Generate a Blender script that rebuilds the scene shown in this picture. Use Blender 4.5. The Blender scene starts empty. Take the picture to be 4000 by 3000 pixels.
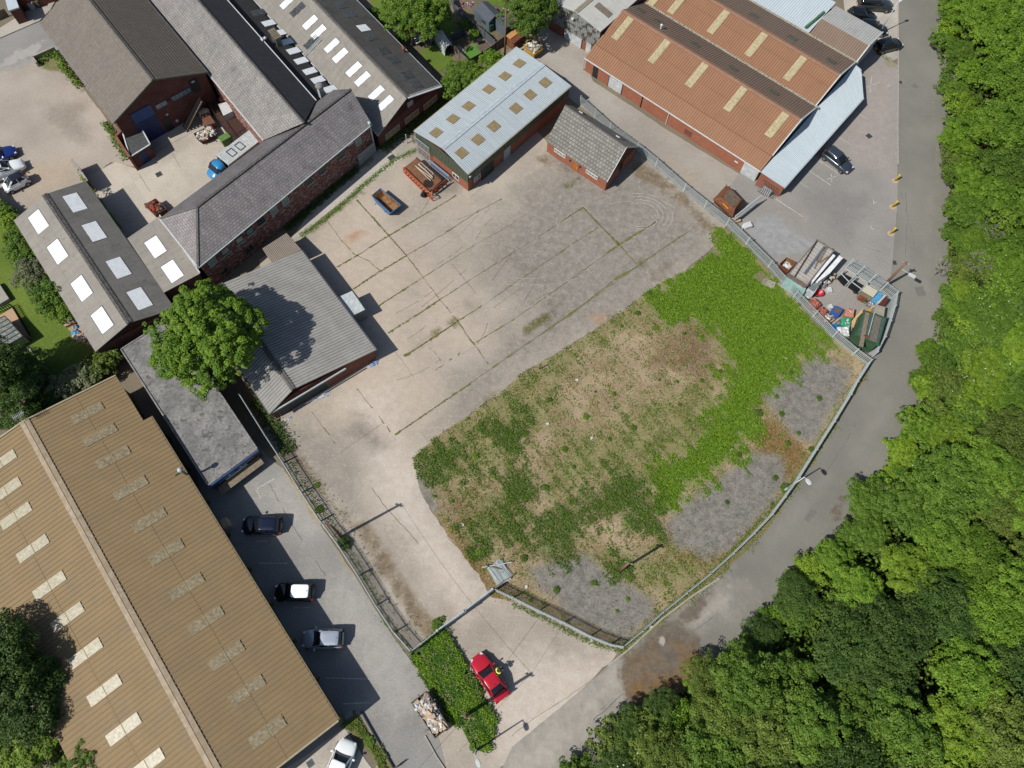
import bpy, bmesh, math, random
import numpy as np
from mathutils import Vector, Matrix
from mathutils.geometry import delaunay_2d_cdt
random.seed(7); rng=np.random.default_rng(7)
scene=bpy.context.scene; COL=scene.collection
# ---------------------------------------------------------------- camera, sky, sun, exposure
FPX,H=2773.,70.; NAD=(-88.,1170.)
_up=-Vector((NAD[0],-NAD[1],-FPX)).normalized()
_fw=Vector((0,0,-1)); _Y=(_fw-_up*_fw.dot(_up)).normalized(); _X=_Y.cross(_up)
RM=Matrix((_X,_Y,_up))            # camera space -> world
cam_d=bpy.data.cameras.new('camera'); cam=bpy.data.objects.new('camera',cam_d); COL.objects.link(cam)
cam_d.sensor_width=36; cam_d.lens=FPX/4000*36; cam_d.clip_end=2000; cam_d.clip_start=.5
cam.matrix_world=Matrix.Translation((0,0,H))@RM.to_4x4(); scene.camera=cam
SUN_EL=math.radians(46.5); SUN_AZ=math.radians(34.2+180)   # where the sun stands; shadows run to +34 deg
w=bpy.data.worlds.new('World'); scene.world=w; w.use_nodes=True
sk=w.node_tree.nodes.new('ShaderNodeTexSky'); sk.sky_type='NISHITA'; sk.sun_disc=False
sk.sun_elevation=SUN_EL; sk.sun_rotation=math.radians(90)-SUN_AZ
w.node_tree.links.new(sk.outputs[0],w.node_tree.nodes['Background'].inputs[0]); w.node_tree.nodes['Background'].inputs[1].default_value=.072
sd=bpy.data.lights.new('sun','SUN'); sd.energy=4.2; sd.angle=math.radians(.53); sd.color=(1,.965,.91)
so=bpy.data.objects.new('sun',sd); COL.objects.link(so)
so.rotation_euler=Vector((math.cos(SUN_AZ)*math.cos(SUN_EL),math.sin(SUN_AZ)*math.cos(SUN_EL),math.sin(SUN_EL))).to_track_quat('Z','Y').to_euler()
so.location=(0,0,60)
scene.view_settings.view_transform='Standard'; scene.view_settings.look='None'; scene.view_settings.gamma=1
scene.view_settings.exposure=.45
scene.render.engine='CYCLES'
# ---------------------------------------------------------------- survey helpers: photo pixel + height -> ground position
def G(p,z=0.):
    r=RM@Vector((p[0]-2000,-(p[1]-1500),-FPX)); t=(z-H)/r.z
    return Vector((r.x*t,r.y*t,z))
def k(cr,x,y): return (1000*int(cr[0])+x/2.212,750*int(cr[1])+y/2.212)
def o(x,y): return (x*1.8083,y*1.8083)
def ks(cr,*pts): return [k(cr,*p) for p in pts]
def os_(*pts): return [o(*p) for p in pts]
def q1(x,y): return (3000+x/3.318,920+y/3.318)
def q2(x,y): return (1500+x/4.424,550+y/4.424)
def hit(p,P0,n):
    r=RM@Vector((p[0]-2000,-(p[1]-1500),-FPX)); c=Vector((0,0,H)); t=(P0-c).dot(n)/r.dot(n); return c+r*t
# ---------------------------------------------------------------- object helpers
def tag(ob,label=None,cat=None,group=None,kind=None):
    if label: ob['label']=label
    if cat: ob['category']=cat
    if group: ob['group']=group
    if kind: ob['kind']=kind
    return ob
def thing(name,label,cat,loc=(0,0,0),rz=0,group=None):
    e=bpy.data.objects.new(name,None); COL.objects.link(e); e.location=loc; e.rotation_euler=(0,0,rz); e.empty_display_size=.3
    return tag(e,label,cat,group)
def mk(name,V,F,mats,parent=None,smooth=False,uv=None,local=False,mi=None):
    """one mesh object; V in world coordinates unless local"""
    me=bpy.data.meshes.new(name)
    off=Vector(parent_origin(parent)) if (parent and not local) else Vector((0,0,0))
    me.from_pydata([(v[0]-off[0],v[1]-off[1],v[2]-off[2]) for v in V],[],F)
    for m_ in (mats if isinstance(mats,(list,tuple)) else [mats]): me.materials.append(m_)
    if mi is not None: me.polygons.foreach_set('material_index',mi)
    if uv is not None:
        l=me.uv_layers.new(name='UVMap'); flat=[c for f in uv for p in f for c in p]; l.data.foreach_set('uv',flat)
    if smooth: me.polygons.foreach_set('use_smooth',[True]*len(F))
    ob=bpy.data.objects.new(name,me); COL.objects.link(ob)
    if parent: ob.parent=parent
    return ob
def parent_origin(p):
    v=Vector((0,0,0))
    while p: v+=p.location; p=p.parent
    return v
class MB:
    def __init__(s): s.V=[];s.F=[];s.U=[];s.mi=[];s.cur=0
    def add(s,V,F,U=None):
        b=len(s.V); s.V+=[tuple(v) for v in V]
        for i,f in enumerate(F):
            s.F.append(tuple(b+a for a in f)); s.U.append(U[i] if U else [(0,0)]*len(f)); s.mi.append(s.cur)
    def prism(s,pts,z0,z1=None,ztop=None):
        """vertical prism on pts (xy); uv = metres along the wall"""
        n=len(pts); zt=ztop or [z1]*n
        A=sum(pts[i][0]*pts[(i+1)%n][1]-pts[(i+1)%n][0]*pts[i][1] for i in range(n))
        if A<0: pts=pts[::-1]; zt=zt[::-1]
        V=[(p[0],p[1],z0) for p in pts]+[(p[0],p[1],zt[i]) for i,p in enumerate(pts)]
        F=[];U=[];a=0
        for i in range(n):
            j=(i+1)%n; L=math.hypot(pts[j][0]-pts[i][0],pts[j][1]-pts[i][1])
            F.append((i,j,n+j,n+i)); U.append([(a,z0),(a+L,z0),(a+L,zt[j]),(a,zt[i])]); a+=L
        F.append(tuple(range(n,2*n))); U.append([(p[0],p[1]) for p in pts])
        F.append(tuple(range(n-1,-1,-1))); U.append([(0,0)]*n)
        s.add(V,F,U)
    def box(s,c,ex,ey,ez,sx,sy,sz):
        c=Vector(c); V=[c+ex*(a*sx/2)+ey*(b*sy/2)+ez*(d*sz/2) for a,b,d in [(-1,-1,-1),(1,-1,-1),(1,1,-1),(-1,1,-1),(-1,-1,1),(1,-1,1),(1,1,1),(-1,1,1)]]
        F=[(0,3,2,1),(4,5,6,7),(0,1,5,4),(1,2,6,5),(2,3,7,6),(3,0,4,7)]
        s.add(V,F,[[(0,0),(sx,0),(sx,sy),(0,sy)]]*2+[[(0,0),(sx,0),(sx,sz),(0,sz)]]*4)
    def bx(s,x,y,z,sx,sy,sz,rz=0):
        s.box((x,y,z),Vector((math.cos(rz),math.sin(rz),0)),Vector((-math.sin(rz),math.cos(rz),0)),Vector((0,0,1)),sx,sy,sz)
    def bar(s,a,b,wd,hd=None):
        a=Vector(a);b=Vector(b);d=b-a;L=d.length
        if L<1e-6: return
        d/=L; u=Vector((0,0,1)) if abs(d.z)<.95 else Vector((1,0,0)); e=d.cross(u).normalized(); f=e.cross(d)
        s.box((a+b)/2,d,e,f,L,wd,hd or wd)
    def tube(s,a,b,r0,r1=None,n=8):
        a=Vector(a);b=Vector(b);d=(b-a).normalized(); u=Vector((0,0,1)) if abs(d.z)<.95 else Vector((1,0,0)); e=d.cross(u).normalized(); f=e.cross(d)
        r1=r0 if r1 is None else r1
        V=[a+(e*math.cos(2*math.pi*i/n)+f*math.sin(2*math.pi*i/n))*r0 for i in range(n)]+[b+(e*math.cos(2*math.pi*i/n)+f*math.sin(2*math.pi*i/n))*r1 for i in range(n)]
        s.add(V,[(i,(i+1)%n,n+(i+1)%n,n+i) for i in range(n)]+[tuple(range(n-1,-1,-1)),tuple(range(n,2*n))])
    def lathe(s,c,prof,n=12,sx=1,sy=1,rz=0):
        V=[];F=[];m=len(prof); cr,sr=math.cos(rz),math.sin(rz)
        for r,z in prof:
            for i in range(n):
                a=2*math.pi*i/n; x=r*math.cos(a)*sx; y=r*math.sin(a)*sy; V.append((c[0]+x*cr-y*sr,c[1]+x*sr+y*cr,c[2]+z))
        for j in range(m-1):
            for i in range(n): F.append((j*n+i,j*n+(i+1)%n,(j+1)*n+(i+1)%n,(j+1)*n+i))
        F.append(tuple(range(n-1,-1,-1))); F.append(tuple((m-1)*n+i for i in range(n)))
        s.add(V,F)
    def ob(s,name,m,parent=None,smooth=False,local=False):
        return mk(name,s.V,s.F,m,parent,smooth,s.U,local,s.mi if isinstance(m,(list,tuple)) else None)
# ---------------------------------------------------------------- materials
def lin(c): c/=255.; return c/12.92 if c<=.04045 else ((c+.055)/1.055)**2.4
def S(r,g,b,kx=1.55): return tuple(min(.88,lin(v)/kx) for v in (r,g,b))+(1,)
class NT:
    def __init__(s,name):
        s.m=bpy.data.materials.new(name); s.m.use_nodes=True; s.t=s.m.node_tree; s.b=s.t.nodes['Principled BSDF']; s.tc=s.t.nodes.new('ShaderNodeTexCoord')
    def n(s,ty,ins={},**kw):
        x=s.t.nodes.new('ShaderNode'+ty)
        for a,v in kw.items(): setattr(x,a,v)
        for i,v in ins.items():
            if isinstance(v,bpy.types.NodeSocket): s.t.links.new(v,x.inputs[i])
            else: x.inputs[i].default_value=v
        return x
    def noise(s,scale,detail=5,rough=.55,co=None,dist=0.):
        return s.n('TexNoise',{'Vector':co or s.tc.outputs['Object'],'Scale':scale,'Detail':detail,'Roughness':rough,'Distortion':dist}).outputs['Fac']
    def math(s,op,a,b=0.,c=None,clamp=False):
        d={0:a,1:b}
        if c is not None: d[2]=c
        return s.n('Math',d,operation=op,use_clamp=clamp).outputs[0]
    def ramp(s,x,lo,hi,a=0.,b=1.):
        return s.n('MapRange',{0:x,1:lo,2:hi,3:a,4:b},interpolation_type='SMOOTHSTEP').outputs[0]
    def mix(s,f,a,b,ty='MIX'):
        x=s.n('Mix',{},data_type='RGBA',blend_type=ty)
        for i,v in ((0,f),(6,a),(7,b)):
            if isinstance(v,bpy.types.NodeSocket): s.t.links.new(v,x.inputs[i])
            else: x.inputs[i].default_value=v
        return x.outputs[2]
    def scaled(s,co,v,rz=0): return s.n('Mapping',{'Vector':co,'Scale':v,'Rotation':(0,0,rz)}).outputs[0]
    def fin(s,col,rough=.85,bump=None,bd=.03,metal=0,spec=.3):
        if isinstance(col,bpy.types.NodeSocket): s.t.links.new(col,s.b.inputs['Base Color'])
        else: s.b.inputs['Base Color'].default_value=col
        if isinstance(rough,bpy.types.NodeSocket): s.t.links.new(rough,s.b.inputs['Roughness'])
        else: s.b.inputs['Roughness'].default_value=rough
        s.b.inputs['Metallic'].default_value=metal; s.b.inputs['Specular IOR Level'].default_value=spec
        if bump is not None:
            bn=s.n('Bump',{'Height':bump,'Strength':1.,'Distance':bd}); s.t.links.new(bn.outputs[0],s.b.inputs['Normal'])
        return s.m
def plain(name,c,rough=.6,metal=0,var=.12,sc=3.,spec=.35,c2=None,thr=(.45,.65)):
    t=NT(name); n=t.noise(sc,6); col=t.mix(t.ramp(n,.3,.7),tuple(v*(1-var) for v in c[:3])+(1,),tuple(min(1,v*(1+var)) for v in c[:3])+(1,))
    if c2: col=t.mix(t.ramp(t.noise(sc*1.7,7,.65),*thr),col,c2)
    return t.fin(col,rough,None,metal=metal,spec=spec)
def roofmat(name,c,var=.15,dirt=None,dthr=(.55,.75),speck=None,tile=None,rough=.8,lapcol=None,streak=.5,blotch=None,metal=0,lichen=None,groove=None,lap=None,tk=.85):
    """sheet / tile roof: UV u = metres along the eave, v = metres up the slope"""
    t=NT(name); uv=t.tc.outputs['UV']
    st=t.noise(1.,6,.6,t.scaled(uv,(2.2,.28,1))); bl=t.noise(.35,6,.6,uv); fn=t.noise(9.,3,.6,uv)
    m=t.math('MULTIPLY_ADD',st,streak,t.math('MULTIPLY',bl,1-streak))
    m=t.math('MULTIPLY_ADD',t.math('SUBTRACT',fn,.5),.35,m)
    col=t.mix(t.ramp(m,.3,.7),tuple(v*(1-var) for v in c[:3])+(1,),tuple(min(1,v*(1+var)) for v in c[:3])+(1,))
    if dirt: col=t.mix(t.ramp(t.math('MULTIPLY_ADD',t.noise(.5,7,.65,uv),.6,t.math('MULTIPLY',st,.4)),*dthr),col,dirt)
    if blotch: col=t.mix(t.ramp(t.noise(blotch[1],5,.6,uv,dist=.6),.52,.62),col,blotch[0])
    bump=None
    if tile:
        tw,th=tile; br=t.n('TexBrick',{'Vector':uv,'Color1':(.78,.78,.78,1),'Color2':(1.18,1.18,1.18,1),'Mortar':(.35,.35,.35,1),'Scale':1.,'Mortar Size':.022,'Brick Width':tw,'Row Height':th,'Bias':0.})
        col=t.mix(tk,col,br.outputs['Color'],'MULTIPLY'); bump=br.outputs['Fac']
        bump=t.math('SUBTRACT',1.,bump)
    if speck: col=t.mix(t.ramp(t.noise(4.5,2,.5,uv),.68,.74),col,speck)
    sx=t.n('SeparateXYZ',{0:uv}).outputs
    if groove:  # dark lines: dirt in troughs; on trapezoid sheets also shade painted beside ribs
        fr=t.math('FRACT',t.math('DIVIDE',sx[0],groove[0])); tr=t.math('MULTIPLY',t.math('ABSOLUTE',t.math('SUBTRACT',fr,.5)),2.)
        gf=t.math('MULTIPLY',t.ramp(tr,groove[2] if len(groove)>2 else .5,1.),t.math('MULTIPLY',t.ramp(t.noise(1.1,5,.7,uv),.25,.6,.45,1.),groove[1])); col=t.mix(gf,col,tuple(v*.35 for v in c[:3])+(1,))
    if lap:
        fr=t.math('FRACT',t.math('DIVIDE',t.math('ADD',sx[1],t.math('MULTIPLY',t.math('FLOOR',t.math('DIVIDE',sx[0],lap*4.)),0.)),lap)); tr=t.math('MULTIPLY',t.math('ABSOLUTE',t.math('SUBTRACT',fr,.5)),2.)
        col=t.mix(t.math('MULTIPLY',t.ramp(tr,.93,1.),.35),col,tuple(v*.5 for v in c[:3])+(1,))
    if lichen: col=t.mix(t.math('MULTIPLY',t.ramp(t.noise(1.8,6,.7,uv),.55,.68),.6),col,lichen)
    return t.fin(col,rough,bump,.03,metal)
def brickmat(name,c,c2=None,white=None):
    t=NT(name); uv=t.tc.outputs['UV']
    br=t.n('TexBrick',{'Vector':uv,'Color1':c,'Color2':tuple(v*.72 for v in c[:3])+(1,),'Mortar':tuple(v*.8+.06 for v in c[:3])+(1,),'Scale':1.,'Mortar Size':.008,'Brick Width':.23,'Row Height':.075})
    col=t.mix(t.ramp(t.noise(.8,6,.6,uv),.35,.7),br.outputs['Color'],c2 or tuple(v*.7 for v in c[:3])+(1,))
    if white: col=t.mix(t.ramp(t.noise(1.,3,.6,t.scaled(uv,(2.1,5.5,1)),dist=.8),.55,.6),col,white)
    return t.fin(col,.9,br.outputs['Fac'],-.008)
def layered(name,base,layers,fine=(7.,.22),rough=.95,grain=None,slab=None,bump=.02,big=(.12,.3)):
    """ground: base (c1,c2); layers = (attribute, c1, c2, edge noise m, feather m, strength)"""
    t=NT(name); P=t.tc.outputs['Object']
    col=t.mix(t.ramp(t.noise(big[0],6,.6),big[1],1-big[1]),base[0],base[1])
    if slab:
        sp=t.scaled(P,(1,1,1),-slab[0]); br=t.n('TexBrick',{'Vector':sp,'Color1':(1-slab[3],)*3+(1,),'Color2':(1+slab[3],)*3+(1,),'Mortar':(.97,.97,.97,1),'Scale':1.,'Mortar Size':.01,'Brick Width':slab[1],'Row Height':slab[2]},offset=0.)
        col=t.mix(.9,col,br.outputs['Color'],'MULTIPLY')
        # faint scuffs running with the bays
        sc=t.noise(1.,5,.7,t.scaled(P,(.35,2.6,1),-slab[0])); col=t.mix(t.math('MULTIPLY',t.ramp(sc,.5,.72),.35),col,tuple(v*1.18 for v in base[1][:3])+(1,))
        sc=t.noise(1.,5,.7,t.scaled(P,(1.1,.25,1),-slab[0]+.5)); col=t.mix(t.math('MULTIPLY',t.ramp(sc,.55,.75),.3),col,tuple(v*.72 for v in base[0][:3])+(1,))
        col=t.mix(t.math('MULTIPLY',t.ramp(t.noise(1.3,4,.6,dist=.8),.62,.70),.2),col,tuple(v*.62 for v in base[0][:3])+(1,))
        col=t.mix(t.math('MULTIPLY',t.ramp(t.noise(3.4,3,.6),.68,.73),.3),col,tuple(v*.55 for v in base[0][:3])+(1,))
        col=t.mix(t.math('MULTIPLY',t.ramp(t.noise(.8,8,.75,t.scaled(P,(1.,1.3,1),.9)),.60,.70),.4),col,tuple(min(.85,v*1.22) for v in base[1][:3])+(1,))
    en=t.math('SUBTRACT',t.noise(.45,7,.68),.5); en2=t.math('SUBTRACT',t.noise(2.2,5,.6),.5)
    for at,c1,c2,amp,fe,stg in layers:
        a=t.n('Attribute',attribute_name=at).outputs['Fac']
        d=t.math('ADD',a,t.math('MULTIPLY',en,amp*3.2)); d=t.math('ADD',d,t.math('MULTIPLY',en2,amp*1.1))
        f=t.math('MULTIPLY',t.ramp(d,-fe,fe),stg)
        lc=t.mix(t.ramp(t.noise(1.3,6,.6),.35,.65),c1,c2); col=t.mix(f,col,lc)
    fn=t.noise(fine[0],4,.7); col=t.mix(1.,col,t.n('MapRange',{0:fn,1:.25,2:.75,3:1-fine[1],4:1+fine[1]}).outputs[0],'MULTIPLY')
    if grain:
        gr=t.noise(grain[0],2,.5,t.scaled(P,(1,1,1),.4),dist=1.5); col=t.mix(t.math('MULTIPLY',t.ramp(gr,.55,.7),grain[2]),col,grain[1])
    return t.fin(col,rough,fn,bump)
# ================================================================ GROUND
def sdf(P,polys):
    best=np.full(len(P),-1e9)
    for poly in polys:
        Q=np.array([tuple(G(p)[:2]) for p in poly]); n=len(Q); d=np.full(len(P),1e9); ins=np.zeros(len(P),bool)
        for i in range(n):
            a,b=Q[i],Q[(i+1)%n]; e=b-a; v=P-a; t=np.clip((v@e)/max(1e-9,e@e),0,1); d=np.minimum(d,np.hypot(*(v-t[:,None]*e).T))
            c=((a[1]>P[:,1])!=(b[1]>P[:,1])); xx=(b[0]-a[0])*(P[:,1]-a[1])/((b[1]-a[1]) if abs(b[1]-a[1])>1e-12 else 1e-12)+a[0]; ins^=c&(P[:,0]<xx)
        best=np.maximum(best,np.where(ins,d,-d))
    return best
def inpoly(P,poly): return sdf(P,[poly])>0
def dense(poly,step,jit,seed=1):
    r=random.Random(seed); out=[]; Q=[G(p) for p in poly]
    for i in range(len(Q)):
        a,b=Q[i],Q[(i+1)%len(Q)]; L=(b-a).length; n=max(1,int(L/step)); nn=Vector((-(b-a).y,(b-a).x,0)).normalized()
        for j in range(n):
            p=a.lerp(b,j/n); s=0 if j==0 else r.uniform(-jit,jit); out.append((p.x+nn.x*s,p.y+nn.y*s))
    return out
def sheet(name,poly,z,mat,res=1.2,jit=.05,layers={},label=None,kind='structure',step=.6,clamp=6.):
    B=dense(poly,step,jit); arr=np.array(B); lo=arr.min(0); hi=arr.max(0); pts=[Vector(p) for p in B]; n=len(B)
    edges=[(i,(i+1)%n) for i in range(n)]
    if res:
        xs=np.arange(lo[0]+res/2,hi[0],res); ys=np.arange(lo[1]+res/2,hi[1],res); XX,YY=np.meshgrid(xs,ys); g=np.stack([XX.ravel(),YY.ravel()],1)+rng.uniform(-.2,.2,(XX.size,2))*res
        d=np.full(len(g),1e9); ins=np.zeros(len(g),bool)
        for i in range(n):
            a,b=arr[i],arr[(i+1)%n]; c=((a[1]>g[:,1])!=(b[1]>g[:,1])); xx=(b[0]-a[0])*(g[:,1]-a[1])/((b[1]-a[1]) or 1e-12)+a[0]; ins^=c&(g[:,0]<xx)
        pts+=[Vector(p) for p in g[ins]]
    r=delaunay_2d_cdt(pts,edges,[],1,1e-4)
    V=[(v.x,v.y,z) for v in r[0]]; F=[tuple(f) for f in r[2]]
    F=[f if (V[f[1]][0]-V[f[0]][0])*(V[f[2]][1]-V[f[0]][1])-(V[f[1]][1]-V[f[0]][1])*(V[f[2]][0]-V[f[0]][0])>0 else f[::-1] for f in F]
    ob=mk(name,V,F,mat); tag(ob,kind=kind)
    if label: ob['label']=label
    P=np.array([v[:2] for v in V])
    for at,polys in layers.items():
        a=ob.data.attributes.new(at,'FLOAT','POINT'); a.data.foreach_set('value',np.clip(sdf(P,polys),-clamp,clamp).astype(np.float32))
    return ob
CONC=(S(176,166,152),S(196,186,172))
# ---- base ground
t_ground=layered('earth',(S(120,112,95),S(140,128,108)),[])
mk('ground',[(-400,-300,-.03),(400,-300,-.03),(400,600,-.03),(-400,600,-.03)],[(0,1,2,3)],t_ground)['kind']='structure'
# ---- concrete yard, continuing into the long track and the entrance apron
yard=os_((560,560),(700,470),(800,395),(905,300),(985,240),(1120,250),(1210,330),(1300,290),(1375,326),(1415,360),(1476,413),(1520,449),(1568,488),(1545,530),(1480,585),(1420,615),(1350,670),(1280,715),(1200,765),(1130,806),(1080,850),(1000,905),(940,945),(895,990),(905,1050),(935,1110),(985,1180),(1035,1240),(1060,1285),(1130,1300),(1230,1350),(1345,1400),(1250,1500),(1150,1600),(1060,1680),(800,1680),(860,1560),(885,1480),(889,1409),(813,1308),(775,1244),(693,1127),(613,1000),(570,930),(610,780),(560,650))
m_yard=layered('yard_concrete',(S(162,152,138),S(188,177,161)),[
 ('grey',S(132,127,118),S(154,147,137),2.2,4.,.9),
 ('pink',S(196,179,160),S(206,190,172),2.,3.,.75),
 ('pale',S(205,192,176),S(216,204,190),1.6,2.2,.85),
 ('dark',S(116,109,100),S(140,132,121),1.1,1.1,.7),
 ('rust',S(178,130,92),S(190,150,115),.5,.7,.7),
 ('soil',S(112,98,78),S(140,122,96),.6,.5,.9),
 ('moss',S(84,90,44),S(114,108,66),.6,.4,.95)],slab=(math.radians(41.8),8.8,4.75,.09),fine=(6.,.15),grain=(3.2,S(210,200,186),.3),bump=.012)
yl={'grey':[os_((1120,420),(1250,330),(1400,360),(1545,480),(1540,560),(1280,715),(1150,780),(1000,890),(960,850),(1150,700),(1050,560)),os_((630,930),(720,960),(760,1100),(700,1060),(640,980))],
 'pink':[os_((700,480),(800,420),(900,560),(870,700),(960,860),(860,930),(740,880),(650,640)),os_((680,850),(760,830),(850,960),(700,900)),os_((900,560),(1000,640),(1060,750),(900,760))],
 'pale':[os_((800,950),(900,1000),(940,1120),(1010,1220),(1060,1290),(1000,1330),(900,1210),(800,1060)),os_((1100,1400),(1250,1420),(1330,1420),(1200,1600),(1080,1640),(1050,1500)),os_((740,870),(830,840),(860,960),(780,900))],
 'dark':[os_((1190,640),(1215,650),(1190,720),(1160,700)),os_((1225,300),(1290,360),(1240,390),(1190,340)),ks('10',(0,0),(1,0),(1,1))+[],ks('12',(300,0),(420,30),(380,100),(310,60)),ks('21',(0,570),(40,600),(20,640),(0,640)),ks('21',(80,650),(170,685),(115,725)),ks('11',(2120,1380),(2212,1340),(2212,1400),(2130,1430)),os_((960,370),(1010,380),(990,420),(950,410)),ks('11',(1830,960),(1900,990),(1880,1010)),ks('12',(850,250),(1150,520),(1000,560),(800,400))],
 'rust':[ks('11',(740,400),(880,330),(940,350),(800,450)),ks('21',(680,1070),(820,1060),(790,1160),(720,1120)),ks('10',(1600,1330),(1660,1350),(1640,1400))],
 'soil':[ks('20',(1050,1380),(1150,1430),(1330,1560),(1480,1659),(1300,1659),(1200,1590),(1020,1500)),ks('21',(1280,0),(1480,0),(1560,110),(1700,250),(1740,330),(1690,370),(1560,180),(1430,80)),ks('21',(1040,590),(1190,580),(1130,630),(1180,700),(1290,760),(1210,760),(1120,660)),ks('21',(1300,610),(1370,620),(1360,650),(1310,640)),ks('21',(1240,640),(1320,690),(1310,720),(1250,660)),ks('21',(840,1040),(920,1040),(930,1080),(760,1160),(820,1090)),
    ks('12',(380,600),(500,760),(680,1040),(720,1090),(860,1200),(940,1200),(1120,1420),(1000,1430),(850,1290),(300,640)),ks('12',(1000,1430),(1130,1440),(1250,1659),(1050,1659)),ks('13',(1150,0),(1300,60),(1430,250),(1560,420),(1500,560),(1350,420),(1250,200)),ks('12',(2010,60),(2100,80),(2050,150),(1990,170)),ks('20',(180,1350),(320,1350),(340,1420),(250,1420)),ks('12',(0,180),(200,330),(330,560),(360,600),(250,680),(150,480))],
 'moss':[ks('21',(95,1180),(180,1120),(300,1035),(350,1050),(345,1100),(220,1180),(150,1225),(100,1215)),ks('21',(1060,600),(1150,590),(1120,650)),ks('11',(1680,1100),(1750,1120),(1740,1160),(1650,1150)),ks('11',(370,380),(520,260),(700,120),(870,0),(940,0),(740,130),(620,240),(440,380)),ks('11',(1280,1420),(1400,1330),(1500,1250),(1600,1140),(1680,1080),(1640,1160),(1560,1240),(1400,1360)),ks('20',(430,1600),(600,1530),(580,1560),(500,1640))]}
yl['dark'].pop(2)
sheet('concrete_yard',yard,0.0,m_yard,.7,.12,yl)
# ---- old passage slab between long building and yard (paler strip)
m_pale=layered('pale_concrete',(S(180,172,160),S(198,190,178)),[('moss',S(80,100,40),S(110,120,60),.7,.3,.85),('dark',S(140,135,126),S(150,142,134),1.5,1.,.6)],slab=(math.radians(41.8),6,5,.08),grain=(3.,S(210,202,190),.3),bump=.01)
sheet('passage_slab',ks('10',(560,1720),(760,1600),(1060,1290),(1120,1240),(1330,1160),(1385,1290),(870,1659),(640,1820),(380,2040),(300,2060)),.005,m_pale,.8,.03,{'moss':[ks('10',(560,1720),(880,1440),(1080,1290),(1040,1360),(700,1640),(420,1900))],'dark':[ks('10',(1330,1160),(1385,1290),(1300,1350),(1200,1220))]})
# ---- rear lane (between small house fence and factory) and factory forecourt
m_lane=layered('lane_concrete',(S(160,152,142),S(176,168,156)),[('dirt',S(168,150,130),S(180,165,145),1.5,1.2,.6),('light',S(182,176,166),S(190,184,174),1.5,1.5,.6)],grain=(3.,S(195,188,178),.25),slab=(math.radians(53),12,5,.04),bump=.01)
sheet('rear_lane',ks('20',(-20,330),(330,200),(700,380),(640,500),(700,700),(1100,960),(1320,1110),(1960,1500),(2100,1600),(2300,1760),(2212,2000),(2090,2060),(1960,1900),(1660,1790),(1480,1655),(1239,1438),(1060,1290),(500,850),(300,560),(0,430)),.004,m_lane,1.,.05,{'dirt':[ks('20',(1300,1350),(1600,1500),(1750,1600),(1500,1600))],'light':[ks('20',(200,350),(600,550),(800,800),(1100,1050),(900,1000),(500,750))]})
m_asph=layered('car_park_asphalt',(S(146,142,136),S(164,159,152)),[('pinkish',S(166,155,147),S(176,166,157),2.,2.,.7),('gravel',S(150,152,152),S(168,168,166),.8,.5,.9),('dark',S(128,126,122),S(138,134,130),1.5,1.2,.6),('moss',S(135,125,85),S(150,138,95),.6,.3,.5)],grain=(4.,S(178,173,166),.2),bump=.008)
sheet('car_park',[k('30',950,450),k('30',1120,560),k('30',1120,1659),k('31',1120,60),k('31',1080,600),k('31',1060,760),k('31',950,900),k('31',600,1150),k('31',0,560),k('21',1900,300),k('21',1760,140),k('20',1960,1500),k('30',0,1380),k('30',700,560),k('30',880,420)],.007,m_asph,1.,.03,
 {'pinkish':[ks('30',(560,1270),(880,560),(1110,600),(1110,1500),(900,1450)),ks('31',(0,80),(300,230),(100,180))],'gravel':[ks('31',(0,180),(400,440),(250,560),(0,520),(-150,300)),ks('21',(2000,250),(2212,230),(2212,600),(2050,330))],'dark':[ks('31',(300,0),(900,0),(700,400))],'moss':[ks('30',(960,480),(1110,560),(1110,600),(1040,580))]})
m_comp=layered('compound_hardstanding',(S(150,144,138),S(172,166,158)),[('moss',S(110,110,60),S(130,125,80),.4,.2,.8)],grain=(4.,S(190,184,176),.3),bump=.01)
sheet('compound_floor',[q1(300,420),q1(860,200),q1(1020,410),q1(1600,810),q1(1400,1560),q1(1300,1560),q1(300,640)],.011,m_comp,.8,.05,{'moss':[[q1(900,520),q1(970,510),q1(960,560),q1(900,550)],[q1(1150,700),q1(1220,690),q1(1180,770)],[q1(1080,1290),q1(1130,1320),q1(1090,1370),q1(1050,1320)]]})
# ---- road
m_road=layered('road_asphalt',(S(127,125,116),S(142,139,129)),[
 ('pale',S(178,170,158),S(192,184,172),2.5,3.,.9),
 ('wet',S(100,91,80),S(120,109,94),.9,.35,.88),('ochre',S(122,90,46),S(138,104,58),1.0,.9,.8),('dry',S(182,174,162),S(186,178,168),.3,.1,.9),('lane',S(152,147,139),S(156,150,142),.8,.8,.5)],grain=(6.,S(165,158,148),.15),bump=.006,fine=(9.,.1))
road=[k('30',1130,-60),k('30',1620,-60),k('30',1620,1659),k('31',1560,0),k('31',1560,900),(3640,1400),(3600,1600),(3500,1800),(3400,1960),(3340,2100),(3190,2200),(3070,2330),(2990,2450),(2880,2540),(2760,2640),(2540,2780),(2420,2880),(2290,2990),(2230,3160),k('13',1900,1850),k('23',-200,1900),k('23',0,1480),k('23',460,1100),k('23',840,770),k('23',1000,640),k('23',1300,370),k('23',1780,0),k('32',0,1230),k('32',400,600),k('32',750,60),k('31',860,1600),k('31',1000,1100),k('31',1060,760),k('31',1110,200),k('30',1130,1400)]
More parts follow.
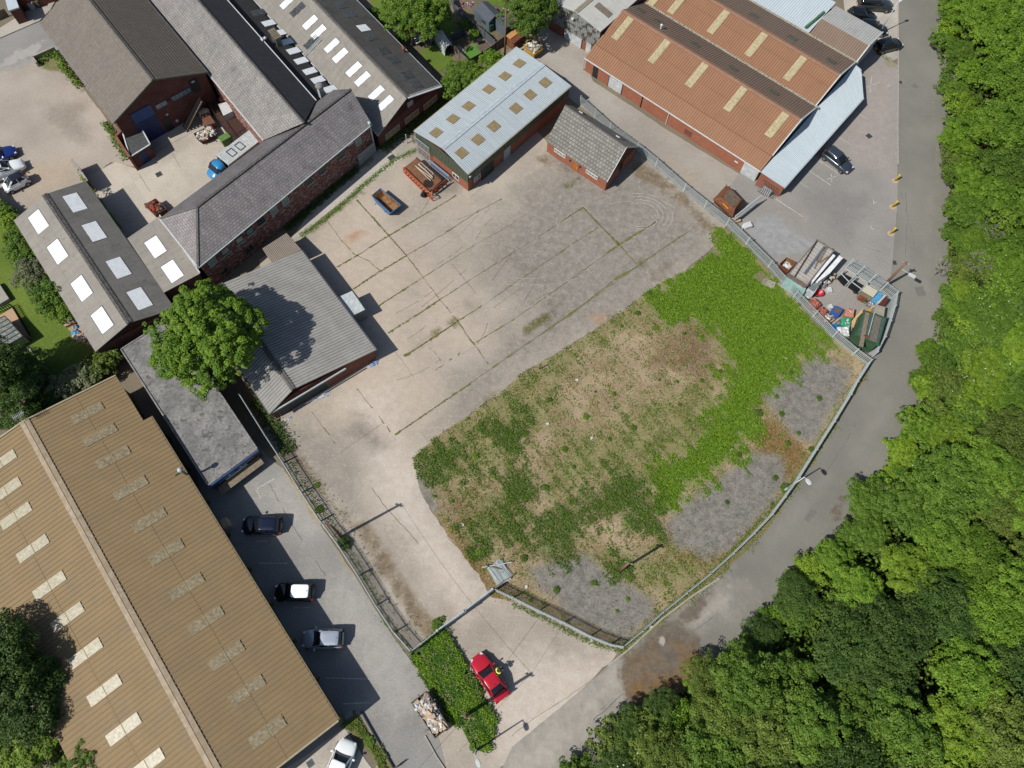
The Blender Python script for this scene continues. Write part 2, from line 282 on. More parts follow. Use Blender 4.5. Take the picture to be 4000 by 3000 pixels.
m=sheet('road',road,.012,m_road,.8,.03,{
 'pale':[ks('23',(-300,1900),(0,1480),(840,760),(1000,700),(1000,1000),(700,1300),(300,1800)),ks('23',(1500,380),(1900,120),(1820,250),(1500,420))],
 'wet':[ks('23',(950,700),(1010,660),(1500,290),(1745,80),(1740,170),(1600,330),(1480,400),(1560,490),(1610,500),(1700,900),(1100,1180),(1000,1060),(960,900),(940,820)),ks('32',(640,930),(700,950),(600,1180),(540,1140),(580,1000))],
 'ochre':[ks('23',(1000,860),(1100,900),(1300,900),(1500,700),(1600,640),(1620,900),(1100,1150),(1010,1000)),ks('23',(1180,600),(1230,600),(1310,760),(1270,770)),ks('23',(1000,720),(1150,680),(1150,760),(1050,800)),ks('23',(1390,560),(1430,580),(1540,640),(1560,700),(1480,690))],
 'dry':[ks('23',(1255,540),(1300,520),(1330,600),(1300,640),(1280,650))],
 'lane':[ks('32',(700,600),(1050,100),(1130,100),(760,640)),ks('32',(0,1330),(500,750),(560,780),(60,1400)),ks('31',(1180,0),(1230,0),(1200,900),(1150,900)),ks('31',(1380,0),(1420,0),(1380,900),(1340,850))]})
# ---- verges along the road
m_verge=layered('dry_verge',(S(126,118,78),S(150,138,100)),[],fine=(6.,.4),grain=(4.,S(90,105,45),.7),bump=.03)
sheet('verge',[k('31',870,1560),k('32',760,60),k('32',420,640),k('32',0,1260),k('23',1790,0),k('23',1320,380),k('23',1010,650),k('23',960,690),k('23',900,640),k('23',1650,0),k('32',0,1120),k('32',300,680),k('32',700,60),k('31',830,1600)],.016,m_verge,0,.12)
# ---- waste lot
m_lot=layered('waste_lot_soil',(S(150,133,102),S(178,158,128)),[
 ('litter',S(118,100,78),S(140,122,98),1.0,.7,.8),('moss',S(118,94,52),S(136,108,64),1.0,.8,.85),('mid',S(104,118,54),S(140,138,84),1.8,1.8,.65),
 ('gravel',S(116,114,109),S(142,139,132),.75,.8,.94),('lush',S(80,112,26),S(106,136,40),1.8,2.,.9),('nettle',S(60,86,26),S(82,108,38),1.9,.9,.65),('slab',S(188,176,160),S(196,185,170),.4,.15,.9)],fine=(5.,.34),grain=(5.,S(196,180,148),.4),bump=.05,big=(.3,.35))
LOT=os_((893,990),(940,945),(1000,905),(1080,850),(1130,806),(1200,765),(1280,715),(1350,670),(1420,615),(1480,585),(1540,545),(1535,490),(1560,490),(1600,520),(1665,590),(1720,650),(1760,700),(1870,775),(1850,840),(1820,900),(1745,1010),(1650,1130),(1540,1240),(1350,1398),(1220,1345),(1120,1300),(1060,1290),(1035,1240),(985,1180),(935,1110),(905,1050))
lotL={'lush':[os_((1440,610),(1480,588),(1540,548),(1575,510),(1610,535),(1700,640),(1795,735),(1760,752),(1700,800),(1645,860),(1625,930),(1590,980),(1545,1010),(1500,1030),(1490,980),(1530,930),(1560,860),(1575,790),(1560,720),(1500,690),(1450,700),(1410,640)),os_((1540,490),(1565,492),(1560,540),(1545,530)),os_((1420,1010),(1530,980),(1560,1000),(1440,1090),(1420,1060))],
 'mid':[os_((895,990),(1000,905),(1130,806),(1280,715),(1420,616),(1440,680),(1380,690),(1250,765),(1200,830),(1200,900),(1120,960),(1100,1010),(1000,1040),(920,1050)),os_((1200,960),(1350,900),(1450,850),(1540,830),(1530,960),(1420,1060),(1290,1040),(1240,1100),(1180,1080)),os_((1240,1200),(1330,1210),(1480,1180),(1540,1230),(1440,1290),(1300,1250)),os_((1000,1060),(1120,1060),(1140,1130),(1050,1200),(1000,1150))],
 'nettle':[os_((905,985),(950,960),(990,985),(1000,1020),(960,1035),(915,1020)),os_((1050,930),(1110,890),(1140,940),(1110,975),(1060,960)),os_((1080,1010),(1140,1020),(1160,1080),(1100,1090)),os_((1300,1040),(1350,1020),(1400,1060),(1425,1095),(1415,1140),(1370,1150),(1330,1110),(1290,1080)),os_((1250,1080),(1310,1060),(1320,1110),(1240,1150),(1230,1200),(1150,1200),(1160,1150)),os_((1020,1150),(1070,1140),(1090,1190),(1040,1200)),os_((1300,1215),(1360,1215),(1350,1245),(1310,1240)),os_((1060,1080),(1180,1110),(1200,1150),(1120,1150))],
 'gravel':[os_((1640,850),(1690,820),(1760,760),(1840,800),(1830,850),(1790,900),(1760,965),(1720,950),(1680,900)),os_((1440,1130),(1480,1085),(1540,1040),(1620,975),(1690,985),(1700,1050),(1640,1130),(1580,1190),(1520,1205),(1460,1180)),os_((1140,1225),(1190,1215),(1260,1195),(1330,1245),(1410,1290),(1420,1330),(1350,1385),(1250,1345),(1170,1280)),os_((895,1010),(930,1050),(950,1100),(920,1120),(895,1060))],
 'litter':[os_((1690,850),(1760,790),(1780,830),(1700,880)),os_((1420,1160),(1470,1110),(1560,1020),(1580,1040),(1480,1130),(1480,1200),(1440,1210)),os_((990,1060),(1060,1120),(1020,1150),(960,1100)),os_((1480,690),(1540,710),(1530,830),(1400,780)),os_((1140,1210),(1240,1180),(1270,1230),(1200,1240)),os_((1590,1100),(1660,1060),(1640,1130),(1560,1210),(1500,1240),(1530,1190)),os_((1020,1060),(1100,1090),(1080,1140),(1040,1120))],
 'moss':[os_((940,1110),(1000,1170),(1050,1215),(1060,1270),(1030,1270),(990,1200)),os_((1640,880),(1680,910),(1740,960),(1740,1010),(1680,1080),(1650,1040),(1630,960)),os_((1060,1270),(1110,1290),(1100,1310),(1060,1300)),os_((1460,1190),(1540,1200),(1520,1230),(1470,1220))],
 'slab':[os_((1640,592),(1665,600),(1668,622),(1645,615))]}
sheet('waste_ground',LOT,.006,m_lot,.6,.12,lotL)
# ---- grass islands and verges
m_grass=layered('grass_soil',(S(62,92,30),S(84,108,40)),[],fine=(5.,.4),bump=.04)
ISL=ks('13',(1345,665),(1560,480),(1640,470),(1700,560),(1800,760),(1920,900),(2030,1130),(2040,1290),(2020,1400),(1960,1520),(1890,1500),(1800,1360),(1600,1080),(1450,900),(1380,760))
sheet('grass_island',ISL,.02,m_grass,0,.15)
STRIP=ks('13',(760,1300),(880,1200),(1020,1400),(1180,1659),(1100,1720),(900,1400),(850,1370))
sheet('planted_strip',STRIP,.02,layered('strip_soil',(S(110,110,60),S(150,138,100)),[],fine=(5.,.35)),0,.1)
# ---- warehouse side car park (asphalt) + apron
m_asph2=layered('service_road_asphalt',(S(140,138,133),S(160,157,151)),[('light',S(172,168,160),S(182,176,168),2.5,2.,.8),('edge',S(160,140,95),S(175,158,120),.4,.15,.7)],grain=(3.,S(176,172,166),.25),bump=.006)
sheet('service_road',[k('12',0,500),k('12',110,640),k('12',240,730),k('12',400,960),k('12',560,1220),k('12',860,1659),k('13',860,0),k('13',1130,440),k('13',1360,760),k('13',1480,980),k('13',1640,1659),k('13',1680,1800),k('13',1180,1750),k('13',900,1200),k('13',700,1500),k('13',100,1800),k('12',-600,400)],.009,m_asph2,.9,.04,
  {'light':[ks('12',(20,880),(240,760),(560,1250),(400,1300),(100,1100)),ks('13',(500,60),(860,20),(1300,760),(1500,1000),(1200,1250),(700,500))],'edge':[ks('12',(230,730),(270,760),(580,1240),(540,1220)),ks('12',(560,1230),(590,1230),(880,1659),(840,1659)),ks('13',(850,0),(890,20),(1160,450),(1120,430))]})
sheet('entrance_apron',ks('13',(420,1560),(760,1310),(1000,1659),(1100,1800),(300,1850),(100,1750)),.013,m_pale,.8,.04,{'moss':[ks('13',(0,0),(1,0),(1,1))],'dark':[ks('13',(500,1560),(700,1400),(640,1600))]})
# ---- upper left: gravel car park, pale yard, street
m_grav=layered('gravel_surface',(S(168,157,143),S(188,178,164)),[('dark',S(138,128,115),S(150,140,126),1.6,1.5,.7),('sand',S(186,166,138),S(196,176,150),1.6,1.5,.6),('grey',S(150,148,144),S(165,162,157),.9,.7,.8),('green',S(100,105,50),S(130,125,75),.5,.3,.9)],grain=(5.,S(205,196,184),.3),bump=.012)
sheet('gravel_car_park',ks('00',(-200,270),(500,400),(620,620),(900,1000),(1180,1440),(960,1400),(640,1659),(560,1800),(-200,1900)),.002,m_grav,1.,.08,{'dark':[ks('00',(380,880),(700,900),(760,1250),(560,1180),(420,960))],'sand':[ks('00',(150,1450),(600,1350),(640,1600),(300,1700))],'grey':[ks('00',(-100,300),(480,240),(560,420),(300,520),(200,580),(-100,640))],'green':[ks('00',(290,540),(480,440),(560,520),(720,760),(800,880),(560,640),(340,580)),ks('00',(890,1060),(980,1100),(1060,1280),(1000,1220))]})
sheet('inner_yard',ks('00',(980,1000),(1900,1000),(2212,1150),(2212,1300),(1690,1659),(1380,1900),(1300,2050),(1100,2100),(740,1530),(1000,1400),(1180,1460)),.006,layered('inner_yard_concrete',(S(184,174,159),S(204,194,178)),[('dark',S(160,152,140),S(170,160,148),1.5,1.5,.6)],slab=(math.radians(42),5,5,.06),grain=(3.,S(212,204,192),.3),bump=.008),1.,.03,{'dark':[ks('00',(1180,1250),(1600,1160),(1700,1250),(1400,1420))]})
sheet('street',ks('00',(-300,400),(-300,330),(180,230),(360,180),(520,-60),(800,-60),(700,200),(480,400),(280,500),(-300,680)),.010,layered('street_asphalt',(S(146,144,140),S(160,157,152)),[('patch',S(178,172,164),S(186,180,172),.8,.2,.8)],grain=(4.,S(172,168,162),.25)),1.,.03,{'patch':[ks('00',(-20,560),(60,500),(300,360),(430,330),(330,450),(120,560),(0,620))]})
kb=MB(); pv=[G(p) for p in ks('00',(-300,370),(0,335),(345,185),(440,90),(520,-60),(440,-60),(300,60),(210,120),(0,250),(-300,330))]
kb.prism([(p.x,p.y) for p in pv],-.02,.13); tag(kb.ob('pavement',layered('paving',(S(180,172,160),S(196,188,176)),[],slab=(.9,2,2,.07))),kind='structure')
kb=MB(); kp=[G(p) for p in [k('30',1124,-20),k('30',1124,700),k('30',1120,1100),k('30',1122,1420)]]
for a,b in zip(kp,kp[1:]): kb.bar((a.x,a.y,.05),(b.x,b.y,.05),.14,.12)
tag(kb.ob('kerb',plain('kerb_stone',S(176,170,160),.9)),kind='structure')
kb=MB(); kp=[G(p) for p in ks('23',(830,775),(1000,640),(1300,365),(1560,170),(1790,20))]
for a,b in zip(kp,kp[1:]): kb.bar((a.x,a.y,.05),(b.x,b.y,.05),.14,.12)
for a,b in zip(*(lambda Q:(Q,Q[1:]))([G(p) for p in [k('13',1460,1380),k('13',1560,1560),k('13',1640,1680)]])): kb.bar((a.x,a.y,.05),(b.x,b.y,.05),.12,.12)
tag(kb.ob('kerb',bpy.data.materials['kerb_stone']),kind='structure')
sheet('forecourt',[k('30',640,-60),k('30',1128,-60),k('30',1128,500),k('30',1060,540),k('30',940,470),k('30',700,300)],.008,m_pale,.9,.03,{'moss':[ks('30',(930,470),(960,440),(1080,520),(1040,560))],'dark':[ks('30',(1080,460),(1128,400),(1128,540))]})
# ---- gardens
m_lawn=layered('lawn',(S(88,112,36),S(112,132,48)),[],fine=(3.,.22),grain=(4.,S(138,146,72),.4),bump=.03)
sheet('garden_lawn',ks('01',(-300,200),(60,280),(140,420),(330,760),(620,1180),(840,1400),(960,1520),(560,1700),(100,1800),(-300,1800)),.004,m_lawn,0,.1)
sheet('garden_lawn',[(1637+x/2.765-187,y/2.765) for x,y in [(510,560),(700,460),(860,600),(890,670),(720,780)]],.012,m_lawn,0,.05)
sheet('garden_lawn',[(1450+x/2.765,y/2.765) for x,y in [(-50,-60),(760,-60),(960,380),(850,430),(640,260),(300,120),(100,200)]],.010,m_lawn,0,.08)
sheet('garden_lawn',[(1450+x/2.765,y/2.765) for x,y in [(1180,-60),(1460,-60),(1420,70),(1290,60)]],.010,m_lawn,0,.08)
sheet('artificial_turf',[(1450+x/2.765,y/2.765) for x,y in [(975,580),(1020,520),(1130,470),(1215,575),(1075,665)]],.016,plain('turf_green',S(88,140,50),.9,sc=6),0,.01)
sheet('garden_soil',[(1450+x/2.765,y/2.765) for x,y in [(-100,-80),(1900,-80),(1900,330),(1640,400),(1200,760),(780,900),(500,560)]],-.004,layered('garden_earth',(S(98,88,66),S(138,125,102)),[],grain=(3.,S(70,92,36),.8),fine=(3.,.4)),0,.1)
# ---- expansion joints, cracks and painted marks
def strip_object(name,lines,mat,z,wmin,wmax,kind,gap=0.,seed=3,seg=.35,wob=.04):
    r=random.Random(seed); mb=MB()
    for ln in lines:
        wd=ln[0]; P=[G(p) for p in ln[1:]]
        for a,b in zip(P,P[1:]):
            L=(b-a).length; n=max(1,int(L/seg)); d=(b-a)/L; nn=Vector((-d.y,d.x,0)); ws=[r.uniform(wmin,wmax)*wd for _ in range(n+1)]; of=[r.uniform(-wob,wob) for _ in range(n+1)]
            on=True
            for i in range(n):
                if r.random()<gap: on=not on
                if not on: continue
                p0=a+d*(L*i/n)+nn*of[i]; p1=a+d*(L*(i+1)/n)+nn*of[i+1]
                mb.add([(p0+nn*ws[i]/2).to_tuple()[:2]+(z,),(p0-nn*ws[i]/2).to_tuple()[:2]+(z,),(p1-nn*ws[i+1]/2).to_tuple()[:2]+(z,),(p1+nn*ws[i+1]/2).to_tuple()[:2]+(z,)],[(0,1,2,3)])
    ob=mb.ob(name,mat); tag(ob,kind=kind); return ob
JL=[(1,)+tuple(ks('11',(700,650),(905,530),(1060,430),(1150,380),(1435,205),(1600,110),(1730,30))),(1,)+tuple(ks('11',(840,840),(1060,690),(1300,550),(1640,350),(1900,180),(2120,60))),
 (1.2,)+tuple(ks('11',(1060,985),(1440,740))),(.5,)+tuple(ks('11',(1440,740),(1900,450),(2212,280))),(1.5,)+tuple(ks('11',(1140,1220),(1370,1080),(1590,930))),(.9,)+tuple(ks('11',(1590,930),(1850,760),(2212,530)))+(k('21',240,380),k('21',480,220),k('21',610,135)),
 (1.6,)+tuple(ks('11',(1280,1420),(1500,1280),(1700,1150))),(.9,)+tuple(ks('11',(1740,1120),(2000,950),(2212,800)))+(k('21',170,690),k('21',520,450),k('21',740,310)),
 (.7,)+tuple(ks('11',(1550,1540),(1880,1310),(2212,1110)))+(k('21',500,760),k('21',820,530)),(1.6,)+tuple(ks('21',(820,530),(910,460),(1060,370),(1240,260))),
 (1.0,)+tuple(ks('11',(1840,1659),(2040,1520),(2212,1400)))+(k('21',250,1230),),(1.8,)+tuple(ks('21',(250,1230),(540,1030),(720,890),(880,760),(1090,640))),(1.3,)+tuple(ks('21',(1150,590),(1400,420),(1530,340))),(.6,)+tuple(ks('21',(1530,340),(1620,280))),
 (1.2,)+tuple(ks('12',(1200,440),(1420,290),(1620,150),(1850,0))),
 (1.2,)+tuple(ks('11',(870,70),(1000,210),(1150,380),(1300,550))),(.6,)+tuple(ks('11',(1300,550),(1430,720),(1590,930))),(.8,)+tuple(ks('11',(1590,930),(1750,1130),(1880,1310),(2020,1510))),
 (1.6,)+tuple(ks('21',(610,130),(770,300),(920,450))),(.8,)+tuple(ks('21',(920,450),(1090,640))),(.5,)+tuple(ks('12',(870,40),(990,190),(1090,320),(1180,440))),(.4,)+tuple(ks('12',(480,240),(600,400),(700,540))),(.5,)+tuple(ks('11',(620,260),(740,420),(850,540),(980,600),(1080,690))),(.4,)+tuple(ks('21',(1310,360),(1400,430))),(.4,)+tuple(ks('11',(1540,0),(1420,190)))]
m_joint=plain('joint_dirt',S(122,112,94),.95,sc=3)
strip_object('joint',JL+[(.6,)+tuple(ks('12',(1000,900),(1130,1080),(1330,1290),(1400,1380))),(.5,)+tuple(ks('12',(730,590),(900,470),(1100,340))),(.5,)+tuple(ks('23',(0,1380),(200,1220),(460,1060),(840,790))),(.5,)+tuple(ks('00',(1180,1400),(1560,1200),(1700,1120))),(.5,)+tuple(ks('00',(1200,1500),(1300,1659))),(.5,)+tuple(ks('00',(1490,1320),(1560,1450)))],m_joint,.0165,.05,.09,'structure',.04)
strip_object('joint_moss',JL,plain('joint_moss_green',S(112,116,58),.95,sc=2,c2=S(140,122,78)),.0205,.03,.24,'stuff',.28,seed=5,wob=.05)
mw=plain('road_paint',S(200,198,190),.8,sc=4,var=.2,c2=S(170,166,158))
PL=[(1,)+tuple(ks('30',(385,1355),(620,1505))),(1,)+tuple(ks('30',(315,1450),(540,1600))),(.6,)+tuple(ks('30',(215,1535),(350,1625))),(1,)+tuple(ks('30',(895,665),(880,805))),(1,)+tuple(ks('30',(835,760),(970,710))),(1,)+tuple(ks('30',(545,1505),(550,1575))),(1,)+tuple(ks('30',(512,1550),(585,1525))),(1,)+tuple(ks('30',(1020,738),(1040,750),(1055,728))),(1,)+tuple(ks('31',(908,65),(914,105))),(1,)+tuple(ks('31',(914,88),(940,90))),(1,)+tuple(ks('31',(886,288),(892,318),(912,322))),(1,)+tuple(ks('31',(70,62),(300,215))),(.8,)+tuple(ks('30',(580,1165),(720,1255))),(.8,)+tuple(ks('30',(765,1120),(805,1148))),(.8,)+tuple(ks('30',(750,960),(860,1035))),
 (1,)+tuple(ks('12',(10,905),(165,815))),(1,)+tuple(ks('12',(5,915),(40,985))),(.8,)+tuple(ks('12',(0,1360),(100,1358))),(.8,)+tuple(ks('12',(20,1548),(270,1550))),(.8,)+tuple(ks('13',(320,275),(470,272))),(.8,)+tuple(ks('13',(740,1105),(985,1095))),(.8,)+tuple(ks('13',(600,880),(990,890)))]
strip_object('painted_lines',PL,mw,.0225,.09,.12,'structure',.0,wob=.01)
strip_object('painted_lines',[(1,)+tuple(ks('12',(262,740),(420,990),(560,1215))),(1,)+tuple(ks('12',(245,750),(400,1000),(545,1225)))],plain('yellow_paint',S(190,165,95),.85,sc=4,c2=S(165,158,140)),.0225,.07,.1,'structure',.02,wob=.01)
# tyre scuffs
def arcs(c,r0,r1,n,ax,a0,a1,w):
    C=G(c); out=[]
    for i in range(n):
        r=r0+(r1-r0)*i/max(1,n-1); out.append((w,)+tuple((C.x+r*math.cos(a)*ax,C.y+r*math.sin(a)) for a in np.linspace(a0,a1,16)))
    return out
def strips_world(name,L,mat,z,wd,kind='structure',seed=4):
    r=random.Random(seed); mb=MB()
    for ln in L:
        P=[Vector((p[0],p[1],z)) for p in ln[1:]]
        for i,(a,b) in enumerate(zip(P,P[1:])):
            if r.random()<.12: continue
            d=(b-a).normalized(); nn=Vector((-d.y,d.x,0))*wd*ln[0]*r.uniform(.35,.6)
            mb.add([a+nn,a-nn,b-nn,b+nn],[(0,1,2,3)])
    tag(mb.ob(name,mat),kind=kind)
scf=arcs(k('21',1120,190),1.6,3.0,4,1.25,-.6,1.9,1.)+arcs(k('21',1100,230),1.2,1.5,2,1.4,-2.4,.5,.8)
strips_world('tyre_scuffs',scf,plain('scuff_pale',S(182,176,168),.9),.0235,.1)
SC=[]
r_=random.Random(11)
for i in range(70):
    c=r_.choice([o(1150,520),o(1100,620),o(1250,560),o(1000,500),o(960,760),o(1150,680),o(1330,450)]); C=G((c[0]+r_.gauss(0,140),c[1]+r_.gauss(0,110))); an=r_.choice([.75,.78,.7,2.3,1.2,.1])+r_.gauss(0,.12); L=r_.uniform(2,7); bend=r_.uniform(-.25,.25)
    SC.append((1,)+tuple((C.x+math.cos(an+bend*s)*L*s,C.y+math.sin(an+bend*s)*L*s) for s in np.linspace(-.5,.5,8)))
strips_world('tyre_scuffs',SC[:40],bpy.data.materials['scuff_pale'],.0245,.05,seed=8)
strips_world('tyre_scuffs',SC[40:],plain('scuff_dark',S(148,140,130),.9),.0255,.05,seed=9)

strip_object('tarmac_crack',[(.6,)+tuple(ks('31',(1190,0),(1200,260),(1185,560))),(.5,)+tuple(ks('31',(1150,0),(1260,420),(1265,680))),(.5,)+tuple(ks('30',(1140,700),(1300,1000),(1420,1020))),(.5,)+tuple(ks('32',(500,760),(640,560),(760,330))),(.6,)+tuple(ks('23',(1560,480),(1640,430),(1760,330))),(.8,)+tuple(ks('23',(700,1240),(850,1120),(990,980))),(.6,)+tuple(ks('23',(760,1160),(900,1060),(990,1000))),(.5,)+tuple(ks('31',(640,330),(820,470),(1100,560))),(.5,)+tuple(ks('12',(600,1659),(300,1200),(60,760)))],plain('crack_tar',S(108,104,98),.9),.0235,.05,.09,'structure',.12,seed=21,wob=.06)
strip_object('tarmac_patch',[(9.,)+tuple(ks('30',(1250,730),(1290,760))),(12.,)+tuple(ks('31',(1300,820),(1330,900))),(7.,)+tuple(ks('32',(330,1180),(400,1090)))],plain('tar_patch',S(124,120,114),.95,sc=5),.0215,.07,.1,'structure',0,seed=22,wob=.0)
# ================================================================ BUILDINGS
def lerp(a,b,t): return a+(b-a)*t
class Plane:
    """roof plane from eave line A->B and top line D->C (world vectors)"""
    def __init__(s,A,B,C,D):
        s.A,s.B,s.C,s.D=map(Vector,(A,B,C,D)); s.n=(s.B-s.A).cross(s.D-s.A)
        if s.n.length<1e-6: s.n=(s.B-s.A).cross(s.C-s.A)
        s.n.normalize()
        if s.n.z<0: s.n=-s.n
        s.u=(s.B-s.A).normalized(); s.v=s.n.cross(s.u)
        if s.v.dot((s.C+s.D)/2-s.A)<0: s.v=-s.v
def roof(name,pl,mat,parent,pitch=.0,depth=.0,thick=.07,kind='sine',lift=0.):
    A,B,C,D=pl.A,pl.B,pl.C,pl.D; n=pl.n; mb=MB()
    L=max((B-A).length,(C-D).length); nv=max(1,min(6,int(((D-A).length)/3)))
    if pitch: k_={'sine':4,'trap':4,'batten':4}[kind]; nu=max(1,round(L/pitch))*k_
    else: nu=max(1,int(L/2)); k_=1
    pro={'sine':(0,.5,1,.5),'trap':(0,0,1,1),'batten':(0,0,0,1)}[kind]
    if kind=='trap': fr=(0,.62,.70,.92)
    elif kind=='batten': fr=(0,.78,.80,.9); 
    else: fr=(0,.25,.5,.75)
    us=[];hs=[]
    if pitch:
        N=nu//k_
        for i in range(N):
            for j in range(k_): us.append((i+fr[j])/N); hs.append(pro[j]*depth)
        us.append(1.); hs.append(0)
    else: us=[i/nu for i in range(nu+1)]; hs=[0]*(nu+1)
    V=[];F=[];U=[];m=len(us); vs=[(j/nv,0.) for j in range(nv+1)]
    if kind=='batten' and pitch:
        us=[i/max(1,int(L/3)) for i in range(max(1,int(L/3))+1)]; hs=[0]*len(us); m=len(us); k_=1; nu=m-1; N=max(1,round(((D-A).length+(C-B).length)/2/pitch)); vs=[]
        for r_ in range(N): vs+=[(r_/N,depth),((r_+.985)/N,0.)]
        vs.append((1.,0.)); nv=len(vs)-1; pitch=0
    Lu=(B-A).length or (C-D).length; slope=((D-A).dot(pl.v)+(C-B).dot(pl.v))/2
    for j in range(nv+1):
        for i,u in enumerate(us):
            p=lerp(lerp(A,B,u),lerp(D,C,u),vs[j][0]); V.append(p+n*(hs[i]+lift+vs[j][1])); U.append((u*(nu//k_)*pitch if pitch else (p-A).dot(pl.u),(p-A).dot(pl.v)))
    for j in range(nv):
        for i in range(m-1): F.append((j*m+i,j*m+i+1,(j+1)*m+i+1,(j+1)*m+i))
    nt=len(V)
    for P in (A,B,C,D): V.append(P-n*thick); U.append(((P-A).dot(pl.u),(P-A).dot(pl.v)))
    F.append((nt,nt+3,nt+2,nt+1))
    F.append(tuple([nt,nt+1]+list(range(m-1,-1,-1)))); F.append(tuple([nt+2,nt+3]+[nv*m+i for i in range(m)]))
    F.append(tuple([nt+3,nt]+[j*m for j in range(nv+1)])); F.append(tuple([nt+1,nt+2]+[j*m+m-1 for j in range(nv,-1,-1)]))
    # drop degenerate faces
    F=[f for f in F if len(f)>=3]
    if (V[1]-V[0]).cross(V[m]-V[0]).dot(n)<0 if (V[1]-V[0]).length>1e-6 else False: F=[f[::-1] for f in F]
    return mk(name,V,F,mat,parent,False,[[U[i] for i in f] for f in F])
def skylight(pl,px,su,sv,mat,parent,name='skylight',lift=.05,frame=None,ribs=0,thick=.05):
    c=hit(px,pl.A,pl.n); mb=MB(); u,v,n=pl.u,pl.v,pl.n
    f=mk_panel(mb,c+n*lift,u,v,n,su,sv,thick,ribs); ob=mb.ob(name,mat,parent)
    fl=MB()
    if mat in (m_skyw,m_skyw2,m_skyd): fl.box(c+n*(lift-.028),u,v,n,su+.16,sv+.16,.03); fl.ob('flashing',m_flash,ob)
    if frame: fb=MB(); fb.box(c+n*(lift+.035),u,v,n,su*1.0,.05,.02); fb.ob('glazing_bar',frame,ob)
    return ob
def mk_panel(mb,c,u,v,n,su,sv,th,ribs):
    if not ribs: mb.box(c,u,v,n,su,sv,th); return
    N=max(2,int(su/ribs)); 
    for i in range(N):
        w_=su/N; x=-su/2+w_*(i+.5); V=[]
        mb.box(c+u*x,u,v,n,w_*.7,sv,th); mb.box(c+u*(x+w_*.5)-n*.006,u,v,n,w_*.3,sv,th*.5)
def walls(name,pts,zt,mat,parent,z0=-.1):
    mb=MB(); mb.prism(pts,z0,ztop=zt); return mb.ob(name,mat,parent)
def inset(P,d_u,d_v,u,v):
    """P four xy corners order a0,a1,b1,b0; shrink along u and v"""
    c=sum((Vector(p[:2]) for p in P),Vector((0,0)))/4; out=[]
    for p in P:
        q=Vector(p[:2])-c; su=1 if q.dot(u)>0 else -1; sv=1 if q.dot(v)>0 else -1
        out.append(c+q-u*su*d_u-v*sv*d_v)
    return out
def gable(root,a0,a1,b0,b1,ze,r0,r1,zr,rm,rm2,wm,pitch=0,depth=0,kind='sine',ze2=None,over=.25,gov=.2,cap=None,capw=.3,capn='ridge_cap',gutter=None,wall_name='wall',capz=.03):
    """a0,a1 / b0,b1 eave points (px or Vector), r0,r1 ridge"""
    W=lambda p,z:p if isinstance(p,Vector) else G(p,z)
    ze2=ze if ze2 is None else ze2
    A0,A1,B0,B1,R0,R1=W(a0,ze),W(a1,ze),W(b0,ze2),W(b1,ze2),W(r0,zr),W(r1,zr)
    pa=Plane(A0,A1,R1,R0); pb=Plane(B0,B1,R1,R0)
    roof('roof',pa,rm,root,pitch,depth,kind=kind); roof('roof',pb,rm2 or rm,root,pitch,depth,kind=kind)
    if cap:
        mb=MB(); d=(R1-R0).normalized()
        for pl in (pa,pb):
            mb.box((R0+R1)/2-pl.v*capw/2+pl.n*(depth+capz),d,pl.v,pl.n,(R1-R0).length,capw,.03)
        mb.ob(capn,cap,root)
    u=Vector(((R1-R0).x,(R1-R0).y)).normalized(); v=Vector((-u.y,u.x))
    if wm:
        # wall footprint inset from eaves, gable tops follow the roof
        def ins(P,towards,other): 
            w_=Vector(P[:2]); t=(Vector(towards[:2])-w_); t.normalize(); s=(Vector(other[:2])-w_).normalized()
            return w_+t*over+s*gov
        a0_,a1_,b0_,b1_=ins(A0,R0,A1),ins(A1,R1,A0),ins(B0,R0,B1),ins(B1,R1,B0)
        def cross_(P,a,b):
            e=b-a; M_=u.x*(-e.y)+u.y*e.x; w_=a-P
            return P+u*((w_.x*(-e.y)+w_.y*e.x)/M_)
        r0_=cross_(Vector(R0[:2]),a0_,b0_); r1_=cross_(Vector(R1[:2]),a1_,b1_)
        fa=over/max(.1,(Vector(A0[:2])-Vector(R0[:2])).length); fb=over/max(.1,(Vector(B0[:2])-Vector(R0[:2])).length)
        za=ze+(zr-ze)*fa-.09; zb=ze2+(zr-ze2)*fb-.09
        walls(wall_name,[a0_,a1_,r1_,b1_,b0_,r0_],[za,za,zr-.1,zb,zb,zr-.1],wm,root)
        root['fp']=0; del root['fp']
        W_=dict(a=(a0_,a1_),b=(b0_,b1_),e0=(a0_,b0_),e1=(a1_,b1_))
    else: W_={}
    if gutter:
        for (P0,P1,pl) in ((A0,A1,pa),(B0,B1,pb)):
            mb=MB(); d=(P1-P0).normalized(); out=-pl.v.copy(); out.z=0; out.normalize()
            mb.box((P0+P1)/2+out*.06-Vector((0,0,.06)),d,out,Vector((0,0,1)),(P1-P0).length,.12,.1); mb.ob('gutter',gutter,root)
    return pa,pb,W_
def wallhit(Wl,px):
    a,b=Wl; d=Vector((b[0]-a[0],b[1]-a[1],0)); L=d.length; d/=L; n=Vector((d.y,-d.x,0))
    if n.dot(Vector((-a[0],-a[1],0)))<0: n=-n        # outward = towards the nadir side by default
    p=hit(px,Vector((a[0],a[1],0)),n); return p,d,n
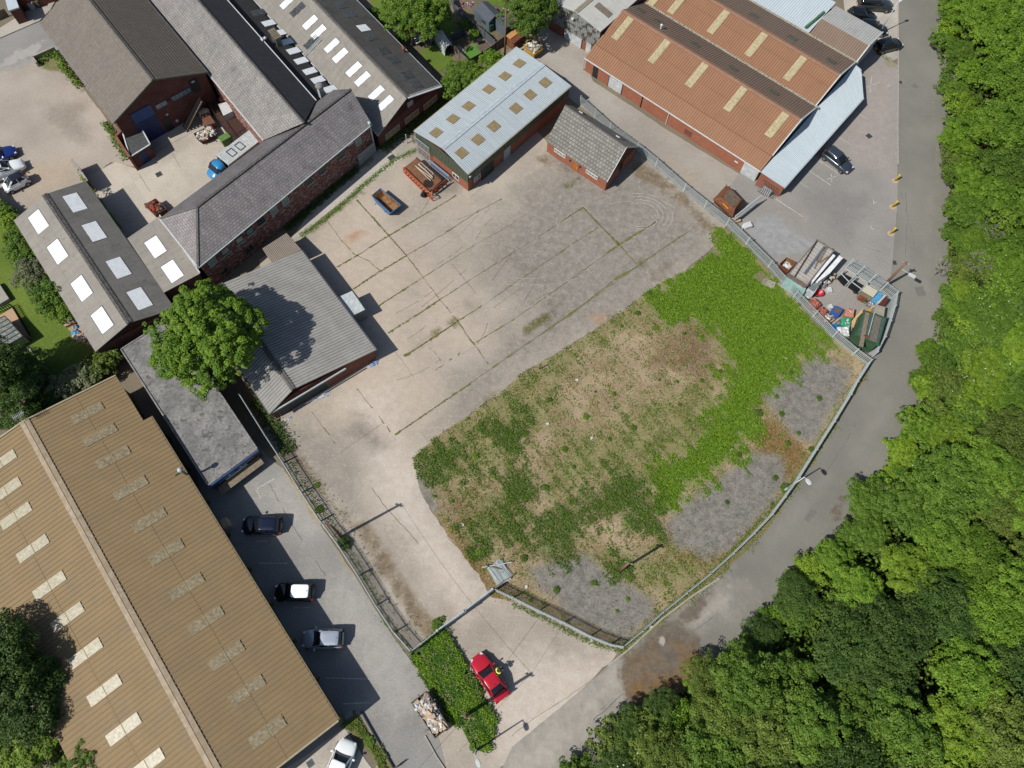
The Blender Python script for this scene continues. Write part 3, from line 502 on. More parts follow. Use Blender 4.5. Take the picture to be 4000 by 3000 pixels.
def window(Wl,px,wd,ht,parent,frame,pane,name='window',n_mull=1,sill=None,flip=False,z=None,proud=.03):
    p,d,n=wallhit(Wl,px)
    if flip: n=-n
    if z is not None: p.z=z
    up=Vector((0,0,1)); mb=MB(); f=.06
    for s in (-1,1): mb.box(p+up*s*(ht/2-f/2)+n*proud,d,n,up,wd,.08,f); mb.box(p+d*s*(wd/2-f/2)+n*proud,d,n,up,f,.078,ht-2*f)
    for i in range(1,n_mull+1): mb.box(p+d*(-wd/2+wd*i/(n_mull+1))+n*proud,d,n,up,f,.07,ht-2*f)
    ob=mb.ob(name,frame,parent)
    mb=MB(); mb.box(p+n*(proud-.015),d,n,up,wd-.02,.05,ht-.02); mb.ob('pane',pane,ob)
    if sill: mb=MB(); mb.box(p-up*(ht/2+.05)+n*.07,d,n,up,wd+.15,.16,.08); mb.ob('sill',sill,ob)
    return ob
def door(Wl,px,wd,ht,parent,mat,name='door',ribs=0,frame=None,z=None,handle=None):
    p,d,n=wallhit(Wl,px); up=Vector((0,0,1)); p.z=ht/2 if z is None else z; mb=MB()
    if ribs:
        N=int(ht/ribs)
        for i in range(N): mb.box(p+up*(-ht/2+ht*(i+.5)/N)+n*.02,d,n,up,wd,.05,ht/N*.9); 
        mb.box(p+n*.005,d,n,up,wd,.04,ht)
    else: mb.box(p+n*.02,d,n,up,wd,.06,ht)
    ob=mb.ob(name,mat,parent)
    if frame: 
        mb=MB()
        for s in (-1,1): mb.box(p+d*s*(wd/2+.04)+n*.03,d,n,up,.08,.1,ht)
        mb.box(p+up*(ht/2+.04)+n*.03,d,n,up,wd+.16,.1,.08); mb.ob('frame',frame,ob)
    if handle: mb=MB(); mb.box(p+d*(wd/2-.12)+n*.07,d,n,up,.05,.05,.14); mb.ob('handle',handle,ob)
    return ob
def panel_on(Wl,px,wd,ht,parent,mat,name,th=.05,z=None):
    p,d,n=wallhit(Wl,px); up=Vector((0,0,1))
    if z is not None: p.z=z
    mb=MB(); mb.box(p+n*(th/2+.01),d,n,up,wd,th,ht); return mb.ob(name,mat,parent),p,d,n
def text_on(s,p,d,n,size,mat,parent,name='lettering',off=.08):
    c=bpy.data.curves.new(name,'FONT'); c.body=s; c.size=size; c.extrude=.004; c.align_x='CENTER'; c.align_y='CENTER'
    tmp=bpy.data.objects.new(name,c); COL.objects.link(tmp); dg=bpy.context.evaluated_depsgraph_get(); me=bpy.data.meshes.new_from_object(tmp.evaluated_get(dg)); bpy.data.objects.remove(tmp)
    me.name=name; me.materials.clear(); me.materials.append(mat); x=d.copy(); up=Vector((0,0,1)); 
    if x.cross(up).dot(n)<0: x=-x
    # local x->x, local y->up, local z->n
    M=Matrix((x,up if abs(n.z)<.9 else n.cross(x),n)).transposed().to_4x4(); me.transform(Matrix.Translation(p+n*off-Vector(parent_origin(parent)))@M)
    ob=bpy.data.objects.new(name,me); COL.objects.link(ob); ob.parent=parent; return ob
def center(*pts): 
    v=sum((Vector((p[0],p[1],0)) for p in pts),Vector((0,0,0)))/len(pts); return (v.x,v.y,0)
def bld(name,label,cat,*px,group=None): return thing(name,label,cat,center(*[G(p) for p in px]),group=group)
m_flash=plain('rooflight_flashing',S(88,84,78),.7,sc=3)
# materials
brick=brickmat('red_brick',S(156,96,74),S(140,86,66))
brick_o=brickmat('orange_brick',S(172,108,80),S(158,96,72))
brick_d=brickmat('dark_brick',S(126,76,62),S(106,66,56))
brick_w=brickmat('patched_brick',S(146,90,74),S(124,78,66),S(190,178,170))
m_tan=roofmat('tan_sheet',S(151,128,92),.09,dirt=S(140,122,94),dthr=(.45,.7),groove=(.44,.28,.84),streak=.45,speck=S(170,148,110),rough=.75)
m_tancap=plain('tan_cap',S(168,148,120),.7,sc=1.2,c2=S(182,168,146))
m_tanw=plain('tan_wall_sheet',S(96,86,66),.8,sc=1)
m_sky_tan=plain('aged_grp_sheet',S(146,132,102),.5,sc=2.5,var=.2,c2=S(174,162,136))
m_sky_tanw=plain('pale_grp_sheet',S(198,190,164),.45,sc=2.5,var=.12,c2=S(176,164,136))
m_bar=plain('tan_bar',S(178,160,112),.7)
m_flat=layered('flat_felt',(S(122,121,118),S(150,147,143)),[],fine=(4.,.3),grain=(1.4,S(92,90,88),.8),bump=.02,big=(.5,.35))
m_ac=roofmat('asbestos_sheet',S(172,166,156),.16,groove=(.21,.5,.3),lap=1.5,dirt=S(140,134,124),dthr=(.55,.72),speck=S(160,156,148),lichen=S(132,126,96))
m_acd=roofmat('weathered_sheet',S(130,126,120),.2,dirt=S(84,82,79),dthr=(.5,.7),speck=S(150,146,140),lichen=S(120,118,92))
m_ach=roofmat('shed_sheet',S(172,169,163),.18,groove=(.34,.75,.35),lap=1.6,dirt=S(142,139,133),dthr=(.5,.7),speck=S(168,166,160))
m_slate=roofmat('slate',S(148,142,142),.22,dirt=S(110,105,106),dthr=(.5,.68),tile=(.45,.3),lichen=S(140,136,116),speck=S(160,154,150),tk=.5,streak=.75)
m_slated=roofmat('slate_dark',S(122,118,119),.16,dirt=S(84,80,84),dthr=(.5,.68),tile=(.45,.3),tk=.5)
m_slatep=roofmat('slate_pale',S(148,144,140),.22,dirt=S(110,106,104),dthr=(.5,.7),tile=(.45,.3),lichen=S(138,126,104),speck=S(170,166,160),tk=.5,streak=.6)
m_tile=roofmat('concrete_tile_brown',S(134,126,116),.1,dirt=S(116,108,100),tile=(.33,.36),tk=.35,speck=S(166,156,146),lichen=S(118,98,84))
m_tileg=roofmat('concrete_tile_grey',S(140,137,130),.1,tile=(.42,.42),dirt=S(116,112,100),speck=S(160,156,146))
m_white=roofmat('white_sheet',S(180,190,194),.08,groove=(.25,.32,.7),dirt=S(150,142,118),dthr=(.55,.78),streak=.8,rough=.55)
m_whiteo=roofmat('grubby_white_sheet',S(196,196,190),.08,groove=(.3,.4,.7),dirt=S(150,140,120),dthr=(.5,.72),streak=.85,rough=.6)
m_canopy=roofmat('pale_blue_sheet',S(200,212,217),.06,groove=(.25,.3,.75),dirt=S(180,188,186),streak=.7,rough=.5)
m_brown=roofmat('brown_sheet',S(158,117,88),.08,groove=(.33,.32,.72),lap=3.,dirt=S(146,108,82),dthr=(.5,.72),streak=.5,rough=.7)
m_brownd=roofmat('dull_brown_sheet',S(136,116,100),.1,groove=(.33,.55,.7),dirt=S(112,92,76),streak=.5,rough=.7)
m_lead=plain('lead_flashing',S(150,148,146),.7,c2=S(110,106,100))
m_ridge=plain('ridge_tile',S(112,108,102),.85,sc=3,c2=S(84,82,78))
m_ridged=plain('ridge_tile_dark',S(78,75,74),.85,sc=3,c2=S(120,116,108))
m_wpaint=plain('white_paint',S(214,216,214),.5,sc=2)
m_wsheet=plain('white_cladding',S(200,204,204),.5,sc=1.5,c2=S(178,184,186))
m_black=plain('black_metal',S(40,42,44),.5)
m_dark=plain('dark_timber',S(62,60,58),.8)
m_glassd=plain('window_glass_dark',S(46,52,56),.15,spec=.6,c2=S(78,90,92))
m_glassl=plain('window_glass_pale',S(120,138,136),.2,spec=.6,c2=S(160,168,150))
m_glassy=plain('window_board_yellow',S(150,140,70),.6,c2=S(176,172,130))
m_green=plain('green_cladding',S(92,98,80),.6)
m_greys=plain('grey_steel',S(120,122,122),.45,.3)
m_galv=plain('galvanised_steel',S(186,196,196),.5,0.,var=.1)
m_blue=plain('blue_paint',S(44,82,138),.5,sc=2)
m_blued=plain('dark_blue_door',S(34,54,104),.5,sc=2)
m_skyw=plain('translucent_white_sheet',S(232,235,236,1.15),.4,var=.03,sc=2)
m_skyw2=plain('dull_white_sheet',S(222,226,228,1.3),.4,var=.05,sc=2,c2=S(232,234,236,1.3))
m_skyd=plain('dirty_rooflight',S(70,74,76),.4,sc=2,c2=S(96,100,100))
m_skyo=plain('ochre_rooflight',S(150,132,98),.5,sc=2.5,var=.12)
m_skyg=plain('green_grey_rooflight',S(92,92,76),.5,sc=3,var=.2)
m_rust=plain('rusty_steel',S(112,66,42),.8,sc=2.5,c2=S(138,92,62),var=.25)
m_rustd=plain('dark_rust',S(84,52,38),.85,sc=2.5,c2=S(108,70,50),var=.25)
m_timber=plain('weathered_timber',S(138,124,104),.85,sc=4,var=.2)
m_conc=plain('cast_concrete',S(168,162,150),.9,sc=2)
# ---------------------------------------------------------------- 1 tan warehouse
t=bld('warehouse','huge tan ribbed metal warehouse with two rows of rooflights beside the service road','warehouse',(700,2200))
ze,zr=3.4,4.7
RA0,RA1=G((95,1645),zr),G((836,3000),zr); ud=(RA1-RA0).normalized(); pd=Vector((ud.y,-ud.x,0)); pd=pd if pd.dot(G((1316,2820),ze)-RA0)>0 else -pd
A1=G((1316,2820),ze); A0=G((477,1453),ze); hw=9.5; Lr=(A1-RA0).dot(ud); s0=(A0-RA0).dot(ud)
E0=RA0+pd*hw; E0.z=ze; E1=RA0+ud*Lr+pd*hw; E1.z=ze; B0=RA0-pd*hw; B0.z=ze; B1=RA0+ud*Lr-pd*hw; B1.z=ze; R1=RA0+ud*Lr; R1.z=zr
stp=(G((588,1628),ze)-RA0).dot(ud); notch=.75
# right slope in two pieces: the eave steps out past the first bay
N0=E0-pd*notch; N0.z=ze+notch*(zr-ze)/hw; N1=RA0+ud*stp+pd*(hw-notch); N1.z=N0.z; Rm=RA0+ud*stp; Rm.z=zr; Em=RA0+ud*stp+pd*hw; Em.z=ze
p1=Plane(N0,N1,Rm,RA0); p2=Plane(Em,E1,R1,Rm); p3=Plane(B0,B1,R1,RA0)
roof('roof',p1,m_tan,t,.44,.045,kind='trap'); roof('roof',p2,m_tan,t,.44,.045,kind='trap'); roof('roof',p3,m_tan,t,.44,.045,kind='trap')
mb=MB(); 
for pl in (p2,p3): mb.box((RA0+R1)/2-pl.v*.22+pl.n*.075,ud,pl.v,pl.n,(R1-RA0).length,.42,.03)
mb.ob('ridge_cap',m_tancap,t)
m_cream=plain('cream_trim',S(178,166,136),.7)
for a,b in ((N0,RA0),(B0,RA0),(E1,R1),(B1,R1)): mb=MB(); mb.bar(a+Vector((0,0,.05)),b+Vector((0,0,.05)),.16,.14); mb.ob('verge_trim',m_cream,t)
Wf=lambda s,o_: Vector(((RA0+ud*s+pd*o_).x,(RA0+ud*s+pd*o_).y))
walls('wall',[Wf(.3,hw-notch-.4),Wf(stp,hw-notch-.4),Wf(stp,hw-.35),Wf(Lr-.25,hw-.35),Wf(Lr-.25,0),Wf(Lr-.25,-hw+.3),Wf(.3,-hw+.3),Wf(.3,0)],[ze-.03]*4+[zr-.1]+[ze-.03]*2+[zr-.1],m_tanw,t)
for i in range(9):
    s=stp+1.5+i*(Lr-stp-1.8)/8; mb=MB(); q=Wf(s,hw-.2); mb.box((q.x,q.y,ze/2-.1),ud,pd,Vector((0,0,1)),.28,.3,ze); mb.ob('pilaster',m_tanw,t)
mb=MB(); q0,q1_=E0+pd*.05,E1+pd*.05; mb.bar(Em+pd*.08-Vector((0,0,.06)),E1+pd*.08-Vector((0,0,.06)),.14,.12); mb.ob('gutter',plain('tan_gutter',S(118,104,76),.7),t)
for i,px in enumerate([(341,1613),(391,1699),(443,1787),(511,1907),(583,2031),(651,2158),(728,2291),(805,2424),(884,2562),(965,2697),(1045,2858)]):
    skylight(p2,px,1.0,3.0,m_sky_tan,t,frame=m_bar,ribs=.2,lift=.06)
for px in [(5,1807),(23,1916),(63,2015),(129,2142),(194,2286),(264,2410),(335,2551),(409,2695),(484,2847),(574,2987)]:
    skylight(p3,px,1.0,3.0,m_sky_tanw,t,frame=m_bar,ribs=.2,lift=.06)
# sheet laps: a fine line half way up each slope
mb=MB()
for pl,sgn in ((p2,1),(p3,-1)): mb.box(RA0+ud*Lr/2+pd*sgn*hw*.5+Vector((0,0,(ze+zr)/2-zr))+pl.n*.052,ud,pl.v,pl.n,Lr,.03,.006)
mb.ob('sheet_lap',plain('lap_tan',S(158,138,104),.8),t)
an=thing('aerial','silver television aerial on the end of the tan warehouse ridge','aerial',tuple(G((100,1640),zr+.1)))
mb=MB(); q=G((100,1640),zr+.1); mb.tube(q,q+Vector((0,0,1.3)),.03); mb.ob('mast',m_galv,an)
mb=MB(); tq=q+Vector((0,0,1.2)); mb.bar(tq-pd*.5,tq+pd*.6,.04); [mb.bar(tq+pd*(j*.15)-ud*.3,tq+pd*(j*.15)+ud*.3,.025) for j in range(-3,4)]; mb.ob('antenna',m_galv,an)
vn=thing('flue_pipe','steel flue with domed cowl rising over the tan warehouse eave','flue',tuple(G((742,1862),2.6)))
q=G((742,1862),2.6); mb=MB(); mb.tube(q,q+Vector((0,0,2.2)),.11); mb.ob('pipe',m_greys,vn)
mb=MB(); mb.lathe(q+Vector((0,0,2.1)),[(.12,0),(.24,.1),(.27,.3),(.2,.45),(.05,.52)],10); mb.ob('cowl',m_galv,vn,True)
mb=MB(); mb.bar(q+Vector((0,0,1.9)),q+Vector((0,0,1.9))-pd*.7,.1); mb.ob('bracket',m_black,vn)
# ---------------------------------------------------------------- 2 flat roofed block
def flat(name,label,px4,z,rm,wm,th=.18,cat='building',par=None):
    t=bld(name,label,cat,*px4); P=[G(p,z) for p in px4]; c=sum(P,Vector((0,0,0)))/len(P)
    mb=MB(); mb.prism([(p.x,p.y) for p in P],z-th,z); mb.ob('roof',rm,t)
    Q=[c+(p-c)*(1-.25/(p-c).length) for p in P]; walls('wall',[(p.x,p.y) for p in Q],[z-th-.002]*len(Q),wm,t)
    if par:
        mb=MB()
        for i in range(len(P)): 
            a,b=P[i],P[(i+1)%len(P)]; mb.bar(a.lerp(c,.012)+Vector((0,0,.04)),b.lerp(c,.012)+Vector((0,0,.04)),.14,.1)
        mb.ob('roof_edge',par,t)
    return t,P,Q
t2,P,Q=flat('flat_roof_block','single storey block with patchy grey felt roof and blue fascia beside tan warehouse',[(470,1363),(664,1240),(1008,1756),(814,1900)],2.4,m_flat,brick_d,par=m_lead)
Wl=(Q[3],Q[2]); fr=(P[3],P[2])
for px in [(868,1876),(965,1808)]: window(fr,k('02',1950 if px[0]<900 else 2130,800 if px[0]<900 else 690),1.9,.45,t2,m_blue,m_glassl,z=1.75,n_mull=2)
p,d,n=wallhit(fr,(915,1830)); mb=MB(); mb.box(Vector((p.x,p.y,2.12))+n*.06,d,n,Vector((0,0,1)),(P[3]-P[2]).length,.1,.42); mb.ob('fascia',m_blue,t2)
mb=MB(); mb.box(Vector((p.x,p.y,1.0))+n*.5,d,n,Vector((0,0,1)),(P[3]-P[2]).length*.86,.9,.12); mb.ob('canopy',m_timber,t2)
sg,p,d,n=panel_on(fr,k('02',2060,770),2.4,.34,t2,m_wpaint,'sign_board',.06,z=1.28)
for s in (-1,1): panel_on(fr,(915+s*25,1835-s*14),.2,.2,t2,m_wpaint,'wall_light',.14,z=1.9)
# ---------------------------------------------------------------- 3 corrugated shed
t3=bld('corrugated_shed','large grey corrugated shed with low ridge and dark doorway, half shaded by the broad tree','shed',(1150,1300))
zr3=2.95; r1=G((1146,1521),zr3); e1=G((1054,1617),2.3); f1=G((1470,1367),2.3); f0=G((1178,978),2.3)
dd=(f0-f1).normalized(); r0=r1+dd*(f0-f1).length; e0=e1+dd*(f0-f1).length
pa,pb,W3=gable(t3,e0,e1,f0,f1,2.3,r0,r1,zr3,m_ach,m_ach,brick,.34,.09,'sine',over=.2,gov=.25,cap=m_ridge,capw=.25,gutter=m_greys)
p,d,n=wallhit(W3['e1'],k('12',500,120))
door(W3['e1'],k('12',440,170),5.6,1.9,t3,plain('dark_sheet_door',S(58,64,66),.6,sc=3),'sliding_door',frame=m_greys)
mb=MB(); mb.box(Vector((p.x,p.y,2.08))+n*.2,d,n,Vector((0,0,1)),8.6,.14,.2); mb.ob('door_track',m_galv,t3)
for i,(px,sz) in enumerate([(k('12',560,110),(.9,.5)),(k('12',275,300),(.4,.3)),(k('11',1020,1480),(.45,.6))]):
    q=G(px,.1); s=thing('plastic_sacking',['crumpled white plastic sacking in the dark shed doorway','small white plastic bag at the left door jamb of the corrugated shed','pale blue crumpled bag by the brick corner of the corrugated shed'][i],'plastic sheeting',(q.x,q.y,0))
    mb=MB(); r_=random.Random(i); n_=7
    V=[(q.x+(a/n_-.5)*sz[0]*2+r_.uniform(-.05,.05),q.y+(b/n_-.5)*sz[1]*2*.5+(a/n_-.5)*sz[0]*1.1+r_.uniform(-.05,.05),r_.uniform(.03,.22) if 0<a<n_ and 0<b<n_ else .02) for a in range(n_+1) for b in range(n_+1)]
    mb.add(V,[(a*(n_+1)+b,(a+1)*(n_+1)+b,(a+1)*(n_+1)+b+1,a*(n_+1)+b+1) for a in range(n_) for b in range(n_)]); mb.ob('sacking',plain('sacking_%d'%i,S(196,200,204) if i<2 else S(140,166,200),.4,var=.2,sc=6),s)
t3b=bld('lean_to','small lean-to with brown-grey corrugated roof against the corrugated shed','lean-to',(1100,970))
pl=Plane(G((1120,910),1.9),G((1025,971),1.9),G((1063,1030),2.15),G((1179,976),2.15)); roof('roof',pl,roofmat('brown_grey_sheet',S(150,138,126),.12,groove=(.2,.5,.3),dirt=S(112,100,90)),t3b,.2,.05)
P_=[pl.A,pl.B,pl.C,pl.D]; c=sum(P_,Vector((0,0,0)))/4; walls('wall',[tuple((c+(p-c)*.92)[:2]) for p in P_],[1.8,1.8,2.0,2.0],brick_d,t3b)
t3c=bld('storage_cabin','white metal storage cabin standing against the corrugated shed wall','cabin',(1375,1170))
cb=[G(p,1.9) for p in [(1318,1162),(1375,1136),(1426,1209),(1376,1234)]]; mb=MB(); mb.prism([(p.x,p.y) for p in cb],0,1.84); mb.ob('body',plain('cabin_grey',S(150,150,142),.6),t3c)
roof('roof',Plane(cb[0]+Vector((0,0,-.0)),cb[3],cb[2],cb[1]),plain('cabin_roof',S(206,212,212),.45,sc=2,c2=S(184,190,186)),t3c,.22,.04)
# ---------------------------------------------------------------- 4 long brick building
t4=bld('long_brick_building','long two storey brick building with hipped purple slate roof and white flaked brickwork','building',(1100,800))
ze,zr=4.4,6.8
A0,A1=G((773,1044),ze),G((1452,484),ze); R0,R1=G((769,809),zr),G((1371,348),zr); B0,B1=G((622,854),ze),G((1303,350),ze)
pf=Plane(A0,A1,R1,R0); pk=Plane(B0,B1,R1,R0); ph=Plane(B0,A0,R0,R0)
roof('roof',pf,m_slate,t4); roof('roof',pk,m_slated,t4); roof('roof',ph,m_slate,t4)
mb=MB(); mb.bar(R0,R1,.28,.14); mb.ob('ridge_tiles',m_ridged,t4)
for a in (A0,B0): mb=MB(); mb.bar(a,R0,.22,.12); mb.ob('hip_tiles',m_ridge,t4)
c=(A0+A1+B0+B1)/4; ins=lambda P,dv,du=.25:Vector(P[:2])+(Vector((c-P)[:2]).normalized()*dv)
fa=[Vector(p[:2]) for p in (A0,A1,B1,B0)]; fa=[p+(Vector(c[:2])-p).normalized()*.35 for p in fa]; rr=Vector(R1[:2])+(Vector(R0[:2])-Vector(R1[:2])).normalized()*.3
walls('wall',[fa[0],fa[1],rr,fa[2],fa[3]],[4.42,4.42,6.6,4.42,4.42],brick_w,t4)
W4=(fa[0],fa[1])
mb=MB(); nn=Vector(((A1-A0).y,-(A1-A0).x,0)).normalized(); nn=nn if nn.dot(-A0)>0 else -nn; mb.bar(A0+nn*.08-Vector((0,0,.06)),A1+nn*.08-Vector((0,0,.06)),.12,.1); mb.ob('gutter',m_galv,t4)
mb=MB(); mb.bar(A0+Vector((0,0,.02)),B0+Vector((0,0,.02)),.14,.12); mb.ob('eave_flashing',m_wpaint,t4)
for px,w_,fm,pm in [(k('01',1830,600),1.0,m_galv,m_glassl),(k('01',1945,510),1.0,m_black,m_glassl),(k('01',2068,412),1.0,m_black,m_glassl),(k('01',2158,338),1.0,m_black,m_glassl),(k('11',42,250),.9,m_black,m_glassd),(k('11',152,158),.9,m_galv,m_glassl),(k('11',250,75),.9,m_galv,m_glassl),(k('10',460,1560),.9,m_greys,m_glassd),(k('10',575,1465),.9,m_greys,m_glassd),(k('10',735,1335),.9,m_greys,m_glassd),(k('10',880,1215),.9,m_galv,m_glassl)]:
    window(W4,px,w_,.95,t4,fm,pm,sill=m_galv,n_mull=0)
for px in [k('01',2150,490),k('01',1930,680)]: window(W4,px,1.1,1.0,t4,m_greys,m_glassd,n_mull=1)
panel_on(W4,k('10',805,1235),.9,.18,t4,m_wpaint,'lamp_housing',.25)
# east corner downpipe and lamp
ee=G((1452,484),4.3); mb=MB(); q=Vector((fa[1].x,fa[1].y,0))+Vector((.1,-.05,0)); mb.tube(q,q+Vector((0,0,4.6)),.11); mb.ob('downpipe',m_galv,t4)
mb=MB(); mb.lathe(q+Vector((0,0,4.6)),[(.12,0),(.2,.1),(.2,.3),(.08,.4)],10); mb.ob('vent_cowl',m_galv,t4)
# steel gate against its wall
gt=thing('palisade_gate','grey steel palisade gate shut against the flaked brick wall of the long building','gate',tuple(G(k('10',960,1420))))
p,d,n=wallhit(W4,k('10',960,1400)); mb=MB(); base=Vector((p.x,p.y,0))
for i in range(19): mb.box(base+d*(-1.35+i*.15)+n*.35+Vector((0,0,.98)),d,n,Vector((0,0,1)),.07,.03,1.9)
mb.ob('pale_panel',m_galv,gt); mb=MB()
for z in (.4,1.6): mb.box(base+n*.3+Vector((0,0,z)),d,n,Vector((0,0,1)),2.8,.05,.06)
mb.ob('rail',m_galv,gt)
# ---------------------------------------------------------------- 5 twin grey sheds with white rooflights
t5=bld('asbestos_roof_shed','brick shed with long grey corrugated roof carrying eight white rooflights','shed',(340,1000))
r1e=G((682,1203),3.); 
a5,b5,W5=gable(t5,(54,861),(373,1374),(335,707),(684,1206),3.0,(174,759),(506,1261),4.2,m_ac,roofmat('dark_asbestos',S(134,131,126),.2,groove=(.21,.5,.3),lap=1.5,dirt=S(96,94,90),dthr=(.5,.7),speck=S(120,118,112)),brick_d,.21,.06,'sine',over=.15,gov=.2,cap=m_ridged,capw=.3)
for px in [k('01',335,257),k('01',500,515),k('01',708,832),k('01',885,1107)]: skylight(a5,px,2.7,1.5,m_skyw,t5,ribs=.21,lift=.05)
for px in [k('01',648,92),k('01',815,342),k('01',1025,655),k('01',1207,922)]: skylight(b5,px,2.7,1.5,m_skyw2,t5,ribs=.21,lift=.05)
t5b=bld('shed_extension','single pitch grey corrugated extension with two white rooflights joining the slate building','shed',(640,1000))
p5=Plane(G((497,931),3.0),G((640,1143),3.0),G((782,1068),3.4),G((625,843),3.4)); roof('roof',p5,m_ac,t5b,.21,.06)
for px in [k('01',1345,475),k('01',1490,685)]: skylight(p5,px,2.5,1.5,m_skyw,t5b,ribs=.21,lift=.05)
Pq=[p5.A,p5.B,p5.C,p5.D]; cc=sum(Pq,Vector((0,0,0)))/4; walls('wall',[tuple((cc+(p-cc)*.95)[:2]) for p in Pq],[2.9,2.9,3.28,3.28],brick_d,t5b)
mb=MB(); mb.bar(p5.D+Vector((0,0,.1)),p5.C+Vector((0,0,.1)),.12,.14); mb.ob('flashing',m_wpaint,t5b)
# ---------------------------------------------------------------- 6 brown tiled building with brick gable
t6=bld('brick_gable_building','brick building with brown tiled roof and big blue doors in its gable end','building',(450,300))
ze,zr=5.,7.9
A0,A1,B1=G((156,90),ze),G((445,479),ze),G((809,283),ze); R1=G((597,312),zr); dv=A0-A1; R0=R1+dv; B0=B1+dv
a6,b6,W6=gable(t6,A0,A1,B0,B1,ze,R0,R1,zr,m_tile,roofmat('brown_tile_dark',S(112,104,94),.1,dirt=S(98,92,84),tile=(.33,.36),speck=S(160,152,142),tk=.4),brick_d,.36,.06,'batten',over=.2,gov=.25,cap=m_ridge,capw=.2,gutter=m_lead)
g6=W6['e1']
mb=MB()
for a in (A1,B1): mb.bar(a-Vector((0,0,.05)),R1-Vector((0,0,.05)),.1,.2)
mb.ob('bargeboard',plain('grey_barge',S(96,98,84),.8),t6)
door(g6,k('00',1290,1090),2.6,4.6,t6,m_blued,'loading_door',ribs=.5,z=2.35)
panel_on(g6,k('00',1245,1010),2.6,1.5,t6,m_blue,'door_header',.12,z=4.0)
door(g6,k('00',1465,1095),1.0,2.0,t6,m_black,'doorway',z=1.0)
window(g6,k('00',1395,905),1.5,.75,t6,m_blue,m_glassl); window(g6,k('00',1565,815),2.6,.75,t6,m_blue,m_glassl,n_mull=4)
door(g6,k('00',1700,770),1.0,1.9,t6,m_black,'upper_door',z=4.0)
panel_on(g6,k('00',1660,700),.4,.15,t6,m_wpaint,'alarm_box',.2); panel_on(g6,k('00',1440,985),.3,.2,t6,m_wpaint,'wall_box',.15); panel_on(g6,k('00',1525,1040),.3,.25,t6,m_wpaint,'wall_box',.15)
panel_on(g6,k('00',1457,870),.3,.2,t6,plain('red_box',S(170,50,44),.5),'alarm_bell',.15)
# flat roofed annex
t6b,P,Q=flat('annex','small brick annex with black flat roof edged in white and a blue door','annex' and [k('00',1060,1150),k('00',1215,1095),k('00',1300,1250),k('00',1125,1360)],2.1,plain('annex_felt',S(72,74,76),.9,sc=3,c2=S(96,97,94)),brick_d,cat='annex',par=m_wpaint)
door((Q[3],Q[2]),k('00',1240,1350),.95,1.7,t6b,m_blued)
mb=MB(); pts=[G(k('00',1045,1135),2.3),G(k('00',1000,1180),2.3),G(k('00',1120,1360),2.3)]
for a,b in zip(pts,pts[1:]): mb.bar(a-Vector((0,0,1.1)),b-Vector((0,0,1.1)),.28,2.4)
tw=thing('brick_wall','tall narrow brick wall wrapping the side of the black roofed annex','wall',(pts[1].x,pts[1].y,0)); mb.ob('brickwork',brick,tw)
# ---------------------------------------------------------------- 7 slate range meeting the long building
t7=bld('slate_range','slate roofed range with one pale and one black slope running back from the long building','building',(950,200))
ze,zr=4.4,7.3
A1=G((1028,548),ze); A0=A1+(G((809,283),ze)-A1)*2.7; B1=G((1235,393),ze); B0=B1+(A0-A1); R1=G((1183,472),zr)+(A1-A0).normalized()*.3; R0=R1+(A0-A1)
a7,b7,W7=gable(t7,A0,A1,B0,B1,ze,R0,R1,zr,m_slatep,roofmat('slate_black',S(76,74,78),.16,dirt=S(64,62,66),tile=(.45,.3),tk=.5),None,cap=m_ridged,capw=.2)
c=(A0+A1+B0+B1)/4; fp=[Vector(p[:2])+(Vector(c[:2])-Vector(p[:2])).normalized()*.3 for p in (A0,A1,B1,B0)]; walls('wall',fp,[4.35]*4,brick_w,t7)
mb=MB(); mb.bar(B0+Vector((0,0,-.02)),B1+Vector((0,0,-.02)),.14,.12); mb.ob('gutter',m_wpaint,t7)
mb=MB(); mb.bar(A0+Vector((0,0,-.04)),A1+Vector((0,0,-.04)),.14,.12); mb.ob('gutter',m_wpaint,t7)
q=hit(k('10',60,350),b7.A,b7.n); mb=MB(); mb.box(q+Vector((0,0,.15)),b7.u,b7.v,b7.n,.5,.3,.3); mb.lathe(q+Vector((.3,.2,.1)),[(.15,0),(.2,.2),(.05,.35)],8); mb.ob('roof_vent',m_wsheet,t7)
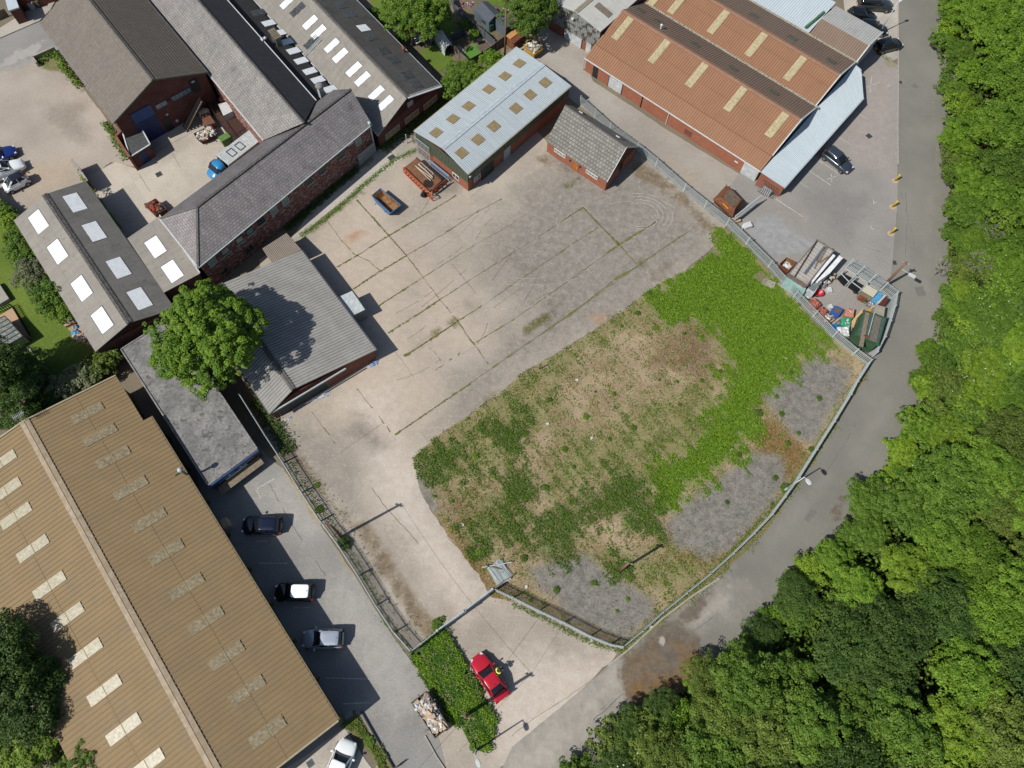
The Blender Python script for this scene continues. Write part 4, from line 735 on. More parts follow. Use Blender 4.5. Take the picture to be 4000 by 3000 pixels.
# lower valley strip with rooflights
t7b=bld('valley_roof','narrow dark valley roof with a row of rooflights between slate range and long ribbed shed','roof',(1120,200))
L0=B0+Vector((.3,.2,-.9)); L1=B1+Vector((.3,.2,-.9)); K1=G((1300,352),2.9); K0=K1+(L0-L1)
p7=Plane(L0,L1,K1,K0); roof('roof',p7,roofmat('valley_sheet',S(62,62,60),.2,dirt=S(82,80,72)),t7b,.2,.05)
walls('wall',[tuple(p[:2]) for p in (L0,L1,K1,K0)],[min(L0.z,2.8)]*4,brick_d,t7b)
for px in [k('10',20,110),k('10',110,200),k('10',200,285),k('10',265,362),k('10',325,440),k('10',390,525),k('10',465,615),k('10',535,690),k('10',640,770)]: skylight(p7,px,1.0,1.6,m_skyw2 if px[1]>60 else m_skyd,t7b,ribs=.21)
def cowlbox(px,z,label,w_=1.1,l_=1.6,h=1.1,top='box'):
    q=G(px,z); t=thing('ventilator',label,'ventilator',(q.x,q.y,2.0)); mb=MB(); mb.box(q-Vector((0,0,h/2+.5)),ud,pd,Vector((0,0,1)),w_*.75,l_*.75,h+1); mb.ob('housing',m_wsheet if top=='dome' else m_greys,t)
    if top=='box': mb=MB(); [mb.box(q+ud*((i-3.5)*w_/8),ud,pd,Vector((0,0,1)),w_/8*.7,l_,.08) for i in range(8)]; mb.box(q-Vector((0,0,.03)),ud,pd,Vector((0,0,1)),w_,l_*.95,.06); mb.ob('louvred_cap',m_timber,t)
    else: mb=MB(); mb.lathe(q-Vector((0,0,.1)),[(.3,0),(.5,.08),(.52,.2),(.4,.4),(.1,.5)],14); mb.ob('dome',m_lead,t,True)
cowlbox(k('10',160,290),4.6,'ribbed box ventilator standing on the dark valley roof',1.9,.9,1.3)
cowlbox(k('10',548,745),5.2,'white chimney box with grey domed cap at the end of the valley roof',.8,.8,1.6,'dome')
# ---------------------------------------------------------------- 8 long ribbed shed
t8=bld('long_ribbed_shed','long grey ribbed roof shed with rows of white and dark rooflights and brick gable','shed',(1450,300))
ze,zr=2.7,4.5
A1=G((1479,529),ze); A0=A1+(G((1000,7),ze)-A1)*1.12; R1=G((1592,380),zr); R0=R1+(A0-A1); B1=G((1723,335),ze); B0=B1+(A0-A1)
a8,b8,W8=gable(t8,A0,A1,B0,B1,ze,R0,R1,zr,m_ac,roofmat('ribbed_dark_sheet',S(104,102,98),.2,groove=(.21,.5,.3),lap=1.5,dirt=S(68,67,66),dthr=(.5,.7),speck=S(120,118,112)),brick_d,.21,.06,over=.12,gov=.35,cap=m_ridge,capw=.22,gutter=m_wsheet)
mb=MB(); mb.bar(B1+Vector((0,0,.0)),R1+Vector((0,0,.0)),.5,.05); mb.ob('soffit_board',m_wpaint,t8)
for i,(x,y) in enumerate([(270,20),(360,85),(468,195),(540,278),(480,365),(655,395),(728,480),(845,600),(920,683),(1040,805),(1120,890)]):
    m_=m_skyd if i in (1,4) else (m_skyw if i in (2,3,6,7) else m_skyw2); ob=skylight(a8,k('10',x,y),.95,2.1,m_,t8,ribs=.21,name='skylight' if i not in (1,4) else 'broken_skylight')
for i,(x,y) in enumerate([(735,48),(810,125),(930,245),(995,322),(1105,443),(1185,520),(1305,652),(1380,735)]):
    skylight(b8,k('10',x,y),1.3,1.4,m_skyd if i not in (2,) else m_skyw2,t8,ribs=.21 if i in (4,6) else 0,lift=.06)
q=hit(k('10',1280,450),b8.A,b8.n); mb=MB(); mb.tube(q,q+Vector((0,0,.6)),.18); mb.lathe(q+Vector((0,0,.6)),[(.28,0),(.28,.1),(.05,.3)],10); mb.ob('flue',m_rust,t8)
g8=W8['e1']
for x,y,w_,fm,pm,h_ in [(1180,1140,2.4,m_wsheet,m_glassy,.9),(1345,1005,2.4,m_wsheet,m_glassy,.9),(1330,895,.9,m_wsheet,m_glassl,.7),(1505,885,2.4,m_wsheet,m_glassy,.9)]: window(g8,k('10',x,y),w_,h_,t8,fm,pm,n_mull=2)
ld=thing('roof_ladder','pale ladder lying up the ribbed grey roof slope','ladder',tuple(hit(k('10',490,415),a8.A,a8.n))); mb=MB()
la,lb=hit(k('10',420,485),a8.A,a8.n)+a8.n*.12,hit(k('10',562,340),a8.A,a8.n)+a8.n*.12; dl=(lb-la).normalized(); sl=dl.cross(a8.n)
for s in (-.2,.2): mb.bar(la+sl*s,lb+sl*s,.05)
mb.ob('side_rail',m_galv,ld); mb=MB()
for i in range(14): mb.bar(la.lerp(lb,(i+.5)/14)-sl*.2,la.lerp(lb,(i+.5)/14)+sl*.2,.05)
mb.ob('rung',m_galv,ld)
# ---------------------------------------------------------------- 9 white metal unit
t9=bld('white_roof_unit','light industrial unit with pale ribbed roof, ten ochre rooflights, green cladding and orange brick','building',(1920,420))
a9,b9,W9=gable(t9,(1617,513),(2018,183),(1827,680),(2230,335),3.4,(1728,579),(2122,251),3.85,m_white,m_white,brick_o,.25,.05,'trap',over=.15,gov=.12,cap=plain('unit_cap',S(186,196,202),.5),capw=.35,gutter=plain('cream_gutter',S(166,162,140),.6))
for x in [k('10',1555,1150),k('10',1700,1032),k('10',1835,920),k('10',2010,775),k('10',2150,662),k('20',62,552)]: skylight(a9,x,1.3,1.2,m_skyo,t9,ribs=.25,lift=.06)
for x in [k('10',1775,1325),k('10',1917,1210),k('10',2053,1095),k('10',2243,940),k('20',155,822),k('20',285,717)]: skylight(b9,x,1.3,1.2,m_skyo,t9,ribs=.25,lift=.06)
def clad(Wl,z0,z1,parent,mat,name='cladding',pitch=.25,ztop=None,proud=.05,mat2=None):
    a,b=Vector((Wl[0][0],Wl[0][1],0)),Vector((Wl[1][0],Wl[1][1],0)); d=(b-a); L=d.length; d/=L; n=Vector((d.y,-d.x,0)); n=n if n.dot(-a)>0 else -n; N=int(L/pitch); mb=MB()
    for i in range(N):
        s=(i+.5)/N; zt=z1 if ztop is None else ztop(s); p=a+d*L*s
        mb.box(p+n*(proud+.02)+Vector((0,0,(z0+zt)/2)),d,n,Vector((0,0,1)),pitch*.55,.05,zt-z0); mb.box(p+d*pitch*.5+n*(proud-.01)+Vector((0,0,(z0+zt)/2)),d,n,Vector((0,0,1)),pitch*.5,.04,zt-z0)
    return mb.ob(name,mat,parent)
gt9=lambda s:3.3+.46*(1-abs(2*s-1))
clad(W9['e0'],1.6,3.3,t9,m_green,ztop=gt9); clad(W9['b'],1.9,3.28,t9,m_green)
clad((lerp(Vector(W9['b'][0]),Vector(W9['b'][1]),.12),lerp(Vector(W9['b'][0]),Vector(W9['b'][1]),.24)),0,1.92,t9,plain('dark_green_door',S(62,68,60),.6),'sliding_door',proud=.07)
wf=plain('upvc_white',S(226,228,226),.4)
window(W9['e0'],k('10',1728,1525),1.1,.75,t9,wf,m_glassd); window(W9['b'],k('10',1910,1535),1.1,.75,t9,wf,m_glassl)
sg,p,d,n=panel_on(W9['b'],k('10',1917,1477),1.05,.55,t9,plain('blue_sign',S(70,140,176),.4,var=.05),'sign_board',.06)
door(W9['b'],k('10',2167,1340),.95,1.8,t9,plain('pale_door',S(176,186,186),.5,var=.05),frame=m_galv)
p,d,n=wallhit(W9['b'],k('10',1875,1590)); mb=MB(); mb.tube((p.x+n.x*.1,p.y+n.y*.1,0),(p.x+n.x*.1,p.y+n.y*.1,3.3),.05); mb.ob('downpipe',m_greys,t9)
panel_on(W9['b'],k('10',1840,1520),.25,.15,t9,m_wpaint,'lamp',.25)
# steel trellis screen at its west corner
g9=thing('steel_screen','tall grey steel bar screen at the west corner of the pale roofed unit','gate',tuple(G(k('10',1430,1390))))
p,d,n=wallhit(W9['e0'],k('10',1430,1250)); mb=MB(); b_=Vector((W9['e0'][0][0],W9['e0'][0][1],0)); dd_=d if (Vector((W9['e0'][1][0],W9['e0'][1][1],0))-b_).dot(d)>0 else -d
for i in range(11): mb.box(b_+dd_*(.1+i*.24)+n*.35+Vector((0,0,1.5)),d,n,Vector((0,0,1)),.06,.04,3.)
mb.ob('bars',m_galv,g9); mb=MB()
for z in (.3,1.6,2.8): mb.box(b_+dd_*1.3+n*.32+Vector((0,0,z)),d,n,Vector((0,0,1)),2.6,.05,.07)
mb.ob('rail',m_galv,g9)
# ---------------------------------------------------------------- 10 small brick house
t10=bld('brick_cottage','small red brick office with steep grey tiled roof and brown front door','house',(2310,560))
a10,b10,W10=gable(t10,(2133,552),(2371,712),(2235,414),(2493,574),1.9,(2208,411),(2448,576),5.0-.7,m_tileg,m_tileg,brick_o,.42,.045,'batten',over=.2,gov=.12,cap=m_ridge,capw=.14)
wh=wf
window(W10['a'],k('20',415,1320),1.75,.55,t10,wh,m_glassl,n_mull=3,z=1.25); window(W10['a'],k('20',690,1510),1.75,.55,t10,wh,m_glassl,n_mull=3,z=1.25)
door(W10['a'],k('20',548,1435),.8,1.45,t10,plain('brown_door',S(178,104,48),.5),frame=m_timber,handle=m_galv)
for px in (k('20',505,1385),k('20',592,1440)): panel_on(W10['a'],px,.15,.22,t10,m_black,'wall_lantern',.12)
mb=MB(); A1_,R1_,B1_=G((2371,712),1.9),G((2448,576),4.3),G((2493,574),1.9)
mb.bar(A1_,R1_,.08,.16); mb.bar(B1_,R1_,.08,.16); mb.ob('bargeboard',m_galv,t10)
window(W10['e1'],k('20',940,1440),.7,1.0,t10,m_black,m_glassd)
for px in (k('20',595,975),k('20',915,1185)):
    q=hit(px,b10.A,b10.n); mb=MB(); mb.box(q+b10.n*.06,b10.u,b10.v,b10.n,.5,.3,.1); mb.ob('roof_vent',m_wsheet,t10)
# ---------------------------------------------------------------- 11 roller door unit
t11=bld('roller_door_unit','tall metal clad unit with peeling grey cladding and white roller door','building',(2350,80))
ze,zr=4.2,4.9
A1=G((2147,5),ze); B1=G((2346,124),ze); R1=G((2249,47),zr); back=(G((2488,0),ze)-B1).normalized()*14; A0,B0,R0=A1+back,B1+back,R1+back
a11,b11,W11=gable(t11,A0,A1,B0,B1,ze,R0,R1,zr,m_whiteo,m_whiteo,brick,.3,.05,'trap',over=.12,gov=.12,cap=plain('moss_cap',S(150,142,120),.8),capw=.3,gutter=m_black)
g=W11['e1']; clad(g,1.5,4.1,t11,plain('peeling_cladding',S(150,152,150),.7,sc=.9,c2=S(84,80,66),thr=(.5,.56)),ztop=lambda s:4.1+.62*(1-abs(2*s-1)),pitch=.28)
door(g,k('20',530,300),2.9,2.7,t11,m_wsheet,'roller_door',ribs=.1,frame=m_dark,z=1.35)
door(g,k('20',658,430),.8,1.7,t11,m_wsheet,z=.85); panel_on(g,k('20',532,155),.35,.2,t11,m_wpaint,'flood_light',.35)
mb=MB(); q=hit(k('20',790,90),b11.A,b11.n); mb.box(q+b11.n*.07,b11.u,b11.v,b11.n,1.0,2.4,.04); mb.ob('rooflight',plain('grubby_rooflight',S(128,116,104),.6),t11)
# ---------------------------------------------------------------- 12 brown factory
t12=bld('brown_factory','large brown ribbed roof factory with saw tooth bays, cream rooflights and orange brick walls','factory',(2850,300))
gl=G((2285,226),2.1); gr=G((2972,669),2.1); du=(gr-gl).normalized()
tl=G((2337,179),3.0); tr=G((3004,598),3.0); uL=(tl-gl).dot(du)
pv_=Vector((-du.y,du.x,0)); pv_=pv_ if pv_.dot(tl-gl)>0 else -pv_
w0=(tl-gl).dot(pv_); Lf=(gr-gl).dot(du)
def FP(s,o_,z): q=gl+du*s+pv_*o_; q.z=z; return q
sR=(G((3131,466),4.9)-gl).dot(du); oR=(((G((2434,38),4.9)+G((3127,468),4.9))/2)-gl).dot(pv_); oV=(((G((2520,14),3.)+G((3188,418),3.))/2)-gl).dot(pv_); sL=(G((2434,38),4.9)-gl).dot(du)
oR2=(((G((3000,124),4.6)+G((3280,296),4.6))/2)-gl).dot(pv_); oV2=(((G((3000,41),3.)+G((3341,246),3.))/2)-gl).dot(pv_); sR2=(G((3280,296),4.6)-gl).dot(du); sV2=(G((3341,246),3.)-gl).dot(du)
oR3=(((G((3210,70),4.3)+G((3396,176),4.3))/2)-gl).dot(pv_); sR3=(G((3396,176),4.3)-gl).dot(du); s3L=(G((3210,70),4.3)-gl).dot(du); oE3=(G((3445,131),3.3)-gl).dot(pv_)
print('factory',Lf,w0,oR,oV,oR2,oV2,oR3,oE3,'s',sL,sR,sR2,sV2,sR3)
pit=dict(pitch=.33,depth=.05,kind='trap')
pl0=Plane(FP(0,0,2.1),FP(Lf,0,2.1),FP(Lf,w0,3.0),FP(0,w0,3.0)); roof('roof',pl0,m_brown,t12,**pit)
pl1=Plane(FP(sL,w0-.1,3.1),FP(sR,w0-.1,3.1),FP(sR,oR,4.9),FP(sL,oR,4.9)); roof('roof',pl1,m_brown,t12,**pit)
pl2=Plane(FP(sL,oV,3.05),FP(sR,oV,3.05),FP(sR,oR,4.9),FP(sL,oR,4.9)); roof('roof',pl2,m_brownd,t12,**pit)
pl3=Plane(FP(sL,oV+.02,3.05),FP(sR2,oV+.02,3.05),FP(sR2,oR2,4.6),FP(sL,oR2,4.6)); roof('roof',pl3,m_brown,t12,**pit)
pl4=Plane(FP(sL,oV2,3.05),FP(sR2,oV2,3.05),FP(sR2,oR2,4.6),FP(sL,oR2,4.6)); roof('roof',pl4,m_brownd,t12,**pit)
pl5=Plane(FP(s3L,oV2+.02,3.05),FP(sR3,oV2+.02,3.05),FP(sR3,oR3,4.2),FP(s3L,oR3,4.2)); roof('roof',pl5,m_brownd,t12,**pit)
pl6=Plane(FP(s3L,oE3,3.5),FP(sR3,oE3,3.5),FP(sR3,oR3,4.2),FP(s3L,oR3,4.2)); roof('roof',pl6,m_whiteo,t12,**pit)
pl7=Plane(FP(sL,oV2+.02,3.05),FP(s3L-.2,oV2+.02,3.05),FP(s3L-.2,oE3,3.9),FP(sL,oE3,3.9)); roof('roof',pl7,m_canopy,t12,**pit)
mb=MB()
for oo,za,s1 in ((oR,4.9,sR),(oR2,4.6,sR2)):
    for sg_,pp in ((-1,pl1 if oo==oR else pl3),(1,pl2 if oo==oR else pl4)): mb.box(FP((sL+s1)/2,oo,za)-pp.v*.18+pp.n*.085,pp.u,pp.v,pp.n,s1-sL,.34,.03)
mb.ob('ridge_cap',plain('brown_cap',S(152,116,94),.7),t12)
mb=MB(); mb.bar(FP(sL,oV,3.12),FP(sR+.3,oV,3.12),.3,.06); mb.bar(FP(sL,oV2,3.12),FP(sR2+.3,oV2,3.12),.3,.06); mb.ob('valley_gutter',plain('valley_white',S(184,178,160),.8,sc=3,c2=S(96,88,70)),t12)
for s_,o0,z0,o1,z1,o2,z2,nm in ((sR,w0,3.1,oR,4.9,oV,3.05,'w'),(sR2,oV,3.05,oR2,4.6,oV2,3.05,'w'),(sR3,oV2,3.05,oR3,4.2,oE3,3.5,'w')):
    q=[FP(s_-.15,o0,0),FP(s_-.15,o1,0),FP(s_-.15,o2,0),FP(s_-.4,o2,0),FP(s_-.4,o1,0),FP(s_-.4,o0,0)]
    walls('gable_wall',[p[:2] for p in q],[z0-.08,z1-.08,z2-.08,z2-.08,z1-.08,z0-.08],m_wsheet,t12)
    
    for oo_,zz_ in ((o0,z0),(o2,z2)): mb=MB(); mb.bar(FP(s_+.03,oo_,zz_),FP(s_+.03,o1,z1),.12,.22); mb.ob('verge_trim',m_wpaint,t12)
for s0_,s1_,o0,o1,z in ((.15,Lf-.15,.15,w0-.2,2.0),(sL+.2,sR-.45,w0,oV,2.95),(sL+.2,sR2-.45,oV,oV2,2.95),(sL+.2,sR3-.45,oV2,oE3-.1,2.95)):
    walls('wall',[FP(s0_,o0,0)[:2],FP(s1_,o0,0)[:2],FP(s1_,o1,0)[:2],FP(s0_,o1,0)[:2]],[z]*4,brick_o,t12)
# gable infill between wall top and slope at the west end
walls('gable_wall',[FP(sL+.2,w0,0)[:2],FP(sL+.2,oR,0)[:2],FP(sL+.2,oV,0)[:2],FP(sL+.45,oV,0)[:2],FP(sL+.45,oR,0)[:2],FP(sL+.45,w0,0)[:2]],[3.0,4.8,2.95,2.95,4.8,3.0],m_wsheet,t12)
Wf12=(FP(.15,.15,0),FP(Lf-.15,.15,0))
mb=MB(); mb.bar(FP(0,-.06,2.05),FP(Lf,-.06,2.05),.12,.1); mb.ob('gutter',m_wpaint,t12)
for x,y,m_ in ((618,580,m_wsheet),(1115,900,m_black),(1340,1040,m_wpaint)):
    p,d,n=wallhit(Wf12,k('20',x,y)); mb=MB(); mb.tube((p.x+n.x*.08,p.y+n.y*.08,0),(p.x+n.x*.08,p.y+n.y*.08,2.0),.055); mb.ob('downpipe',m_,t12)
door(Wf12,k('20',717,640),.8,1.65,t12,m_black); door(Wf12,k('20',893,735),2.1,1.75,t12,m_wsheet,'roller_door',ribs=.1,frame=m_dark)
door(Wf12,k('20',2050,1490),2.1,1.8,t12,m_wsheet,'roller_door',ribs=.1); panel_on(Wf12,k('20',1938,1398),.5,.16,t12,m_wpaint,'name_plate',.05); panel_on(Wf12,k('20',1520,1148),1.1,.8,t12,brick_d,'bricked_opening',.02)
for x,y in ((956,240),(1270,440),(1595,645),(1928,852)): skylight(pl1,k('20',x,y),.95,3.7,plain('cream_rooflight_%d'%x,S(180,166,128),.5,sc=3,c2=S(200,190,156),var=.16) if x==956 else bpy.data.materials['cream_rooflight_956'],t12,ribs=.33,lift=.07,frame=m_bar)
mcr=bpy.data.materials['cream_rooflight_956']
skylight(pl1,k('30',75,1075),.95,3.7,mcr,t12,ribs=.33,lift=.07,frame=m_bar)
for p_ in (k('20',1435,20),k('20',1780,190),k('20',2105,385),k('30',228,590),k('20',1240,-20)): skylight(pl3,p_,.95,3.7,mcr,t12,ribs=.33,lift=.07,frame=m_bar)
for p_ in (k('20',1105,92),k('20',1260,187),k('20',1580,385),k('20',1905,592),k('30',45,800)): skylight(pl2,p_,1.3,1.0,m_skyg,t12,ribs=.33,lift=.07)
for p_ in (k('20',2085,135),k('30',205,328),k('30',540,530)): skylight(pl4,p_,1.3,1.0,m_skyg,t12,ribs=.33,lift=.07)
q=hit(k('20',1285,250),pl2.A,pl2.n); mb=MB(); mb.tube(q,q+Vector((0,0,.5)),.1); mb.lathe(q+Vector((0,0,.5)),[(.18,0),(.18,.15),(.05,.25)],8); mb.ob('flue',m_wpaint,t12)
mb=MB(); mb.bar(hit(k('30',320,250),pl7.A,pl7.n)+Vector((0,0,.2)),hit(k('30',480,115),pl7.A,pl7.n)+Vector((0,0,.2)),.3,.25); mb.ob('green_tarpaulin',plain('green_tarp',S(70,110,76),.6),t12)
# ---------------------------------------------------------------- 13 canopy lean-to on the factory's road side
t13=bld('side_canopy','long pale blue lean-to roof along the road end of the brown factory','canopy',(3200,500))
co=[G(p,z) for p,z in (((3063,732),2.0),((3373,382),2.0),((3364,271),2.1),((3339,250),2.6),((3188,418),2.9),((3020,612),2.7),((2972,672),2.2))]
# eave line (outer) 0->1 ; inner line 6..3
O0,O1=co[0],co[1]; I0,I1=G((2972,672),2.75),G((3339,251),2.75)
pc=Plane(O0,O1,I1,I0); roof('roof',pc,m_canopy,t13,.25,.035,kind='trap'); pc2=Plane(O1,G((3364,271),2.2),I1,I1); roof('roof',Plane(O1,G((3364,271),2.3),I1,I1),m_canopy,t13,.25,.03,kind='trap')
cc=(O0+O1+I0+I1)/4; fp=[cc+(p-cc)*(1-.3/(p-cc).length) for p in (O0,O1,G((3364,271),2.2),I1,I0)]
walls('wall',[tuple(p[:2]) for p in fp],[1.88,1.88,2.05,2.55,2.55],plain('canopy_wall',S(120,128,132),.7),t13)
mb=MB(); nn=Vector(((O1-O0).y,-(O1-O0).x,0)).normalized(); mb.bar(O0+nn*.07-Vector((0,0,.05)),O1+nn*.07-Vector((0,0,.05)),.12,.1); mb.ob('gutter',m_galv,t13)
for i in range(7):
    p=fp[0].lerp(fp[1],.08+i*.14); mb=MB(); dd_=(O1-O0).normalized(); mb.box((p.x+nn.x*.04,p.y+nn.y*.04,1.1),dd_,nn,Vector((0,0,1)),1.5,.05,1.2); mb.ob('window',m_glassd if i%2 else m_wsheet,t13)
mb=MB(); q=[G(k('30',0,1630),0),G(k('31',75,60),0)]
b0,b1=fp[4],fp[0]; w13=((b0.x,b0.y),(b1.x,b1.y)); mb=MB(); nd=(b1-b0).normalized(); n2=Vector((nd.y,-nd.x,0)); n2=n2 if n2.dot(-b0)>0 else -n2; m_0=(b0+b1)/2; mb.box((m_0.x+n2.x*.05,m_0.y+n2.y*.05,1.05),nd,n2,Vector((0,0,1)),(b1-b0).length,.12,2.1); mb.ob('brick_end',brick_o,t13)
# caged meter box
mb=MB(); q=Vector((m_0.x,m_0.y,0))+n2*.55
gr=thing('steel_cage','dark steel cage with grilles round meters at the brick end of the pale canopy','cage',tuple(q))
for i in range(9): mb.box(q+nd*(-1+i*.25)+n2*.3+Vector((0,0,.8)),nd,n2,Vector((0,0,1)),.05,.05,1.6); mb.box(q+nd*(-1+i*.25)+Vector((0,0,1.6)),nd,n2,Vector((0,0,1)),.05,.65,.05)
mb.ob('bars',m_greys,gr); mb=MB(); mb.box(q+Vector((0,0,.5)),nd,n2,Vector((0,0,1)),1.2,.35,.9); mb.ob('meter_box',m_wsheet,gr)
# ================================================================ VEHICLES
m_glass=plain('car_glass',S(28,34,38),.08,spec=.7,var=.05); m_tyre=plain('tyre',S(30,30,31),.85); m_rim=plain('alloy_rim',S(150,152,156),.35,.6); m_lampw=plain('headlamp_lens',S(220,222,224),.15,spec=.7); m_lampr=plain('tail_lamp_red',S(150,22,20),.25,spec=.6); m_plate=plain('number_plate',S(214,206,120),.5,var=.02); m_trim=plain('black_trim',S(26,27,28),.55)
def paint(name,c,metal=.0,rough=.22):
    t=NT(name); t.fin(c,rough,None,metal=metal,spec=.5); t.b.inputs['Coat Weight'].default_value=.6; t.b.inputs['Coat Roughness'].default_value=.06; return t.m
def loft(secs,name,mat,parent,sub=2,closed_ends=True):
    """secs: list of rings (same count) of local points"""
    V=[p for s in secs for p in s]; n=len(secs[0]); F=[]
    for j in range(len(secs)-1):
        for i in range(n): F.append((j*n+i,j*n+(i+1)%n,(j+1)*n+(i+1)%n,(j+1)*n+i))
    if closed_ends: F.append(tuple(range(n-1,-1,-1))); F.append(tuple((len(secs)-1)*n+i for i in range(n)))
    ob=mk(name,V,F,mat,parent,True,None,True)
    bm=bmesh.new(); bm.from_mesh(ob.data); bmesh.ops.recalc_face_normals(bm,faces=bm.faces); bm.to_mesh(ob.data); bm.free()
    if sub:
        md=ob.modifiers.new('s','SUBSURF'); md.levels=sub; md.render_levels=sub
    return ob
SHAPES={ # fraction along the length from the tail: (x, half width, deck height)
 'hatch':dict(deck=[(0,.78,.62),(.03,.92,.74),(.10,.98,.92),(.30,1,.95),(.55,1,.95),(.68,.99,.93),(.80,.97,.86),(.92,.90,.74),(.985,.74,.60),(1,.62,.5)],cab=(.03,.10,.50,.72),h=1.48),
 'coupe':dict(deck=[(0,.66,.58),(.02,.84,.76),(.10,.96,.88),(.25,1,.90),(.5,.98,.88),(.66,.97,.86),(.80,.96,.78),(.92,.86,.66),(.98,.68,.52),(1,.5,.42)],cab=(.13,.30,.52,.70),h=1.34),
 'saloon':dict(deck=[(0,.74,.62),(.02,.90,.82),(.14,.97,.94),(.3,1,.95),(.55,1,.94),(.70,.98,.92),(.82,.96,.84),(.93,.88,.72),(.985,.72,.58),(1,.6,.48)],cab=(.09,.22,.54,.72),h=1.44),
 'suv':dict(deck=[(0,.80,.7),(.02,.93,.9),(.08,.99,1.04),(.30,1,1.08),(.55,1,1.08),(.68,1,1.06),(.82,.98,1.0),(.94,.92,.86),(.99,.80,.68),(1,.7,.55)],cab=(.02,.07,.55,.70),h=1.68),
 'van':dict(deck=[(0,.90,.9),(.01,.97,1.3),(.04,1,1.52),(.3,1,1.54),(.52,1,1.5),(.60,1,1.35),(.70,.99,1.12),(.86,.95,.98),(.97,.85,.72),(1,.70,.5)],cab=(.42,.46,.60,.76),h=1.82),
 'micro':dict(deck=[(0,.76,.7),(.03,.9,.86),(.12,.97,.98),(.35,1,1.0),(.6,1,1.0),(.76,.99,.98),(.88,.94,.88),(.96,.82,.72),(.99,.68,.6),(1,.6,.5)],cab=(.04,.14,.58,.84),h=1.5)}
def car(name,label,nose,tail,width,body,style='hatch',roofm=None,cat='car',group='parked cars',z=.6,length=None,cabm=None):
    a,b=G(nose,z),G(tail,z); d=a-b; L=length or d.length; mid=(a+b)/2; rz=math.atan2(d.y,d.x)
    if length: mid=a-d.normalized()*L/2
    t=thing(name,label,cat,(mid.x,mid.y,0),rz,group); sh=SHAPES[style]; W=width/2; hs=sh['h']
    secs=[]
    for x,w_,dk in sh['deck']:
        X=(x-.5)*L; y=W*w_; lo=.2 if .05<x<.95 else .3
        secs.append([(X,-y*.6,lo),(X,-y*.95,lo+.03),(X,-y,.45),(X,-y*.99,min(dk-.12,.72)),(X,-y*.91,dk-.03),(X,-y*.5,dk+.02),(X,0,dk+.03),(X,y*.5,dk+.02),(X,y*.91,dk-.03),(X,y*.99,min(dk-.12,.72)),(X,y,.45),(X,y*.95,lo+.03),(X,y*.6,lo)])
    bo=loft(secs,'body',body,t,1)
    c0,c1,c2,c3=sh['cab']; zb=np.interp(.4,[s[0] for s in sh['deck']],[s[2] for s in sh['deck']])-.02
    def ring(x0,x1,w0,w1,z_,fz=0):
        pts=[]; N=5
        X0,X1=(x0-.5)*L,(x1-.5)*L; r=.16
        for i,(cx,cy,a0) in enumerate([(X1-r*1.6,w1-r,0),(X0+r*1.3,w0-r,90),(X0+r*1.3,-w0+r,180),(X1-r*1.6,-w1+r,270)]):
            for j in range(4):
                an=math.radians(a0+j*30); rx=r*(1.6 if i in (0,3) else 1.3); pts.append((cx+math.cos(an)*rx,cy+math.sin(an)*r,z_+(fz if i in (0,3) else 0)))
        return pts
    w0=W*.88; wt=W*.70
    # bow the front edge of glass and roof
    def bow(P,amt):
        xs=[p[0] for p in P]; xm=max(xs); xn=min(xs); return [(p[0]+(amt*(1-(p[1]/(W*.9))**2) if p[0]>(xm+xn)/2 else -amt*.5*(1-(p[1]/(W*.9))**2)),p[1],p[2]) for p in P]
    zbf=np.interp(c3,[s[0] for s in sh['deck']],[s[2] for s in sh['deck']])
    lowr=bow(ring(c0,c3,w0*.96,w0,zb-.03,zbf-zb-.0),.10); topr=bow(ring(c1,c2,wt*.97,wt,hs-.05),.07)
    midr=[tuple((np.array(p)*.45+np.array(q)*.55)+np.array([0,math.copysign(.03,p[1]),0])) for p,q in zip(lowr,topr)]
    loft([lowr,midr,topr],'windows',m_glass,t,0)
    rm=roofm or body
    tr=[(p[0],p[1],hs-.05) for p in bow(ring(c1-.012,c2+.012,wt*1.0,wt*1.02,0),.07)]; up1=[(p[0]*1.0,p[1]*.99,hs-.015) for p in tr]; cx=sum(p[0] for p in tr)/len(tr)
    ins_=lambda f,z_:[(cx+(p[0]-cx)*f,p[1]*f,z_) for p in tr]
    loft([tr,up1,ins_(.9,hs+.01),ins_(.5,hs+.035)],'roof',rm,t,0)
    mb=MB()
    idx=[2,5,9,13] # corner pillars
    for i in (1,2,5,6,9,10,13,14): mb.bar(Vector(lowr[i])*1.0+Vector((0,0,.0)),Vector(topr[i])+Vector((0,math.copysign(.01,topr[i][1]),.0)),.055,.05)
    for s in (-1,1):
        xm=(c1+c2)/2+.02; mb.bar(((xm-.5)*L,s*(w0+.005),zb),((xm-.5)*L,s*(wt+.012),hs-.05),.07,.05)
        mb.bar(((c0+.06-.5)*L,s*(w0+.0),zb+.0),((c3-.07-.5)*L,s*(w0+.0),zb+.0),.03,.05)
    mb.ob('pillars',body if style!='micro' else body,t,local=True)
    wr=.31 if style not in('suv','van') else .34
    for fx in (.17,.81):
        for s in (-1,1):
            X=(fx-.5)*L; mb=MB(); mb.tube((X,s*(W-.21),wr),(X,s*(W-.005),wr),wr,wr,18); wh=mb.ob('wheel',m_tyre,t,True,True)
            for p in wh.data.polygons: p.use_smooth=False
            mb=MB(); mb.tube((X,s*(W-.02),wr),(X,s*(W+.006),wr),wr*.64,wr*.6,14); mb.ob('rim',m_rim,wh,False,True)
